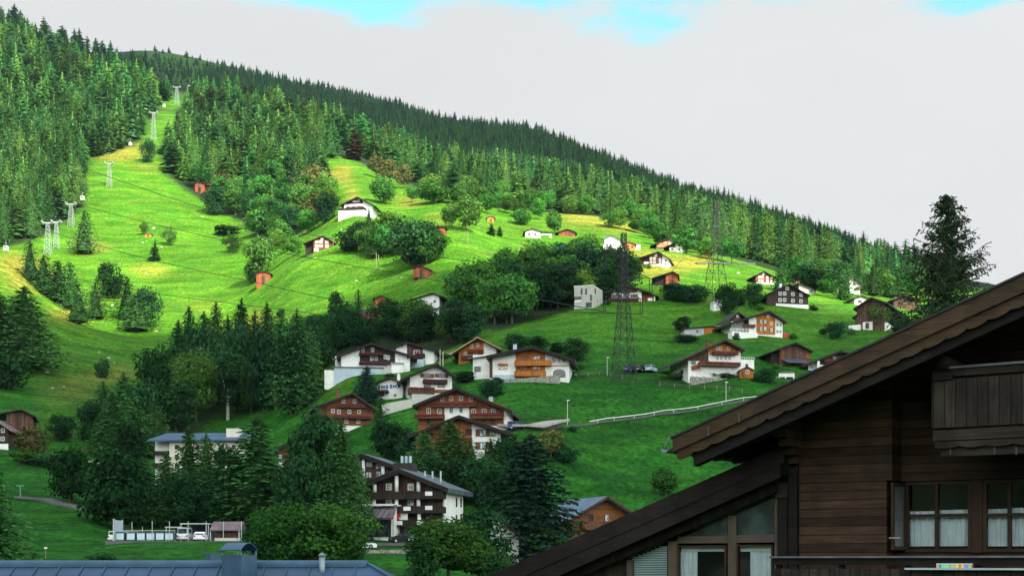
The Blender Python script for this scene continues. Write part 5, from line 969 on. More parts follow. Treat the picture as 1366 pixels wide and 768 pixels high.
h.block(852,866,345.8,356,1,8,'barn','barn_wing',-1,3); h.block(859,865,349.5,351.5,.2,.95,'white','wing_balcony',-.2)
h = House('barn', 'rust boarded barn with dark open side below the grey farmhouse', 'barn', (888,904), 381.5, (897.5,361.5), ((869,370.5),(906,366.5)), 9, -8, .6, 'rust', 'roof_brown', .2)
h.block(873,888,370,381,1,7,'dark','open_side',-1,2); h.door(896,377,5,8,'barn')
h = House('house', 'white house with white lattice front on the sunlit terrace', 'house', (806,829), 333.5, (815,312.5), ((803.5,319),(832,321)), 10, -8, .6, 'white', 'roof_pale', .2)
h.win(812,321,7,4,'frame_white','curtained'); h.win(822,321,6,4,'frame_white','curtained'); h.balcony(806,829,324,327,1.4,'cream'); h.win(811,331,6,3.5,'frame_brown'); h.win(822,331,5,4,'frame_brown'); h.block(805,824,327.3,334.5,-2.8,-.2,'white','terrace',1.5,2)
h = House('shed', 'orange roofed shed right of the white lattice fronted house', 'shed', (834,847), 333, (839,321.5), ((833,325),(849.5,326)), 6, -4, .4, 'shut_orange', 'roof_pink', .18)
h.door(838,329.5,3,6); h.win(843.5,329,3,2.8,'frame_brown'); h.block(848,854,326.5,333.5,1,2.5,'white','white_wall',-1,1)
h = House('chalet', 'honey coloured chalet under a brown roof beside a white house at the wood edge', 'house', (876,897), 333, (892,317.5), ((868,327),(900,321.5)), 9, 0, .7, 'cream', 'roof_brown', .2)
h.panel(876,892,None,329,'orange',.07); h.win(881,325,3,2.5); h.win(887,324,4,2.6); h.balcony(877,895,327,329.5,.9,'trim')
h = House('house', 'white house with dark verge right of the honey coloured chalet', 'house', (893,911), 336, (902,322), ((885,330),(914,326)), 9, -10, .6, 'white', 'roof_dark', .2)
h.panel(893,901,None,330,'brown',.07); h.win(897,332.5,3,2.4,'frame_brown'); h.win(906,328,2.4,2.2,'frame_brown'); h.win(906,332.5,2.4,2.2,'frame_brown')
h = House('house', 'small white house among trees below the forest', 'house', (893,912), 306, (903,294.5), ((891,298),(915,297.5)), 8, -6, .5, 'white', 'roof_pink', .2)
h.win(897,303,3.5,2.4,'frame_brown'); h.win(904,303,3.5,2.4,'frame_brown'); h.balcony(894,908,300,301.5,.8,'balc')
h = House('hut', 'small red hut at the foot of the far lattice pylon', 'hut', (935,949), 342, (944,336), ((932,339.5),(951,339)), 5, 0, .3, 'red', 'roof_brown', .15); h.door(944,340,2.5,3); 
h = House('cabin', 'old red boarded barn with a gable on the upper meadow edge', 'cabin', (745,767), 315, (757,305), ((740,310.5),(769,309.5)), 6, -6, .5, 'rust', 'roof_brown', .18); h.door(760,312,4,5,'barn'); h.block(744,753,310,315,.4,.5,'dark','dark_opening',-.4)
h = House('bungalow', 'small white bungalow with a garden wall on the upper meadow', 'house', (701,721), 317, (710,304.5), ((698.5,308.5),(723,308.5)), 7, 4, .5, 'white', 'roof_brown', .18); h.win(706,312.5,3,2.6,'frame_brown'); h.win(714,312.5,3,2.6,'frame_brown'); h.block(722,736,312,313.5,2,2.3,'white','garden_wall',-2); h.block(733,736,312,317,2.0,2.29,'white','gate_post',-2)
h = House('cabin', 'tall narrow barn with one sunny rust face on the upper meadow', 'cabin', (583,593), 315.5, (587,301), ((575.5,305.5),(595,302.5)), 5, -8, .4, 'rust', 'roof_brown', .16); h.block(577.5,583,306,315,.5,4.5,'dark','shade_painted_side',-.4,1); h.door(588.5,311,4,7,'barn')  # left block in dark timber: the barn's shade put into its colour
h = House('cabin', 'weathered barn on short stilts with a pole in front', 'cabin', (551,573), 372, (560,353.5), ((549,357),(575.5,359.5)), 5, -10, .4, 'rust', 'roof_brown', .16, foot=-.5); m = MB()
for px in (552,561,571): x, z = h.XZ(px, 371); m.box(x-.15, x+.15, .1, .4, -2, .5); m.box(x-.15, x+.15, 4.4, 4.7, -2, .5)
m.build('stilts', M['barn'], h.root); h.door(562,364,5,10,'barn'); h.block(571.5,576,361,368,.5,2.5,'red','side_box',-.4)
h = House('cabin', 'small red plank cabin below the bushy tree on the knoll', 'cabin', (342,361), 379.5, (351,361.5), ((340,364.5),(363,365)), 5, 2, .35, 'rust', 'roof_brown', .16); h.door(352,373,5,10,'barn')
h = House('cabin', 'tiny orange hut on the steep ski slope', 'hut', (193,202), 316, (197,310.5), ((191.5,312.5),(203,312.5)), 3, 0, .2, 'shut_orange', 'roof_brown', .12); h.door(197.5,314,2.5,3)
h = House('barn', 'wooden double barn at the right edge of the ski slope', 'barn', (260,273), 257, (265,242), ((258,244.5),(279,247)), 8, -6, .5, 'rust', 'roof_brown', .18); h.block(272,287,247,257,1.5,7,'red','second_barn',-1,2); h.block(270,290,245.5,247,.9,7.6,'roof_brown','second_roof',-1); h.door(266,253,4,6,'dark'); h.win(264,247.5,4,2,'frame_brown')
h = House('shed', 'little brick coloured shed half hidden at the upper wood edge', 'shed', (650,659), 296, (655,287.5), ((648.5,290),(661,290)), 4, 0, .3, 'shut_orange', 'roof_pink', .15); h.door(655,293.5,2.5,3.6)
h = House('chalet', 'white upper chalet with dark gable balcony among sunlit trees', 'house', (459,497), 287, (476.5,262), ((453.5,273),(502,275)), 12, -8, .9, 'white', 'roof_dark', .28)
h.panel(462,484,None,272,'dark',.08)
for px, py in ((472,267.5),(478,267.5),(465,275),(472,275),(479,275)): h.win(px, py, 4, 3.4, 'frame_white' if py < 270 else 'frame_brown', 'curtained')
h.balcony(461,485,276,279,1.2,'brown',.7); h.block(452,487,280,286.5,-2.5,-.1,'white','terrace',1.5,3); h.block(452,488,278.6,280,-2.8,-.02,'dark','terrace_roof',1.7); h.sidewin('R', [(3, 3, 1.2, 1)])
h = House('farmhouse', 'brown farmhouse with pale windows on the sunlit knoll', 'house', (418,444), 332.5, (430.5,314), ((404,324.5),(447,323.5)), 11, -6, .7, 'redh', 'roof_brown', .22)
for px, py in ((430,318),(422.5,322.5),(428,322.5),(436,323),(422.5,328),(428,328),(436,328.5)): h.win(px, py, 4.2, 3.6, 'shut_white', 'curtained', bars=False)
h.block(407,418,323,332,1.5,8,'dark','barn_wing',-1,3); h.panel(419,425,331,None,'white',.07,'plinth')
h = House('cabin', 'red cabin with blue metal roof beside the narrow dark conifer', 'cabin', (481,502), 436, (498,412), ((478,419),(512,418)), 6, 0, .3, 'red', 'roof_pale', .18); h.win(487,431,4,3,'frame_brown'); h.win(494,431,4,3,'frame_brown'); h.balcony(482,502,439,442.5,1.0,'white'); h.block(480,500,412.5,417.5,5.5,8,'roof_blue','upper_roof',-5)
m = MB(); a = h.XZ(479,433,1); b = h.XZ(497,420,1); m.prism([(a[0], a[1]), (b[0], b[1]-.2), (b[0], b[1]), (a[0], a[1]+.2)], -1.2, -.05); m.build('porch_roof', M['roof_pale'], h.root)
h = House('chalet', 'brown gable house half hidden in trees below the knoll', 'house', (500,514), 408, (508.5,393.5), ((497,398),(518,398)), 7, 0, .5, 'orange', 'roof_brown', .2); h.win(507,401.5,3,2.6,'frame_brown')
h = House('house', 'white house glimpsed through the trees below the knoll', 'house', (550,586), 425, (577,390), ((545,400),(592,396)), 9, -10, .7, 'white', 'roof_dark', .22)
for px, py in ((556,401.5),(562,401.5),(580,402),(581,412),(560,413)): h.win(px, py, 3, 3.2, 'frame_brown')
h = House('barn', 'little hut with pale slanting roof deep in the wooded gully', 'hut', (652,668), 403, (668,390), ((648,401),(674,393)), 5, 0, .4, 'orange', 'roof_pale', .16); h.door(659,400,3,4)

# --- lower left
h = House('barn', 'tall dark barn with blue metal roof at the left edge', 'barn', (8,44), 592, (28,545), ((-30,556),(48,555)), 14, 16, .8, 'barn', 'roof_blue', .2)
for px in (26,38): h.panel(px-1.5,px+1.5,558,578,'brown',.05,'slatted_opening')
h.panel(18,34,584.5,None,'redh',.07,'plinth'); h.door(31,588,6,7,'red')
h = House('farmhouse', 'dark farmhouse with white framed windows cut by the left frame edge', 'house', (-34,11), 598, (-12,556), ((-44,566),(15,574)), 9, 4, .7, 'darkh', 'roof_plum', .2)
h.panel(None,None,591.5,None,'white',.08,'plinth'); h.barge('trim', .14)
for px, py in ((4,574),(-8,574),(3.5,585),(-8,585)): h.win(px, py, 5, 5.5)
h = House('apartment_house', 'long cream building with blue metal roof behind a row of spruces', 'house', (198,224), 625, (208,575), ((195,588),(227,585)), 27, 30, 1.0, 'cream', 'roof_blue', .3, Y=272)
W = 20
h.roofless = True
for o in list(h.root.children_recursive): bpy.data.objects.remove(o)
h.ps = R(-4); h.root.rotation_euler = (0, 0, h.ps); h.ex = Vector((math.cos(h.ps), math.sin(h.ps), 0)); h.ey = Vector((-math.sin(h.ps), math.cos(h.ps), 0))
x0, x1, xe = h.X(198), h.X(330), h.X(226); zt, zr = h.Z(586), h.Z(574.5)
m = MB(); m.box(xe, x1, 0, 9, -6, zt); m.build('wall', M['cream'], h.root); m = MB(); m.box(x0+.8, xe-.01, 1.6, 9, -6, zt+.3); m.build('end_wall', M['white'], h.root)
m = MB(); m.add([(x0, -1.0, zt-.2), (x1+.6, -1.0, zt-.2), (x1+.6, 4.5, zr), (x0+2.2, 4.5, zr), (x0, 10, zt-.2), (x1+.6, 10, zt-.2), (x0, -1.0, zt-.45), (x1+.6, -1.0, zt-.45), (x1+.6, 4.5, zr-.25), (x0+2.2, 4.5, zr-.25), (x0, 10, zt-.45), (x1+.6, 10, zt-.45)],
 [(0,1,2,3),(3,2,5,4),(7,6,9,8),(8,9,10,11),(0,6,7,1),(1,7,8,2),(2,8,11,5),(4,5,11,10),(3,9,6,0),(4,10,9,3)]); h.rf = m.build('roof', M['roof_blue'], h.root); h.eL = (x0, zt); h.eR = (x1, zt); h.pk = ((x0+x1)/2, zt)
m = MB(); m.box(x0+.6, xe-.2, .2, 1.5, h.Z(605), h.Z(601)); m.build('balcony', M['dark'], h.root); m = MB(); m.box(x0+.6, xe-.2, .2, 1.5, h.Z(622), h.Z(617)); m.build('balcony', M['dark'], h.root)
for px in (236,250,264,280,296,312): 
    for py in (596,609,622): h.win(px, py, 5, 6, 'frame_brown')
m = MB(); xx = h.X(308); m.box(xx-1.2, xx+1.2, 1, 4, zt, zt+2.2); m.build('dormer', M['cream'], h.rf)
h = House('chalet', 'white house with brown gable glimpsed between birch and large spruce', 'house', (372,420), 662, (398,582), ((366,600),(430,596)), 10, 10, 1.0, 'white', 'roof_brown', .3, Y=262)
h.panel(None,None,None,606,'red',.09)
for px, py in ((386,598),(398,598),(384,616),(398,616),(384,634),(398,634)): h.win(px, py, 6, 7, 'frame_brown', 'glass', None, -.12)
h.balcony(376,416,606,611,1.1,'brown',.6); h.balcony(376,416,624,629,1.1,'white',.6)
h = House('house', 'small white house with clay roof behind the leafy trees', 'house', (655,692), 752, (660,682), ((630,700),(696,716)), 9, 6, .8, 'white', 'roof_pink', .25, Y=196)
for px, py in ((664,722),(676,722),(670,742),(682,743)): h.win(px, py, 6, 8, 'frame_white', 'glass', 'shut_brown')
h = House('chalet', 'honey log chalet with slate blue tile roof beyond the dark roof edge', 'house', (760,832), 745, (811,661), ((757,694),(838,682)), 14, 22, 1.2, 'honeyh', 'roof_slate', .3, Y=235)
for o in list(h.root.children_recursive): bpy.data.objects.remove(o)
h.x0, h.x1 = h.X(762), h.X(856); h.eR = (h.pk[0]+(h.pk[0]-h.eL[0]), h.eL[1]); h.body(h.x0, h.x1, 'honeyh', 14); h.roof('roof_slate'); h.barge('brown', .3)
for px, py in ((788.5,690),(809.5,690)): h.win(px, py, 6, 10, 'frame_brown', 'curtained' if px > 800 else 'glass')
h.balcony(777,836,694.5,706,1.2,'balc')
# ---------------------------------------------------------------- the near timber house, seen at an angle from below
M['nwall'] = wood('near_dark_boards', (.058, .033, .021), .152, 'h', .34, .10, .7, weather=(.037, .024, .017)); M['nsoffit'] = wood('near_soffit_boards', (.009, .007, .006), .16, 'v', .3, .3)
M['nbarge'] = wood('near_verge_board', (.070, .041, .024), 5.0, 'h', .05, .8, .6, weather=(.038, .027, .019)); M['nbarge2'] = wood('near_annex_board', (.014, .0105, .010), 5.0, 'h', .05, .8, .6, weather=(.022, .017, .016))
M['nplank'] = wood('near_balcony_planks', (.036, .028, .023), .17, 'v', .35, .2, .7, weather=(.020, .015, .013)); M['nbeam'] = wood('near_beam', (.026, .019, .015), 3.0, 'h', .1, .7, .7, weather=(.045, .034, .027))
M['nframe'] = plain('near_brown_frame', (.045, .027, .018), .5, .25, 3); M['nframe2'] = plain('near_taupe_frame', (.085, .060, .045), .6, .15, 3); M['curtain'] = plain('white_curtain', (.78, .83, .85), .9, .08, 6); M['room'] = plain('dark_room', (.012, .012, .014), .9)
M['blind'] = plain('white_blind', (.70, .74, .75), .6, .04); M['pipe'] = plain('zinc_pipe', (.20, .24, .27), .4, .15, 2, .5); M['railtop'] = plain('lit_rail_top', (.10, .105, .12), .55, .25, 3); M['sash'] = plain('pale_sash', (.13, .135, .14), .15, .2)  # rail tops paler and bluer: light on them put into the colour
def clear_glass():
    t = NT('clear_glass'); g = t.n('ShaderNodeBsdfGlossy'); g.inputs['Roughness'].default_value = .03; tr = t.n('ShaderNodeBsdfTransparent'); fz = t.n('ShaderNodeFresnel'); fz.inputs[0].default_value = 1.45
    tr.inputs[0].default_value = (.88, .93, .93, 1)
    mx = t.n('ShaderNodeMixShader'); t.l(fz.outputs[0], mx.inputs[0]); t.l(tr.outputs[0], mx.inputs[1]); t.l(g.outputs[0], mx.inputs[2]); t.l(mx.outputs[0], t.out.inputs[0]); return t.m
M['clear'] = clear_glass()
def stripes():
    t = NT('bright_stripes'); sp = t.n('ShaderNodeSeparateXYZ'); t.l(t.tc.outputs['Object'], sp.inputs[0]); wz = t.n('ShaderNodeTexWhiteNoise', noise_dimensions='1D'); t.l(t.math('FLOOR', t.math('MULTIPLY', sp.outputs[0], 26)), wz.inputs['W'])
    hs = t.n('ShaderNodeHueSaturation'); hs.inputs['Color'].default_value = (.75, .12, .12, 1); t.l(wz.outputs[0], hs.inputs['Hue']); t.l(hs.outputs[0], t.b.inputs['Base Color']); return t.m
M['stripes'] = stripes()
for _k in ('nwall','nbarge','nbarge2','nplank','nbeam','nsoffit','nframe'): M[_k].node_tree.nodes['Principled BSDF'].inputs['Specular IOR Level'].default_value = .12
c = House('timber_house', 'near dark timber house with wide scalloped roof verge and wooden balconies', 'house', (1066,1366), 748, None, None, 9, -33, origin=P(1130, 748, 24))
rt = c.root
XR = c.X(1366, 0)+5.0                                          # runs on past the frame
def at(px, py, off): return c.XZ(px, py, off)
def line(px, pts):                                            # row on a polyline of pixels
    for (a, b), (e, f) in zip(pts, pts[1:]):
        if px <= e or (e, f) == pts[-1]: return b+(f-b)*(px-a)/(e-a)
TOP = [(897,584),(1039.5,519),(1366,366)]; L1 = [(903,600),(1080,521.5),(1366,389)]; L2 = [(907,611),(1080,535),(1366,405)]; L3 = [(930,619),(1080,551),(1366,421)]
def strip(name, up, lo, off, t, mat, px0, px1, scal=0, per=26, extend=True, parent=rt):
    a = at(px0, line(px0, up), off); b = at(px1, line(px1, up), off); e = at(px0, line(px0, lo), off); f = at(px1, line(px1, lo), off)
    x0, x1 = a[0], (XR if extend else b[0]); n = 260 if scal else 2; U, L = [], []
    for i in range(n+1):
        s = i/n; x = x0+(x1-x0)*s; zu = a[1]+(b[1]-a[1])*(x-a[0])/(b[0]-a[0]); zl = e[1]+(f[1]-e[1])*(x-e[0])/(f[0]-e[0])
        if scal: ph = (x-x0)/.33; fr = ph-math.floor(ph); zl += scal*(.5-math.sqrt(max(0, 1-(2*fr-1)**2)))
        U.append((x, zu)); L.append((x, zl))
    mb = MB()
    for i in range(n): mb.prism([L[i], L[i+1], U[i+1], U[i]], -off, -off+t) if not scal else None
    if scal:
        N = n+1; vs = [(x, -off, z) for x, z in U]+[(x, -off, z) for x, z in L]+[(x, -off+t, z) for x, z in U]+[(x, -off+t, z) for x, z in L]; fs = []
        for i in range(n): fs += [(N+i, N+i+1, i+1, i), (2*N+i, 2*N+i+1, 3*N+i+1, 3*N+i), (N+i+1, N+i, 3*N+i, 3*N+i+1), (i, i+1, 2*N+i+1, 2*N+i)]
        mb.add(vs, fs)
    return mb.build(name, M[mat], parent)
OFF = 1.55
strip('verge_board', TOP, L1, OFF, .05, 'nbarge', 897, 1366); strip('scalloped_board', L1, L2, OFF-.055, .04, 'nbarge', 903, 1366, .055); strip('verge_beam', L2, L3, OFF-.14, .2, 'nbarge2', 925, 1366)
a = at(897, line(897, TOP), OFF); b = at(1366, line(1366, TOP), OFF); sl = (b[1]-a[1])/(b[0]-a[0]); zl = lambda x: a[1]+sl*(x-a[0])
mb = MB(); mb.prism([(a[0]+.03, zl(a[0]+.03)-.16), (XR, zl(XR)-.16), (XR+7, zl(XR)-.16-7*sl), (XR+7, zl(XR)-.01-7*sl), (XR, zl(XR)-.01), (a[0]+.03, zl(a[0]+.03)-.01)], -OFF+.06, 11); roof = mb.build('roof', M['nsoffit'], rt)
mb = MB(); mb.prism([(a[0]-.03, zl(a[0]-.03)+.0), (XR, zl(XR)), (XR, zl(XR)+.035), (a[0]-.03, zl(a[0]-.03)+.035)], -OFF-.03, 11.1); mb.build('roof_covering', M['roof_dark'], roof)
for k in range(12):                                           # rafter tails along the eave
    y = -OFF+.55+k*.85; m = MB(); x = a[0]+.12; m.prism([(x, zl(x)-.36), (x+.25, zl(x+.25)-.42), (x+.5, zl(x+.5)-.34), (x+3.2, zl(x+3.2)-.34), (x+3.2, zl(x+3.2)-.163), (x, zl(x)-.163)], y, y+.14); m.build('rafter', M['nbarge2'], roof)
m = MB(); gx, gz = a[0]-.09, zl(a[0])-.17
for i in range(9): pass
pr = [(gx+.085*math.cos(t), gz+.085*math.sin(t)) for t in [math.pi+i*math.pi/8 for i in range(9)]]; pi = [(gx+.075*math.cos(t), gz+.075*math.sin(t)) for t in [2*math.pi-i*math.pi/8 for i in range(9)]]
m.prism(pr+pi, -OFF-.12, 11); m.build('gutter', M['pipe'], roof)
m = MB(); m.tube((a[0]-.02, -OFF-.08, zl(a[0])+.02), (gx-.02, -OFF-.08, gz+.02), .012); m.build('gutter_hook', M['pipe'], roof)
for px in (945, 986): x, z = at(px, line(px, L1)-1.5, OFF+.012); m = MB(); m.box(x-.012, x+.012, -OFF-.02, -OFF-.002, z-.02, z+.14); m.build('nail_strip', M['nframe2'], rt)
# gable wall of horizontal boards, a recess to its right
x0, x1, x1b = c.X(1066), c.X(1190), c.X(1182.5); zs = lambda x: zl(x)-.17; zn = c.Z(640, 1186)
mb = MB(); mb.prism([(x0, zn), (x1, zn), (x1, zs(x1)), (x0, zs(x0))], 0, .6); mb.box(x0, x1b, 0, .6, -3.2, zn-.002); mb.build('wall', M['nwall'], rt)
xw = XR+7; mb = MB(); zw1 = c.Z(640, 1250, -.5); zw0 = c.Z(737, 1250, -.5); mb.prism([(x1+.003, zw1), (XR, zw1), (XR, zs(XR)), (x1+.003, zs(x1+.003))], .5, .7); mb.box(x1b+.003, XR, .5, .7, -3.2, zw0); mb.build('recessed_wall', M['nwall'], rt)
mb = MB(); mb.box(x0-.35, XR+5, 5, 5.2, -4, zs(x0-.3)); mb.box(x0-.1, x0-.003, .6, 11, -4, zs(x0)-.1); mb.build('house_body', M['room'], rt)
m = MB(); m.box(x0-.165, x0-.008, -.09, .3, -3.2, c.Z(612, 1058)); m.build('corner_post', M['nbarge2'], rt)
m = MB(); m.tube((x0-.215, -.06, -3.2), (x0-.215, -.06, c.Z(645, 1050)), .024, None, 8); m.build('downpipe', M['pipe'], rt)
zt = c.Z(566, 1066); zb = c.Z(619, 1066)
for i in range(5):                                             # stepped log corbel
    za, zc = zt+(zb-zt)*i/5, zt+(zb-zt)*(i+1)/5; m = MB(); m.box(x0-.16+.01*i, x0+.09-.012*i, -1.02+.2*i, -.012, zc+.008, za); m.build('corbel', M['nwall' if i else 'nbeam'], rt)
# windows of the recess
def pane_set(px0, px1, py0, py1, off, frame='nframe', mull=None, trans=None, fw=.055, curtain=None, blind=None, depth=.5, name='window'):
    xa, xb = c.X(px0, off), c.X(px1, off); pc = (px0+px1)/2; za, zb = c.Z(py1, pc, off), c.Z(py0, pc, off); y = -off; mb = MB()
    for r in ((xa, xb, za, za+fw), (xa, xb, zb-fw, zb), (xa, xa+fw, za+fw, zb-fw), (xb-fw, xb, za+fw, zb-fw)): mb.box(r[0], r[1], y-.05, y+.06, r[2], r[3])
    if mull: x = c.X(mull, off); mb.box(x-.028, x+.028, y-.045, y+.05, za+fw, zb-fw)
    if trans: z = c.Z(trans, pc, off); mb.box(xa+fw, xb-fw, y-.042, y+.047, z-.026, z+.026)
    w = mb.build(name, M[frame], rt); g = MB(); g.add([(xa+fw, y+.012, za+fw), (xb-fw, y+.012, za+fw), (xb-fw, y+.012, zb-fw), (xa+fw, y+.012, zb-fw)], [(0, 1, 2, 3)]); g.build('pane', M['clear'], w)
    m = MB(); m.box(xa-.55, xb+.05, y+depth, y+depth+.05, za-.3, zb+.3); m.build('dark_room', M['room'], w)
    for q0, q1, t, bpy_ in (curtain or []):
        ca, cb = c.X(q0, off-.1), c.X(q1, off-.1); zt_ = c.Z(t, pc, off-.1); zb_ = c.Z(bpy_, pc, off-.1); n = 70; mm = MB(); rn = random.Random(int(q0)); ph = [rn.uniform(0, 6) for _ in range(4)]
        for i in range(n+1):
            x = ca+(cb-ca)*i/n; d = .025*math.sin(x*52+ph[0]+math.sin(x*9+ph[1])*2)+.012*math.sin(x*111+ph[2]); mm.v += [(x, y+.10+d*.6, zt_), (x, y+.11+d, zb_)]
        mm.f = [(2*i, 2*i+1, 2*i+3, 2*i+2) for i in range(n)]; mm.m = [0]*n; mm.build('curtain', M['curtain'], w, True)
    if blind: m = MB(); m.box(xa+fw+.01, xb-fw-.01, y+.07, y+.11, c.Z(blind, pc, off), zb-fw-.002); m.build('blind', M['blind'], w)
    return w
pane_set(1208,1297,641,736,-.5,'nframe',1250,687,.06,[(1213,1249,681,728),(1251,1292,680,728)]); pane_set(1312,1385,639,736,-.5,'nframe',1347,686,.06,[(1316,1346,678,728),(1349,1382,677,728)]); pane_set(1392,1470,637,736,-.5,'nframe',1430,686,.06,[(1397,1428,676,728)])
for p0, p1 in ((1297.5,1311.5),(1385.5,1391.5)):
    xa, xb = c.X(p0,-.5), c.X(p1,-.5); m = MB(); m.box(xa, xb, .44, .62, zw0+.002, zw1-.002); m.build('window_post', M['nframe'], rt)
m = MB(); m.box(c.X(1205,-.5), XR, .40, .498, c.Z(641,1250,-.5)+.003, c.Z(637,1250,-.5)); m.build('window_head', M['nframe'], rt)
A = Vector((c.X(1207.5,-.45), .44, 0)); B = Vector((c.X(1190,.02), -.02, 0)); za, zb = c.Z(733,1200,-.3), c.Z(644,1200,-.3); m = MB(); d = (B-A).normalized(); nn = Vector((-d.y, d.x, 0))*.022
def slab(m, p, q, z0, z1, k=1.0): m.add([tuple(p-nn*k)[:2]+(z0,), tuple(q-nn*k)[:2]+(z0,), tuple(q+nn*k)[:2]+(z0,), tuple(p+nn*k)[:2]+(z0,), tuple(p-nn*k)[:2]+(z1,), tuple(q-nn*k)[:2]+(z1,), tuple(q+nn*k)[:2]+(z1,), tuple(p+nn*k)[:2]+(z1,)], [(0,3,2,1),(4,5,6,7),(0,1,5,4),(1,2,6,5),(2,3,7,6),(3,0,4,7)])
slab(m, A, B, za, za+.06); slab(m, A, B, zb-.06, zb); slab(m, A, A+d*.06, za+.06, zb-.06); slab(m, B-d*.06, B, za+.06, zb-.06); cw = m.build('open_casement', M['nframe'], rt)
m = MB(); slab(m, A+d*.06, B-d*.06, za+.06, zb-.06, .15); m.build('pane', M['sash'], cw); m = MB(); x, z = at(1190, 717, .08); m.tube((x-.05, -.08, z), (x+.14, -.08, z), .011); m.build('handle', M['lamp'], cw)
# lower balcony rail
zr = .085; xl = c.X(1031, 1.2); m = MB(); m.box(xl-.03, XR, -1.30, -1.12, zr-.03, zr); lb = m.build('lower_balcony', M['railtop'], rt)
m = MB(); m.box(xl, XR, -1.25, -1.20, zr-.145, zr-.032); m.build('rail_board', M['nbarge2'], lb); m = MB(); m.box(xl, XR, -1.24, -1.20, -1.1, -.125); m.build('plank_panel', M['nplank'], lb); m = MB(); m.box(xl, XR, -1.19, .45, -1.25, -1.12); m.build('floor', M['nbeam'], lb)
for i in range(7): x = xl+.05+i*1.1; m = MB(); m.box(x, x+.09, -1.198, -1.125, -1.1, zr-.033); m.build('rail_post', M['nbarge2'], lb)
xs = c.X(1208, 1.3); m = MB(); m.box(xs, XR, -1.36, -1.255, -.135, -.105); m.build('pale_ledge', M['fencegrey'], lb)
xa, xb = c.X(1250,1.3), c.X(1297,1.3); zb_ = -.103; tb = empty('striped_box', c.o+c.ex*xa-c.ey*1.34+Vector((0, 0, zb_)), c.ps); m = MB(); m.box(0, xb-xa, 0, .09, 0, .055); m.build('striped_side', M['stripes'], tb); m = MB(); m.box(0, xb-xa, .001, .089, .056, .068); m.build('lid', M['blind'], tb); tag(tb, 'small box with bright coloured stripes lying on the balcony ledge', 'box')
# upper balcony
ub = 1.0; xu = c.X(1243, ub); z1, z0 = c.Z(507,1243,ub), c.Z(571,1243,ub); m = MB(); m.box(xu, XR, -ub, -ub+.05, z0, z1); m.box(xu, xu+.05, -ub+.052, .49, z0, z1); u = m.build('upper_balcony', M['nplank'], rt)
xh = c.X(1268, ub-.05); m = MB(); m.box(xh, XR, -ub-.02, -ub+.10, c.Z(502,1268,ub), c.Z(492,1268,ub)); m.build('rail_beam', M['nbeam'], u); m = MB(); m.box(xh-.02, XR, -ub-.05, -ub+.13, c.Z(492,1268,ub)+.002, c.Z(489,1268,ub)); m.build('handrail', M['railtop'], u)
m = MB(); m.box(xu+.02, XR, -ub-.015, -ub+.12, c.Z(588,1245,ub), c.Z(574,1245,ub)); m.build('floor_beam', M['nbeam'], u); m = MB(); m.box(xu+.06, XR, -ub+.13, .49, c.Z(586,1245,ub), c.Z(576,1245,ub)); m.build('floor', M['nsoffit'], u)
zc = c.Z(589,1250,ub)+.001; zd = c.Z(596,1250,ub); m = MB(); n = 220; N = n+1; U = []; Lw = []
for i in range(N): x = xu+.05+(XR-xu-.05)*i/n; ph = (x-xu)/.42; f = ph-math.floor(ph); U.append((x, zc)); Lw.append((x, zd+.05*(.5-math.sqrt(max(0, 1-(2*f-1)**2)))))
m.add([(x, -ub+.0, z) for x, z in U]+[(x, -ub+.0, z) for x, z in Lw]+[(x, -ub+.03, z) for x, z in U]+[(x, -ub+.03, z) for x, z in Lw], [f for i in range(n) for f in ((N+i, N+i+1, i+1, i), (2*N+i, 2*N+i+1, 3*N+i+1, 3*N+i), (N+i+1, N+i, 3*N+i, 3*N+i+1))]); m.build('scalloped_trim', M['nbeam'], u)
xk = c.X(1257, ub-.15); m = MB(); m.box(xk, XR, -ub+.06, -ub+.24, c.Z(609,1257,ub-.1), c.Z(595,1257,ub-.1)); m.build('support_beam', M['nbeam'], u)
for px in (1268, 1327, 1356): x, z = at(px, 605, ub-.06); m = MB(); m.box(x-.012, x+.012, -ub+.045, -ub+.058, z-.01, z+.11); m.build('nail_strip', M['nframe2'], u)
x, z = at(1257, 483, ub+.1); m = MB(); m.tube((x, -ub-.14, z), (x, .45, z), .125, .125, 12); m.build('purlin_head', M['nbeam'], rt, True); m = MB(); m.box(x-.17, x+.14, -ub-.05, .45, z-.27, z-.135); m.build('purlin', M['nbarge2'], rt)
# glazed annexe under the lower roof
T2 = [(640,772.5),(820,692),(958,630),(1045,593.5)]; S2 = [(640,793),(820,712.6),(1016,630),(1045,617)]; B2 = [(640,814),(820,734),(1037,638)]; F2 = [(640,826),(832,742),(1035,656)]
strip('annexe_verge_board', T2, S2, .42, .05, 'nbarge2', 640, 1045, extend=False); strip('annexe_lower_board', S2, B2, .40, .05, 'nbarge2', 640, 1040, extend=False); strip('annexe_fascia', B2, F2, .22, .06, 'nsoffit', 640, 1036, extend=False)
a2 = at(600, line(640, T2)+40*.449, .42); b2 = at(1040, line(1040, T2), .42); s2 = (b2[1]-a2[1])/(b2[0]-a2[0]); m = MB(); m.prism([(a2[0], a2[1]-.18), (b2[0], b2[1]-.18), (b2[0], b2[1]-.008), (a2[0], a2[1]-.008)], -.365, 4.5); m.build('annexe_roof', M['nbarge2'], rt)
zF = lambda px: line(px, F2)
def frame_post(px0, px1, py0, py1, off=.04, mat='nframe2', d=.12): xa, xb = c.X(px0, off), c.X(px1, off); p = (px0+px1)/2; m = MB(); m.box(xa, xb, -off, -off+d, c.Z(py1, p, off), c.Z(py0, p, off)); return m.build('frame_post', M[mat], rt)
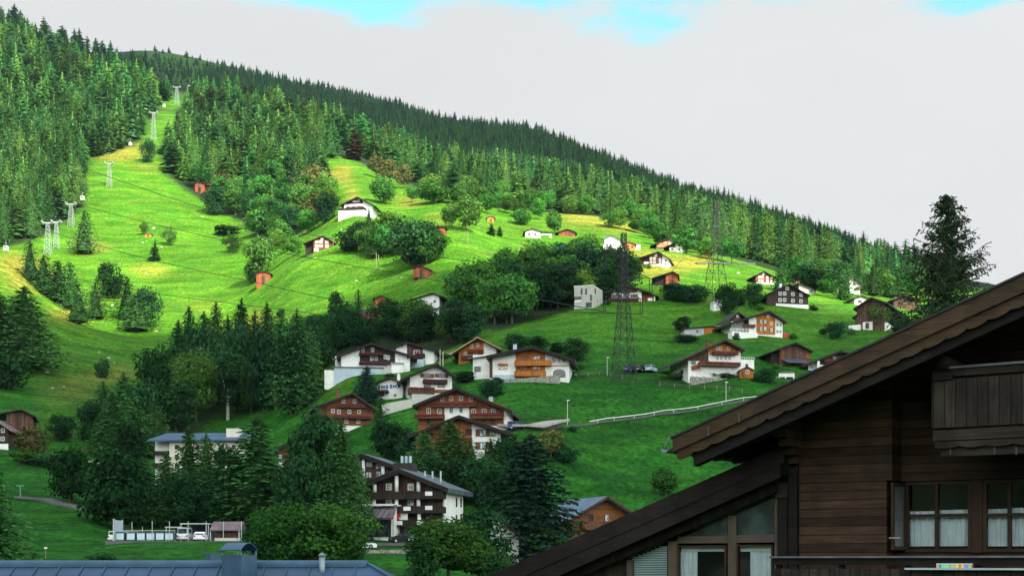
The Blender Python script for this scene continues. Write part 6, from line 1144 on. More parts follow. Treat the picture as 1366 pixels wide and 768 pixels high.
frame_post(891,903,zF(891)+4,860); frame_post(971,982,zF(971)+4,860); frame_post(1033,1037,zF(1033)+2,860); frame_post(836,843,zF(836)+6,860); frame_post(903.3,970.7,714.5,724,.035); frame_post(982.3,1032.7,713,723,.035)
m = MB(); xa, xb = c.X(1037.5,.1), c.X(1050,.1); m.box(xa, xb, -.1, .2, -3.2, c.Z(662,1043,.1)); m.build('annexe_post', M['nbarge2'], rt); m = MB(); m.box(xa-.02, xb+.02, -.14, .2, c.Z(663,1043,.1)+.003, c.Z(644,1043,.1)); m.build('post_head', M['nbeam'], rt)
def poly_pane(pts, off, mat, name): m = MB(); q = [at(px, py, off) for px, py in pts]; m.prism(q, -off, -off+.02); return m.build(name, M[mat], rt)
poly_pane([(913,714.5),(970.5,714.5),(970.5,zF(970.5)+4)], 0, 'glass', 'gable_pane'); poly_pane([(982.5,713),(1032.5,713),(1032.5,zF(1032.5)+3),(982.5,zF(982.5)+3)], 0, 'glass', 'gable_pane')
pane_set(904,970,727,800,0.0,'nframe',None,None,.03,[(906,931,735,800)],735,.6); pane_set(983,1032,726,800,0.0,'nframe',None,None,.03,[(1001,1031,735,800)],735,.6)
q = [(843.5,800),(890.5,800),(890.5,zF(890.5)+5),(843.5,zF(843.5)+6)]; poly_pane(q, -.12, 'room', 'dark_room'); w = poly_pane(q, -.02, 'clear', 'gable_pane'); m = MB()
for i in range(30):
    py = 729+i*2.35; px0 = 844
    for p in range(844, 891):
        if zF(p)+7 < py: px0 = p; break
    else: continue
    (xa, z), (xb, _) = at(px0, py, -.06), at(890, py, -.06); m.box(xa, xb, .045, .075, z-.011, z+.011)
m.build('venetian_blind', M['blind'], w)
m = MB(); xa, xb = c.X(700,-.05), c.X(835.5,-.05); zz = [at(p, zF(p)+3, -.05) for p in (700, 835.5)]; m.prism([(xa, -4), (xb, -4), zz[1], zz[0]], .05, .3); m.build('annexe_wall', M['nplank'], rt)
m = MB(); m.box(c.X(1028,-.2), x0-.004, .32, .42, -4, c.Z(632,1040)); m.build('annexe_end_wall', M['room'], rt)

# ---------------------------------------------------------------- blue metal roof at the bottom edge
r = House('metal_roof_house', 'house below the viewer with blue metal hipped roof and sheet metal chimneys', 'house', (0,490), 752.5, None, None, 8, 0, origin=P(490, 752.5, 38))
R1 = r.root; tp = math.tan(R(28)); hw = 7.5; Lx = -34
m = MB(); m.add([(Lx,0,0),(0,0,0),(hw,-hw,-hw*tp),(Lx,-hw,-hw*tp),(hw,hw,-hw*tp),(Lx,hw,-hw*tp)], [(3,2,1,0),(0,1,4,5),(1,2,4)]); m.build('roof', M['roof_blue'], R1); rf = R1.children[0]
m = MB(); m.tube((Lx,0,.02),(0,0,.02),.10,.10,10); m.box(Lx,-.02,-.17,.17,-.07,.0); m.build('ridge_cap', M['sheet'], rf)
for i in range(52): x = -.3-i*.62; m = MB(); m.box(x-.02,x+.02,-.02,.02,0,.045); m.v = [(a, -.18-(hw-.2)*t if False else b, cc) for a, b, cc in m.v]; q = MB(); q.add([(x-.02,-.18,-.18*tp),(x+.02,-.18,-.18*tp),(x+.02,-hw,-hw*tp),(x-.02,-hw,-hw*tp),(x-.02,-.18,-.18*tp+.045),(x+.02,-.18,-.18*tp+.045),(x+.02,-hw,-hw*tp+.045),(x-.02,-hw,-hw*tp+.045)],[(0,1,2,3),(7,6,5,4),(0,4,5,1),(2,6,7,3),(1,5,6,2),(3,7,4,0)]); q.build('standing_seam', M['roof_blue'], rf)
m = MB(); m.bar((0,0,.02),(hw,-hw,-hw*tp+.02),.09); m.bar((0,0,.02),(hw,hw,-hw*tp+.02),.09); m.build('hip_cap', M['sheet'], rf)
m = MB(); m.box(Lx+.5,hw-.6,-hw+.6,hw-.6,-8,-hw*tp+.25); m.build('wall', M['cream'], R1)
k = 38/FPX
def rx(px): return (px-490)*k
m = MB(); m.add([(rx(263),.95,-.9),(rx(277),.35,-.9),(rx(287),.75,-.9),(rx(273),1.35,-.9),(rx(263),.95,.31),(rx(277),.35,.31),(rx(287),.75,.31),(rx(273),1.35,.31)],[(4,5,6,7),(0,1,5,4),(1,2,6,5),(2,3,7,6),(3,0,4,7)]); m.build('chimney', M['sheet'], rf)
m = MB(); m.add([(rx(303),-.7,-.9),(rx(333),-1.15,-.9),(rx(347),-.5,-.9),(rx(316),.1,-.9),(rx(303),-.7,.26),(rx(333),-1.15,.26),(rx(347),-.5,.26),(rx(316),.1,.26)],[(4,5,6,7),(0,1,5,4),(1,2,6,5),(2,3,7,6),(3,0,4,7)]); ch = m.build('chimney', M['sheet'], rf)
m = MB(); pa, pb = Vector((rx(302),-.75,0)), Vector((rx(334),-1.25,0)); dd = Vector((rx(347)-rx(333), .65, 0)); n = 12; vs = []
for i in range(n+1):
    t = i/n; z = .37+.20*math.sin(math.pi*t)
    for e, o in ((pa, .0), (pb, .0)): p = e+dd*(t*1.15-.075); vs += [(p.x, p.y, z), (p.x, p.y, z+.02)]
fs = []
for i in range(n): b = i*4; fs += [(b+1,b+3,b+7,b+5), (b,b+4,b+6,b+2), (b,b+1,b+5,b+4), (b+2,b+6,b+7,b+3)]
m.add(vs, fs); m.build('arched_hood', M['sheet'], ch)
m = MB()
for x, y in ((rx(304),-.7),(rx(332),-1.1),(rx(346),-.5),(rx(317),.1)): m.box(x-.02,x+.02,y-.02,y+.02,.262,.40)
m.build('hood_strut', M['pipe'], ch); m = MB(); m.box(rx(303)-.03, rx(347)+.03, -1.2, .14, .262, .30) if False else None
m = MB(); x = rx(432); m.tube((x,-.35,-.6),(x,-.35,.24),.085,None,10); m.build('vent_pipe', M['pipe'], rf, True); m = MB(); m.tube((x,-.35,.25),(x,-.35,.33),.12,.02,10); m.build('vent_cap', M['pipe'], rf)
# ---------------------------------------------------------------- roads and yards
road = ribbon('road', [(1040,529),(1003,534.5),(960,541),(880,552.5),(800,563),(745,569),(700,573),(672,576)], 1.3, M['asphalt'], .03, 'narrow road running along the lower meadow', 'road')
ribbon('yard', [(676,573.5),(700,572),(726,569.5),(744,568)], 6.5, M['gravel'], .10, 'pale paved end of the meadow road by the chalets', 'yard'); ribbon('drive', [(598,474.5),(625,471.5),(655,468.5)], 2.6, M['gravel'], .06, 'pale drive behind the white gabled house', 'drive'); ribbon('drive', [(928,351.5),(965,352.5),(1006,352.5)], 1.6, M['asphalt'], .06, 'narrow pale lane below the forest on the right hill', 'drive')
ribbon('path', [(24,664),(60,666),(92,674),(118,681)], 3.2, M['asphalt'], .06, 'grey path bending behind the dark rounded tree', 'path'); ribbon('path', [(108,611),(124,616),(140,620)], 2.6, M['gravel'], .06, 'short pale path between dark trees', 'path')
ribbon('yard', [(478,727.5),(530,727.2),(590,727.2)], 10, M['asphalt'], .08, 'asphalt forecourt of the big hotel', 'yard')
ribbon('track', [(700,660),(760,652),(850,640),(945,622)], 1.4, M['gravel'], -.02, 'faint trodden track across the lower meadow', 'track') if False else None
z = zat(-50, 212); m = MB(); m.box(-60, -39.5, 204.5, 224, z-1.5, z+.05); tag(m.build('yard', M['asphalt']), 'asphalt yard of the recycling point', 'yard', None, 'structure'); ZL = z+.05
# guard rail along the road
g = empty('guard_rail', road[0]); m = MB(); pts = []
for i, p in enumerate(road[:-10]):
    d = road[i+1]-p; d.z = 0; d.normalize(); n = Vector((d.y, -d.x, 0)); n = n if n.y < 0 else -n; pts.append(Vector((p.x+n.x*1.9, p.y+n.y*1.9, zat(p.x, p.y)+.75))-road[0])
for a, b in zip(pts, pts[1:]): m.tube(a, b, .10, .10, 4)
m.build('rail', M['frame_white'], g)
for p in pts[::2]: m = MB(); m.box(p.x-.07, p.x+.07, p.y-.07, p.y+.07, p.z-.7, p.z); m.build('post', M['lamp'], g)
tag(g, 'long pale guard rail along the lower edge of the meadow road', 'guard rail')
# ---------------------------------------------------------------- cars
def car(kind, loc, rz, paint, label, group=None, s=1.0):
    name = {'car': 'parked_car', 'suv': 'parked_car', 'van': 'parked_van'}[kind]; r = empty(name, loc, rz); r.scale = (s, s, s); tag(r, label, 'van' if kind == 'van' else 'car', group)
    H, hood, tail, L = {'car': (1.42, .95, .98, 4.2), 'suv': (1.65, 1.05, 1.1, 4.4), 'van': (2.0, 1.15, 1.2, 4.7)}[kind]; l = L/2
    prof = [(-l, .35), (-l+.1, .25), (l-.1, .25), (l, .4), (l-.03, .72), (l-.2, hood-.08), (l-1.0, hood), (-l+.25, tail), (-l+.03, .85)]
    m = MB(); m.prism(prof, -.86, .86); m.build('body', M[paint], r)
    ri = .1 if kind != 'car' else .55; cab = [(-l+.12, tail-.04), (l-.95, hood-.04), (l-1.65, H-.06), (l-1.9, H), (-l+ri+.25, H), (-l+ri, H-.08)]
    m = MB(); m.prism(cab, -.74, .74); cb = m.build('cabin', M[paint], r); m = MB(); gz = [(-l+.35+ri*.6, tail+.04), (l-1.15, hood+.03), (l-1.72, H-.14), (-l+ri+.3, H-.14)]; m.prism(gz, -.755, -.741); m.prism(gz, .741, .755); m.build('side_window', M['glass'], cb)
    m = MB(); m.add([(-l+.10, -.64, tail+.02), (-l+.10, .64, tail+.02), (-l+ri-.02, .62, H-.13), (-l+ri-.02, -.62, H-.13)], [(0, 1, 2, 3)]); m.build('rear_window', M['glass'], cb); m = MB(); m.add([(l-1.0, -.66, hood+.03), (l-1.0, .66, hood+.03), (l-1.62, .64, H-.11), (l-1.62, -.64, H-.11)], [(3, 2, 1, 0)]); m.build('windscreen', M['glass'], cb)
    for sx in (-1, 1):
        for sy in (-1, 1): m = MB(); m.tube((sx*(l-.85), sy*.72, .32), (sx*(l-.85), sy*.88, .32), .32, .32, 14); w = m.build('wheel', M['tyre'], r); q = MB(); q.tube((sx*(l-.85), sy*.881, .32), (sx*(l-.85), sy*.895, .32), .18, .18, 10); q.build('rim', M['lamp'], w)
    for sy in (-1, 1):
        m = MB(); m.box(-l-.02, -l+.08, sy*.7-.13, sy*.7+.13, .66, .9); m.build('taillight', M['taillight'], r); m = MB(); m.box(l-.09, l+.012, sy*.66-.15, sy*.66+.15, .58, .74); m.build('headlight', M['curtained'], r)
    m = MB(); m.box(-l-.03, -l+.012, -.26, .26, .45, .57); m.build('number_plate', M['frame_white'], r)
    return r
def on(px, py, Y=None):
    if Y is None: return ground(px, py)
    X = (px-CX)/FPX*Y; return Vector((X, Y, zat(X, Y)))
def yardpt(px, Y): return Vector(((px-CX)/FPX*Y, Y, ZL))
car('van', yardpt(248, 210), R(90), 'carsilver', 'silver van parked tail first beside a white car in the yard'); car('car', yardpt(269, 211), R(92), 'carwhite', 'white hatchback parked between the silver van and the wooden shed'); car('car', yardpt(259, 219), R(90), 'carred', 'red car mostly hidden between the silver van and the white hatchback')
car('suv', yardpt(161, 216), R(72), 'carwhite', 'white car behind the first bins at the yard corner'); car('suv', yardpt(183, 219), R(64), 'carwhite', 'white car with dark windows behind the middle bins'); 
car('suv', on(537, 721, 226)+Vector((0, 0, .1)), R(200), 'carblack', 'black car parked before the hotel entrance'); car('car', on(556, 720, 226)+Vector((0, 0, .1)), R(80), 'carpale', 'pale car parked right of the black hotel car'); car('car', on(484, 734, 207), R(5), 'carwhite', 'white car low beside the green hotel fence')
car('suv', on(690, 573.5)+Vector((0, 0, .15)), R(8), 'carblue', 'dark blue car standing at the road end by the chalets')
for px, pt, lb in ((840,'carblue','dark car at the left end of the meadow lay-by'),(855,'carblack','black car between two others in the meadow lay-by'),(869,'carpale','pale blue car at the right end of the meadow lay-by')): car('suv', on(px, 496), R(62), pt, lb)
# ---------------------------------------------------------------- recycling yard
binp = None
for i, (a, b) in enumerate(((155,165),(169,180),(182.5,193.5),(195.5,206),(208.5,218),(221,230))):
    p = yardpt((a+b)/2, 205.6)
    if binp is None:
        binp = empty('recycling_bin', p); m = MB(); m.prism([(-.62, .1), (.62, .1), (.66, 1.15), (.55, 1.3), (-.55, 1.3), (-.66, 1.15)], 0, 1.2); m.build('container', M['binside'], binp); m = MB(); m.box(-.56, .56, -.06, -.004, .18, 1.12); m.build('front_panel', M['binpanel'], binp); m = MB(); m.box(-.6, .6, .05, 1.15, 1.303, 1.36); m.build('lid', M['binside'], binp); r = binp
    else:
        r = binp.copy(); COL.objects.link(r); r.location = p
        for ch in list(binp.children): q = ch.copy(); COL.objects.link(q); q.parent = r
    tag(r, 'dark recycling bin with pale blue front panel in the row of six', 'bin', 'six recycling bins in a row')
fn = None; FP = ((153.5,.2,3.2),(176,3,2.9),(190,15,2.4),(203,.3,2.9),(226,.3,2.9),(251,.3,2.9),(275,.3,2.9),(298,.3,2.9),(322,.3,2.9))
for px, dy, hh in FP:
    m = MB(); m.tube((0, 0, -1), (0, 0, hh), .06, None, 6); o = m.build('fence_post', M['lamp'], None, False, yardpt(px, 204.9+dy)); tag(o, 'thin pale metal post at the edge of the recycling yard', 'post', 'thin posts round the recycling yard')
o = empty('glass_screen', yardpt(152, 205)); m = MB(); m.box(-.05, .02, -.1, 4.5, .1, 3.1); m.build('pane', M['bluegrey'], o); m = MB()
for y in (-.2, 4.5): m.box(-.1, .07, y, y+.08, -1, 3.25)
m.build('frame', M['lamp'], o); tag(o, 'pale upright screen at the left end of the recycling yard', 'screen')
o = empty('back_fence', yardpt(200, 223.4)); m = MB(); k = 223.4/FPX; m.box(-47*k, 40*k, 0, .03, .1, 1.9); m.build('mesh_panel', M['shut_green'], o); m = MB(); m.box(-47*k, 40*k, -.04, .07, 1.902, 1.98); m.build('top_rail', M['lamp'], o); tag(o, 'dark green fence along the back of the recycling yard', 'fence')
def canopy(px0, px1, Y, d, h, label, mat='lamp'):
    o = empty('carport', yardpt((px0+px1)/2, Y)); w = (px1-px0)/2*Y/FPX; m = MB(); m.box(-w, w, 0, d, h, h+.16); m.build('flat_roof', M[mat], o)
    for x in (-w+.15, w-.15):
        for y in (.2, d-.2): m = MB(); m.box(x-.06, x+.06, y-.06, y+.06, -.5, h-.003); m.build('post', M['lamp'], o)
    m = MB(); m.box(-w+.05, w-.05, d-.15, d-.05, 0, h-.01); m.build('back_wall', M['binside'], o); tag(o, label, 'carport')
canopy(220, 242, 214, 6, 2.15, 'low white roofed carport left of the silver van'); canopy(240, 279, 216, 6.5, 2.75, 'wide white edged carport over the parked cars')
k = 212/FPX; o = empty('shed', yardpt(301, 212)); m = MB(); m.box(-14*k, 14*k, 0, 4, .55, 2.0); m.build('wall', M['brown'], o); m = MB(); m.box(-14.5*k, 14.5*k, -.1, 4.1, -.5, .548); m.build('plinth', M['cream'], o); m = MB(); m.add([(-20*k,-.9,1.75),(21*k,-.9,1.75),(21*k,2.2,3.1),(-20*k,2.2,3.1),(-20*k,5,1.9),(21*k,5,1.9),(-20*k,-.9,1.62),(21*k,-.9,1.62),(-20*k,5,1.77),(21*k,5,1.77)], [(0,1,2,3),(3,2,5,4),(6,8,9,7),(0,6,7,1),(4,5,9,8),(0,3,4,8,6),(1,7,9,5,2)]); m.build('roof', M['roof_plum'], o)
for x in (-19*k, 19*k): m = MB(); m.box(x-.07, x+.07, -.7, -.55, -.5, 1.7); m.build('post', M['lamp'], o)
tag(o, 'small wooden shed with plum coloured roof at the right end of the yard', 'shed')
o = empty('sign', on(27, 662)); m = MB(); m.tube((0,0,-.5),(0,0,2.1),.05); m.build('post', M['lamp'], o); m = MB(); m.box(-.7,.7,-.06,-.02,1.8,2.15); m.build('board', plain('green_sign', (.03,.25,.10), .5), o); tag(o, 'small green sign on a post at the path bend', 'sign')
o = empty('marker_post', on(61, 752, 185)); m = MB(); m.tube((0,0,-.5),(0,0,1.3),.05); m.build('post', M['polewood'], o); m = MB(); m.box(-.17,.17,-.12,.12,1.3,1.5); m.build('cap', M['frame_white'], o); tag(o, 'short post with white cap on the near meadow', 'post')
o = empty('green_fence', on(482, 729, 212)); m = MB()
for i in range(16): m.box(-1.6+i*.2, -1.46+i*.2, 0, .04, -.3, 1.6)
m.build('slats', M['shut_green'], o); m = MB(); m.box(-1.62, 1.62, .045, .09, 1.1, 1.2); m.build('rail', M['shut_green'], o); tag(o, 'dark green slat fence left of the hotel forecourt', 'fence')
m = MB(); rn = random.Random(5)
for i in range(60): x = rn.uniform(-5.5, 5.5); w = rn.uniform(.2, .5); m.box(x-w, x+w, -.3+rn.uniform(-.2, .2), .3, -.6, .35+rn.uniform(-.1, .15))
tag(m.build('stone_wall', M['stone'], None, False, on(520, 742, 200)), 'low rubble wall below the hotel forecourt', 'wall')
# ---------------------------------------------------------------- poles and lamps
def pole(px, base, top, r, mat, label, cat='pole', name='pole', lamp=False, Y=None):
    p = on(px, base, Y); h = (HPX-top)/FPX*p.y-p.z; o = empty(name, p); m = MB(); m.tube((0,0,-.8),(0,0,h),r*1.2,r,6); m.build('shaft', M[mat], o)
    m = MB(); m.box(-.14 if lamp else -.05, .5 if lamp else .05, -.1, .1, h+.003, h+.16); m.build('lamp_head' if lamp else 'cap', M['frame_white' if lamp else mat], o); return tag(o, label, cat)
pole(757,567,534,.07,'lamp','street lamp standing alone at the bend of the meadow road','street lamp','street_lamp',True); pole(810,501,477,.07,'lamp','street lamp left of the parked cars in the meadow lay-by','street lamp','street_lamp',True); pole(968.5,536,510,.07,'lamp','thin street lamp beside the road under the white balcony chalet','street lamp','street_lamp',True)
pole(587,487,467,.06,'frame_white','left white flagpole above the white gabled house'); pole(591,488,469,.06,'frame_white','right white flagpole above the white gabled house')
pole(502,362,338,.13,'polewood','left bare timber pole below the upper wood'); pole(505,364,340,.13,'polewood','right bare timber pole below the upper wood'); pole(559,381,359,.13,'polewood','timber pole in front of the stilted barn')
pole(1070,365,346,.16,'lamp','tall pale mast behind the rust coloured barn'); pole(1103,380,361,.1,'polewood','timber pole left of the white gabled house'); pole(628,395,382,.12,'polewood','short timber pole at the end of the sunlit knoll'); pole(624,327,308,.12,'polewood','timber pole below the big sunlit tree'); pole(444.5,330,315,.1,'polewood','timber pole at the farmhouse corner'); pole(693,340,327,.12,'polewood','timber pole on the upper meadow')
pole(426.5,208,186,.32,'deadwood','bare white dead trunk at the top of the yellow meadow strip','tree','bare_tree'); pole(455,320,304,.1,'lamp','slim pole beside the upper chalet road')
# ---------------------------------------------------------------- lattice pylons
def pylon(px, base, top, wb, wt, neck, arms, label, w=.13, Y=None):
    p = on(px, base, Y); k = p.y/FPX; H = (HPX-top)*k-p.z; o = empty('lattice_pylon', p, R(20)); hn = H*neck
    wz = lambda z: (wb+(wt*2.2-wb)*z/hn if z < hn else wt*2.2+(wt-wt*2.2)*(z-hn)/(H-hn))*k/2
    zs = [0]; 
    while zs[-1] < H-1: zs.append(min(H, zs[-1]+max(1.2, wz(zs[-1])*1.7)))
    C4 = lambda z: [Vector((sx*wz(z), sy*wz(z), z)) for sx, sy in ((-1,-1),(1,-1),(1,1),(-1,1))]
    legs = [MB() for _ in range(4)]; br = MB(); 
    for a, b in zip(zs, zs[1:]):
        A, B = C4(a), C4(b)
        for i in range(4): legs[i].bar(A[i]-Vector((0,0,1.5 if a == 0 else 0)), B[i], w*1.15); br.bar(A[i], B[(i+1) % 4], w*.7); br.bar(A[(i+1) % 4], B[i], w*.7); br.bar(B[i], B[(i+1) % 4], w*.6)
    [q.build('leg', M['steel'], o) for q in legs]; br.build('bracing', M['steel'], o); tips = []
    for py, l, r in arms:
        z = (HPX-py)*k-p.z; q = wz(z); m = MB()
        for sg, e in ((-1, l), (1, r)):
            if not e: continue
            tip = Vector((sg*e*k, 0, z+.1))
            for sy in (-1, 1): m.bar((sg*q, sy*q, z), tip, w*.8); m.bar((sg*q, sy*q, z+2.0), tip, w*.7)
            for t in (.25, .5, .75): a = Vector((sg*q, 0, z)).lerp(tip, t); b = Vector((sg*q, 0, z+2.0)).lerp(tip, t); m.bar(a, b, w*.5)
            tips.append(tip)
        a = m.build('cross_arm', M['steel'], o)
        for tip in tips[-((1 if l else 0)+(1 if r else 0)):]:
            m = MB()
            for dx in (-.35, .35): m.tube(tip+Vector((dx, 0, 0)), tip+Vector((dx*.9, 0, -3.4)), .09, .09, 6)
            m.tube(tip+Vector((-.6, 0, -3.5)), tip+Vector((.6, 0, -3.5)), .1, .1, 6); m.build('insulator', M['steel'], a)
    tag(o, label, 'pylon'); Rm = Matrix.Rotation(R(20), 3, 'Z'); return [p+Rm@(t+Vector((0, 0, -3.6))) for t in tips]
T1 = pylon(832, 513, 306, 27, 5, .55, [(342, 28, 0), (369, 0, 40), (398, 28, 26)], 'near tall lattice pylon rising from the middle meadow', .125)
T2 = pylon(955, 394, 266, 26, 4, .5, [(290, 22, 22), (310, 30, 30)], 'far lattice pylon standing before the forest edge', .12)
def cable(pts, label, r=.06, group=None, name='power_cable'):
    P3 = [P(*p) if not isinstance(p, Vector) else p for p in pts]; n = 14; out = []
    for i in range(len(P3)-1):
        p0, p1, p2, p3 = P3[max(i-1, 0)], P3[i], P3[i+1], P3[min(i+2, len(P3)-1)]
        for j in range(n): t = j/n; out.append(.5*((2*p1)+(p2-p0)*t+(2*p0-5*p1+4*p2-p3)*t*t+(3*p1-p0-3*p2+p3)*t*t*t))
    out.append(P3[-1]); o = P3[0]; m = MB(); m.path([q-o for q in out], r, 4); return tag(m.build(name, M['cable'], None, False, o), label, 'cable', group)
cable([(-120,146,560),(0,184,540),(125,229,520),(269,277,490),(390,308,465),(600,345,400),T1[0]], 'uppermost power cable crossing the ski slope', .13)
cable([(-120,214,560),(0,243,540),(110,274,520),(184,294,510),(297,320,485),(387,339,465),(548,368,420),T1[2]], 'power cable crossing the slope below the uppermost one', .13)
cable([(-120,254,560),(0,290,540),(97,318,520),(200,346,500),(325,373,475),(496,406,430),T1[3]], 'power cable passing just above the small red cabin', .13)
cable([(-120,333,520),(0,355,510),(100,372,495),(220,393,480),(297,403,470),(420,418,440)], 'power cable sagging across the lower ski slope', .12)
cable([(-120,398,480),(56,434,460),(140,447,455),(219,457,450),(330,470,440)], 'thin cable over the foot of the yellow slope', .07); cable([(-120,434,480),(67,457,455),(130,464,452),(194,469,450),(330,480,440)], 'lowest cable over the foot of the yellow slope', .08)
cable([T1[1], (905,352,390), T2[2]], 'cable sagging from the near pylon to the far pylon', .06); cable([T2[3], (1050,330,520), (1240,330,560)], 'cable running right from the far pylon', .05)
# ---------------------------------------------------------------- ski lift
def lift_tower(px, base, top, wpx, label):
    p = on(px, base); k = p.y/FPX; H = (HPX-top)*k-p.z; o = empty('lift_tower', p); w = wpx*k/2; m = MB()
    for sx in (-1, 1):
        for sy in (-1, 1): m.bar((sx*w*.75, sy*w*.75, -1.5), (sx*w*.3, sy*w*.3, H), .15)
    zz = [H*i/7 for i in range(8)]
    for a, b in zip(zz, zz[1:]):
        fa, fb = w*(.75-.45*a/H), w*(.75-.45*b/H)
        for sy in (-1, 1): m.bar((-fa, sy*fa, a), (fb, sy*fb, b), .12); m.bar((fa, sy*fa, a), (-fb, sy*fb, b), .12)
    m.build('lattice_mast', M['liftsteel'], o); m = MB(); m.box(-w*1.35, w*1.35, -.35, .35, H, H+.55); m.build('crossbar', M['liftsteel'], o)
    for sx in (-1, 1): m = MB(); m.box(sx*w*1.15-.2, sx*w*1.15+.2, -2, 2, H+.555, H+1.1); m.build('sheave_train', M['lamp'], o)
    tag(o, label, 'lift tower'); return [p+Vector((s*w*1.15, 0, H+1.1)) for s in (-1, 1)]
LT = [lift_tower(64,340,298,12,'lift tower lowest on the left meadow, left of a pair'), lift_tower(75.5,332,297,10,'lift tower right behind the lowest one'), lift_tower(95,303,273,11,'pale lift tower beside the dark columnar tree'), lift_tower(146,250,219,9,'lift tower alone in the middle of the ski slope'), lift_tower(205,188,151,8.5,'lift tower in the narrow neck of the ski run'), lift_tower(236,140,117,8,'lift tower in the gap at the top of the ski run'), lift_tower(257,122,109,6,'highest lift tower peeping above the spruces')]
for j in (0, 1):
    seq = [P(-80, 395, 600)+Vector((j*4, 0, 0))]+[LT[i][j] for i in (0, 2, 3, 4, 5, 6)]
    m = MB(); o0 = seq[0]
    for a, b in zip(seq, seq[1:]): m.path([a.lerp(b, t/8)-o0-Vector((0, 0, (b-a).length*.02*4*(t/8)*(1-t/8))) for t in range(9)], .045, 4)
    tag(m.build('haul_rope', M['cable'], None, False, o0), ('haul rope on the left side of the lift towers', 'haul rope on the right side of the lift towers')[j], 'cable')
gp = None
for px, py, Y, lb in ((8,331,600,'white gondola cabin at the left frame edge'),(110,264,720,'white gondola between the two lower lift towers and the slope'),(174,192,930,'white gondola before the dark wood at the ski run'),(219,141,1130,'white gondola just below the gap of the ski run'),(252,116,1300,'tiny white gondola highest up')):
    p = P(px, py, Y)
    if gp is None:
        gp = empty('gondola', p); m = MB(); m.prism([(-.8,-1.1),(.8,-1.1),(1.0,-.2),(.8,.9),(-.8,.9),(-1.0,-.2)], -.9, .9); m.build('cabin', M['frame_white'], gp); m = MB(); m.box(-.85,.85,-.93,-.902,-.1,.6); m.build('window', M['glass'], gp); m = MB(); m.bar((0,0,.9),(0,0,3.4),.12); m.build('hanger', M['liftsteel'], gp); r = gp
    else:
        r = gp.copy(); COL.objects.link(r); r.location = p
        for ch in list(gp.children): q = ch.copy(); COL.objects.link(q); q.parent = r
    r.scale = (.95,)*3; tag(r, lb, 'gondola', 'gondolas of the ski lift')
# ---------------------------------------------------------------- rocks
rn = random.Random(12)
for i, (px, py, w) in enumerate(((63,497,7),(70,518,5),(85,516,4),(145,478,6),(152,484,4),(132,470,4),(150,408,6),(195,366,4),(190,324,4),(196,322,3),(270,290,5),(205,305,6),(475,375,4),(535,371,4),(600,388,5),(160,352,3),(215,330,4),(208,442,5),(985,365,6),(768,500,5),(770,352,4),(420,345,4),(700,600,5),(128,484,3))):
    p = on(px, py); k = p.y/FPX; bm = bmesh.new(); bmesh.ops.create_icosphere(bm, subdivisions=2, radius=1)
    for v in bm.verts: v.co *= rn.uniform(.72, 1.15); v.co.x *= w*k*.5; v.co.y *= w*k*.45; v.co.z *= w*k*.28
    me = bpy.data.meshes.new('rock'); bm.to_mesh(me); bm.free(); me.materials.append(M['rock']); o = bpy.data.objects.new('rock', me); COL.objects.link(o); o.location = p+Vector((0, 0, .1)); o.rotation_euler = (0, 0, rn.random()*6); tag(o, 'pale boulder lying in the grass of the steep meadow', 'rock', 'boulders scattered on the meadows')
# ---------------------------------------------------------------- larch rising behind the near roof
def larch(px, Y, top, label):
    X = (px-CX)/FPX*Y; g = Vector((X, Y, zat(X, Y))); H = (HPX-top)/FPX*Y-g.z; rnd = random.Random(77); tb = TB(); wd = MB(); root = empty('larch_tree', g)
    wd.tube((0,0,-.3),(0,0,H*.5),.34,.2,8); wd.tube((0,0,H*.5),(.05,0,H*.99),.2,.015,7); br = MB()
    for i in range(640):
        f = .22+.78*(i/640)**.9; z = H*f; L = (9.2*(1-f)**.78+.30)*rnd.uniform(.7, 1.1); a = rnd.random()*6.283; d = Vector((math.cos(a), math.sin(a), 0)); sd = Vector((-d.y, d.x, 0)); pts = [Vector((0,0,z))]; up = .25 if f > .72 else -.05
        for s in range(1, 7): t = s/6; pts.append(Vector((0,0,z))+d*L*t+Vector((0,0,L*(up*t-.30*t*t*(1 if f < .8 else .2)+.20*t**3)))+sd*rnd.uniform(-.08, .08)*L*t)
        for s in range(6): br.tube(pts[s], pts[s+1], .05*(1-s/7)*(.5+.5*(1-f))+.012, .045*(1-(s+1)/7)*(.5+.5*(1-f))+.010, 4, 0, False)
        dens = 1.0 if f < .7 else max(.25, 1-(f-.7)*2.6)
        for s in range(1, 7):
            for q in range(rnd.randint(3, 5)):
                if rnd.random() > dens: continue
                o = pts[s-1].lerp(pts[s], rnd.random()); l = rnd.uniform(.3, .85)*(.5+.5*min(1, L/3)); dr = (sd*rnd.choice((-1, 1))*rnd.uniform(.3, .9)+d*rnd.uniform(.1, .7)+Vector((0,0,rnd.uniform(-1.0, .15)))).normalized(); e = o+dr*l; t0 = rnd.uniform(.6, 1.3)
                br.tube(o, e, .014, .006, 3, 0, False)
                for k in range(9):
                    c = o.lerp(e, rnd.uniform(.1, 1.05)); r = rnd.uniform(.03, .075)
                    for _ in range(2): u = Vector((rnd.uniform(-1,1), rnd.uniform(-1,1), rnd.uniform(-1,1))).normalized(); v = u.orthogonal().normalized(); v.rotate(Matrix.Rotation(rnd.random()*6.28, 3, u)); tb.tri(c+u*r*1.3, c-u*r*.7+v*r*.7, c-u*r*.7-v*r*.7, t0)
    wd.build('trunk', M['bark'], root); br.build('branches', M['bark'], root); me = tb.mesh('crown', [M['larch']]); o = bpy.data.objects.new('crown', me); COL.objects.link(o); o.parent = root; tag(root, label, 'tree')
larch(1262, 88, 262, 'tall dark larch with drooping twigs behind the near timber roof')

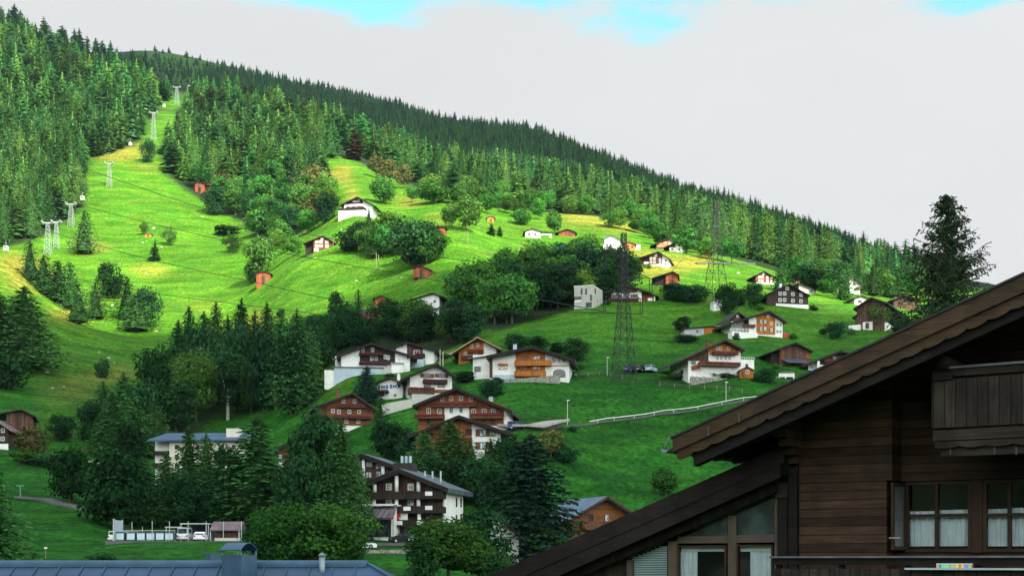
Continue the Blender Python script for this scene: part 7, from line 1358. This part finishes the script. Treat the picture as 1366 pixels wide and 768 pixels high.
# ---------------------------------------------------------------- pasture fences
def fence(pts, label):
    w = []
    P0 = [ground(*p) for p in pts]
    for a, b in zip(P0, P0[1:]):
        n = max(1, int((b-a).length/3)); w += [a.lerp(b, i/n) for i in range(n)]
    w.append(P0[-1]); o = empty('pasture_fence', w[0]); wr = MB(); tops = []
    for p in w:
        z = zat(p.x, p.y); q = Vector((p.x, p.y, z))-w[0]; m = MB(); m.box(q.x-.07, q.x+.07, q.y-.07, q.y+.07, q.z-.4, q.z+1.1); m.build('post', M['polewood'], o); tops.append(q)
    for hgt in (.55, .95): wr.path([q+Vector((0, -.08, hgt)) for q in tops], .03, 4)
    wr.build('wire', M['polewood'], o); tag(o, label, 'fence')
fence([(770,503),(800,500),(830,505)], 'timber post fence right of the orange balconied house'); fence([(880,515),(940,519),(990,524)], 'timber post fence below the white balcony chalet'); fence([(1086,410),(1120,418),(1150,428)], 'timber post fence across the meadow right of the dark log house'); fence([(375,428),(420,432),(455,430)], 'timber post fence along the foot of the sunlit knoll'); fence([(640,338),(700,342),(760,340)], 'timber post fence on the upper meadow below the bungalow'); fence([(70,610),(95,606),(110,604)], 'short timber fence beside the dark rounded tree')
# ---------------------------------------------------------------- unseen clouds added above and behind the camera, shaped to shade valley and far ridge
def shade_cloud(name, edge, back, alt, thick, label, seed):
    # edge: world points on the shadow's border; the cloud reaches from there by the vector back
    E = [p+SUN*((alt-p.z)/SUN.z) for p in edge]; n = []
    for a, b in zip(E, E[1:]): n += [a.lerp(b, i/10) for i in range(10)]
    n.append(E[-1]); rows = 26; nu = len(n); mb = MB(); rs = np.random.RandomState(seed); b = Vector(back)
    top = np.zeros((rows, nu)); 
    for r in range(rows):
        for c in range(nu):
            s = min(r/(rows-1), 1-r/(rows-1), c/(nu-1)*2, 2-2*c/(nu-1)); top[r, c] = math.sqrt(min(1, max(0, s)*5))*thick
    gx, gy = np.meshgrid(np.arange(nu)/4.0, np.arange(rows)/3.0); top *= 1+1.1*vnoise(gx, gy, seed)+.5*vnoise(gx*2.3, gy*2.3, seed+1)
    for sgn in (1, -.4):
        for r in range(rows):
            for c in range(nu):
                p = n[c]+b*(r/(rows-1)); mb.v.append((p.x, p.y, p.z+top[r, c]*sgn))
    q = rows*nu
    for r in range(rows-1):
        for c in range(nu-1):
            i = r*nu+c; mb.f.append((i, i+nu, i+nu+1, i+1)); mb.m.append(0); mb.f.append((q+i, q+i+1, q+i+nu+1, q+i+nu)); mb.m.append(0)
    o = mb.build(name, M['shade_cloud'], None, True); tag(o, label, 'shade_cloud', None, 'structure')
near_edge = [(-500,500),(-60,462),(60,455),(160,462),(250,455),(340,432),(450,432),(540,408),(620,392),(700,372),(790,378),(850,398),(920,400),(1000,392),(1080,408),(1160,430),(1260,440),(1700,500)]
shade_cloud('shade_cloud', [ground(a, b, 330)+Vector((0, 0, 3)) for a, b in near_edge], (0, -1500, 0), 1500, 110, 'unseen cloudy sheet added behind the viewer to shade the valley', 11)
far_edge = [(-1200,1620),(-300,1560),(0,1540),(150,1500),(300,1430),(450,1420),(600,1420),(700,1430),(800,1370),(900,1270),(1000,1200),(1100,1080),(1200,980),(1400,940),(2200,940)]
fe = [Vector(((u-CX)/FPX*Y, Y, zat((u-CX)/FPX*Y, Y)+8)) for u, Y in far_edge]
shade_cloud('shade_cloud', fe, (0, 2600, 0), 2700, 160, 'unseen cloudy sheet added high up to shade the far ridge', 17)
# ---------------------------------------------------------------- air
m = bpy.data.materials.new('haze'); m.use_nodes = True; nt = m.node_tree; nt.nodes.remove(nt.nodes['Principled BSDF']); v = nt.nodes.new('ShaderNodeVolumePrincipled'); v.inputs['Color'].default_value = (.55, .75, .95, 1); v.inputs['Density'].default_value = 2.3e-5; v.inputs['Anisotropy'].default_value = .2
nt.links.new(v.outputs[0], nt.nodes['Material Output'].inputs['Volume'])
mb = MB(); mb.box(-2600, 3100, -160, 3760, float(ZG.min())-1.0, float(ZG.max())+60); o = mb.build('haze', m); tag(o, 'thin bluish mountain air over the valley', 'haze', None, 'stuff')
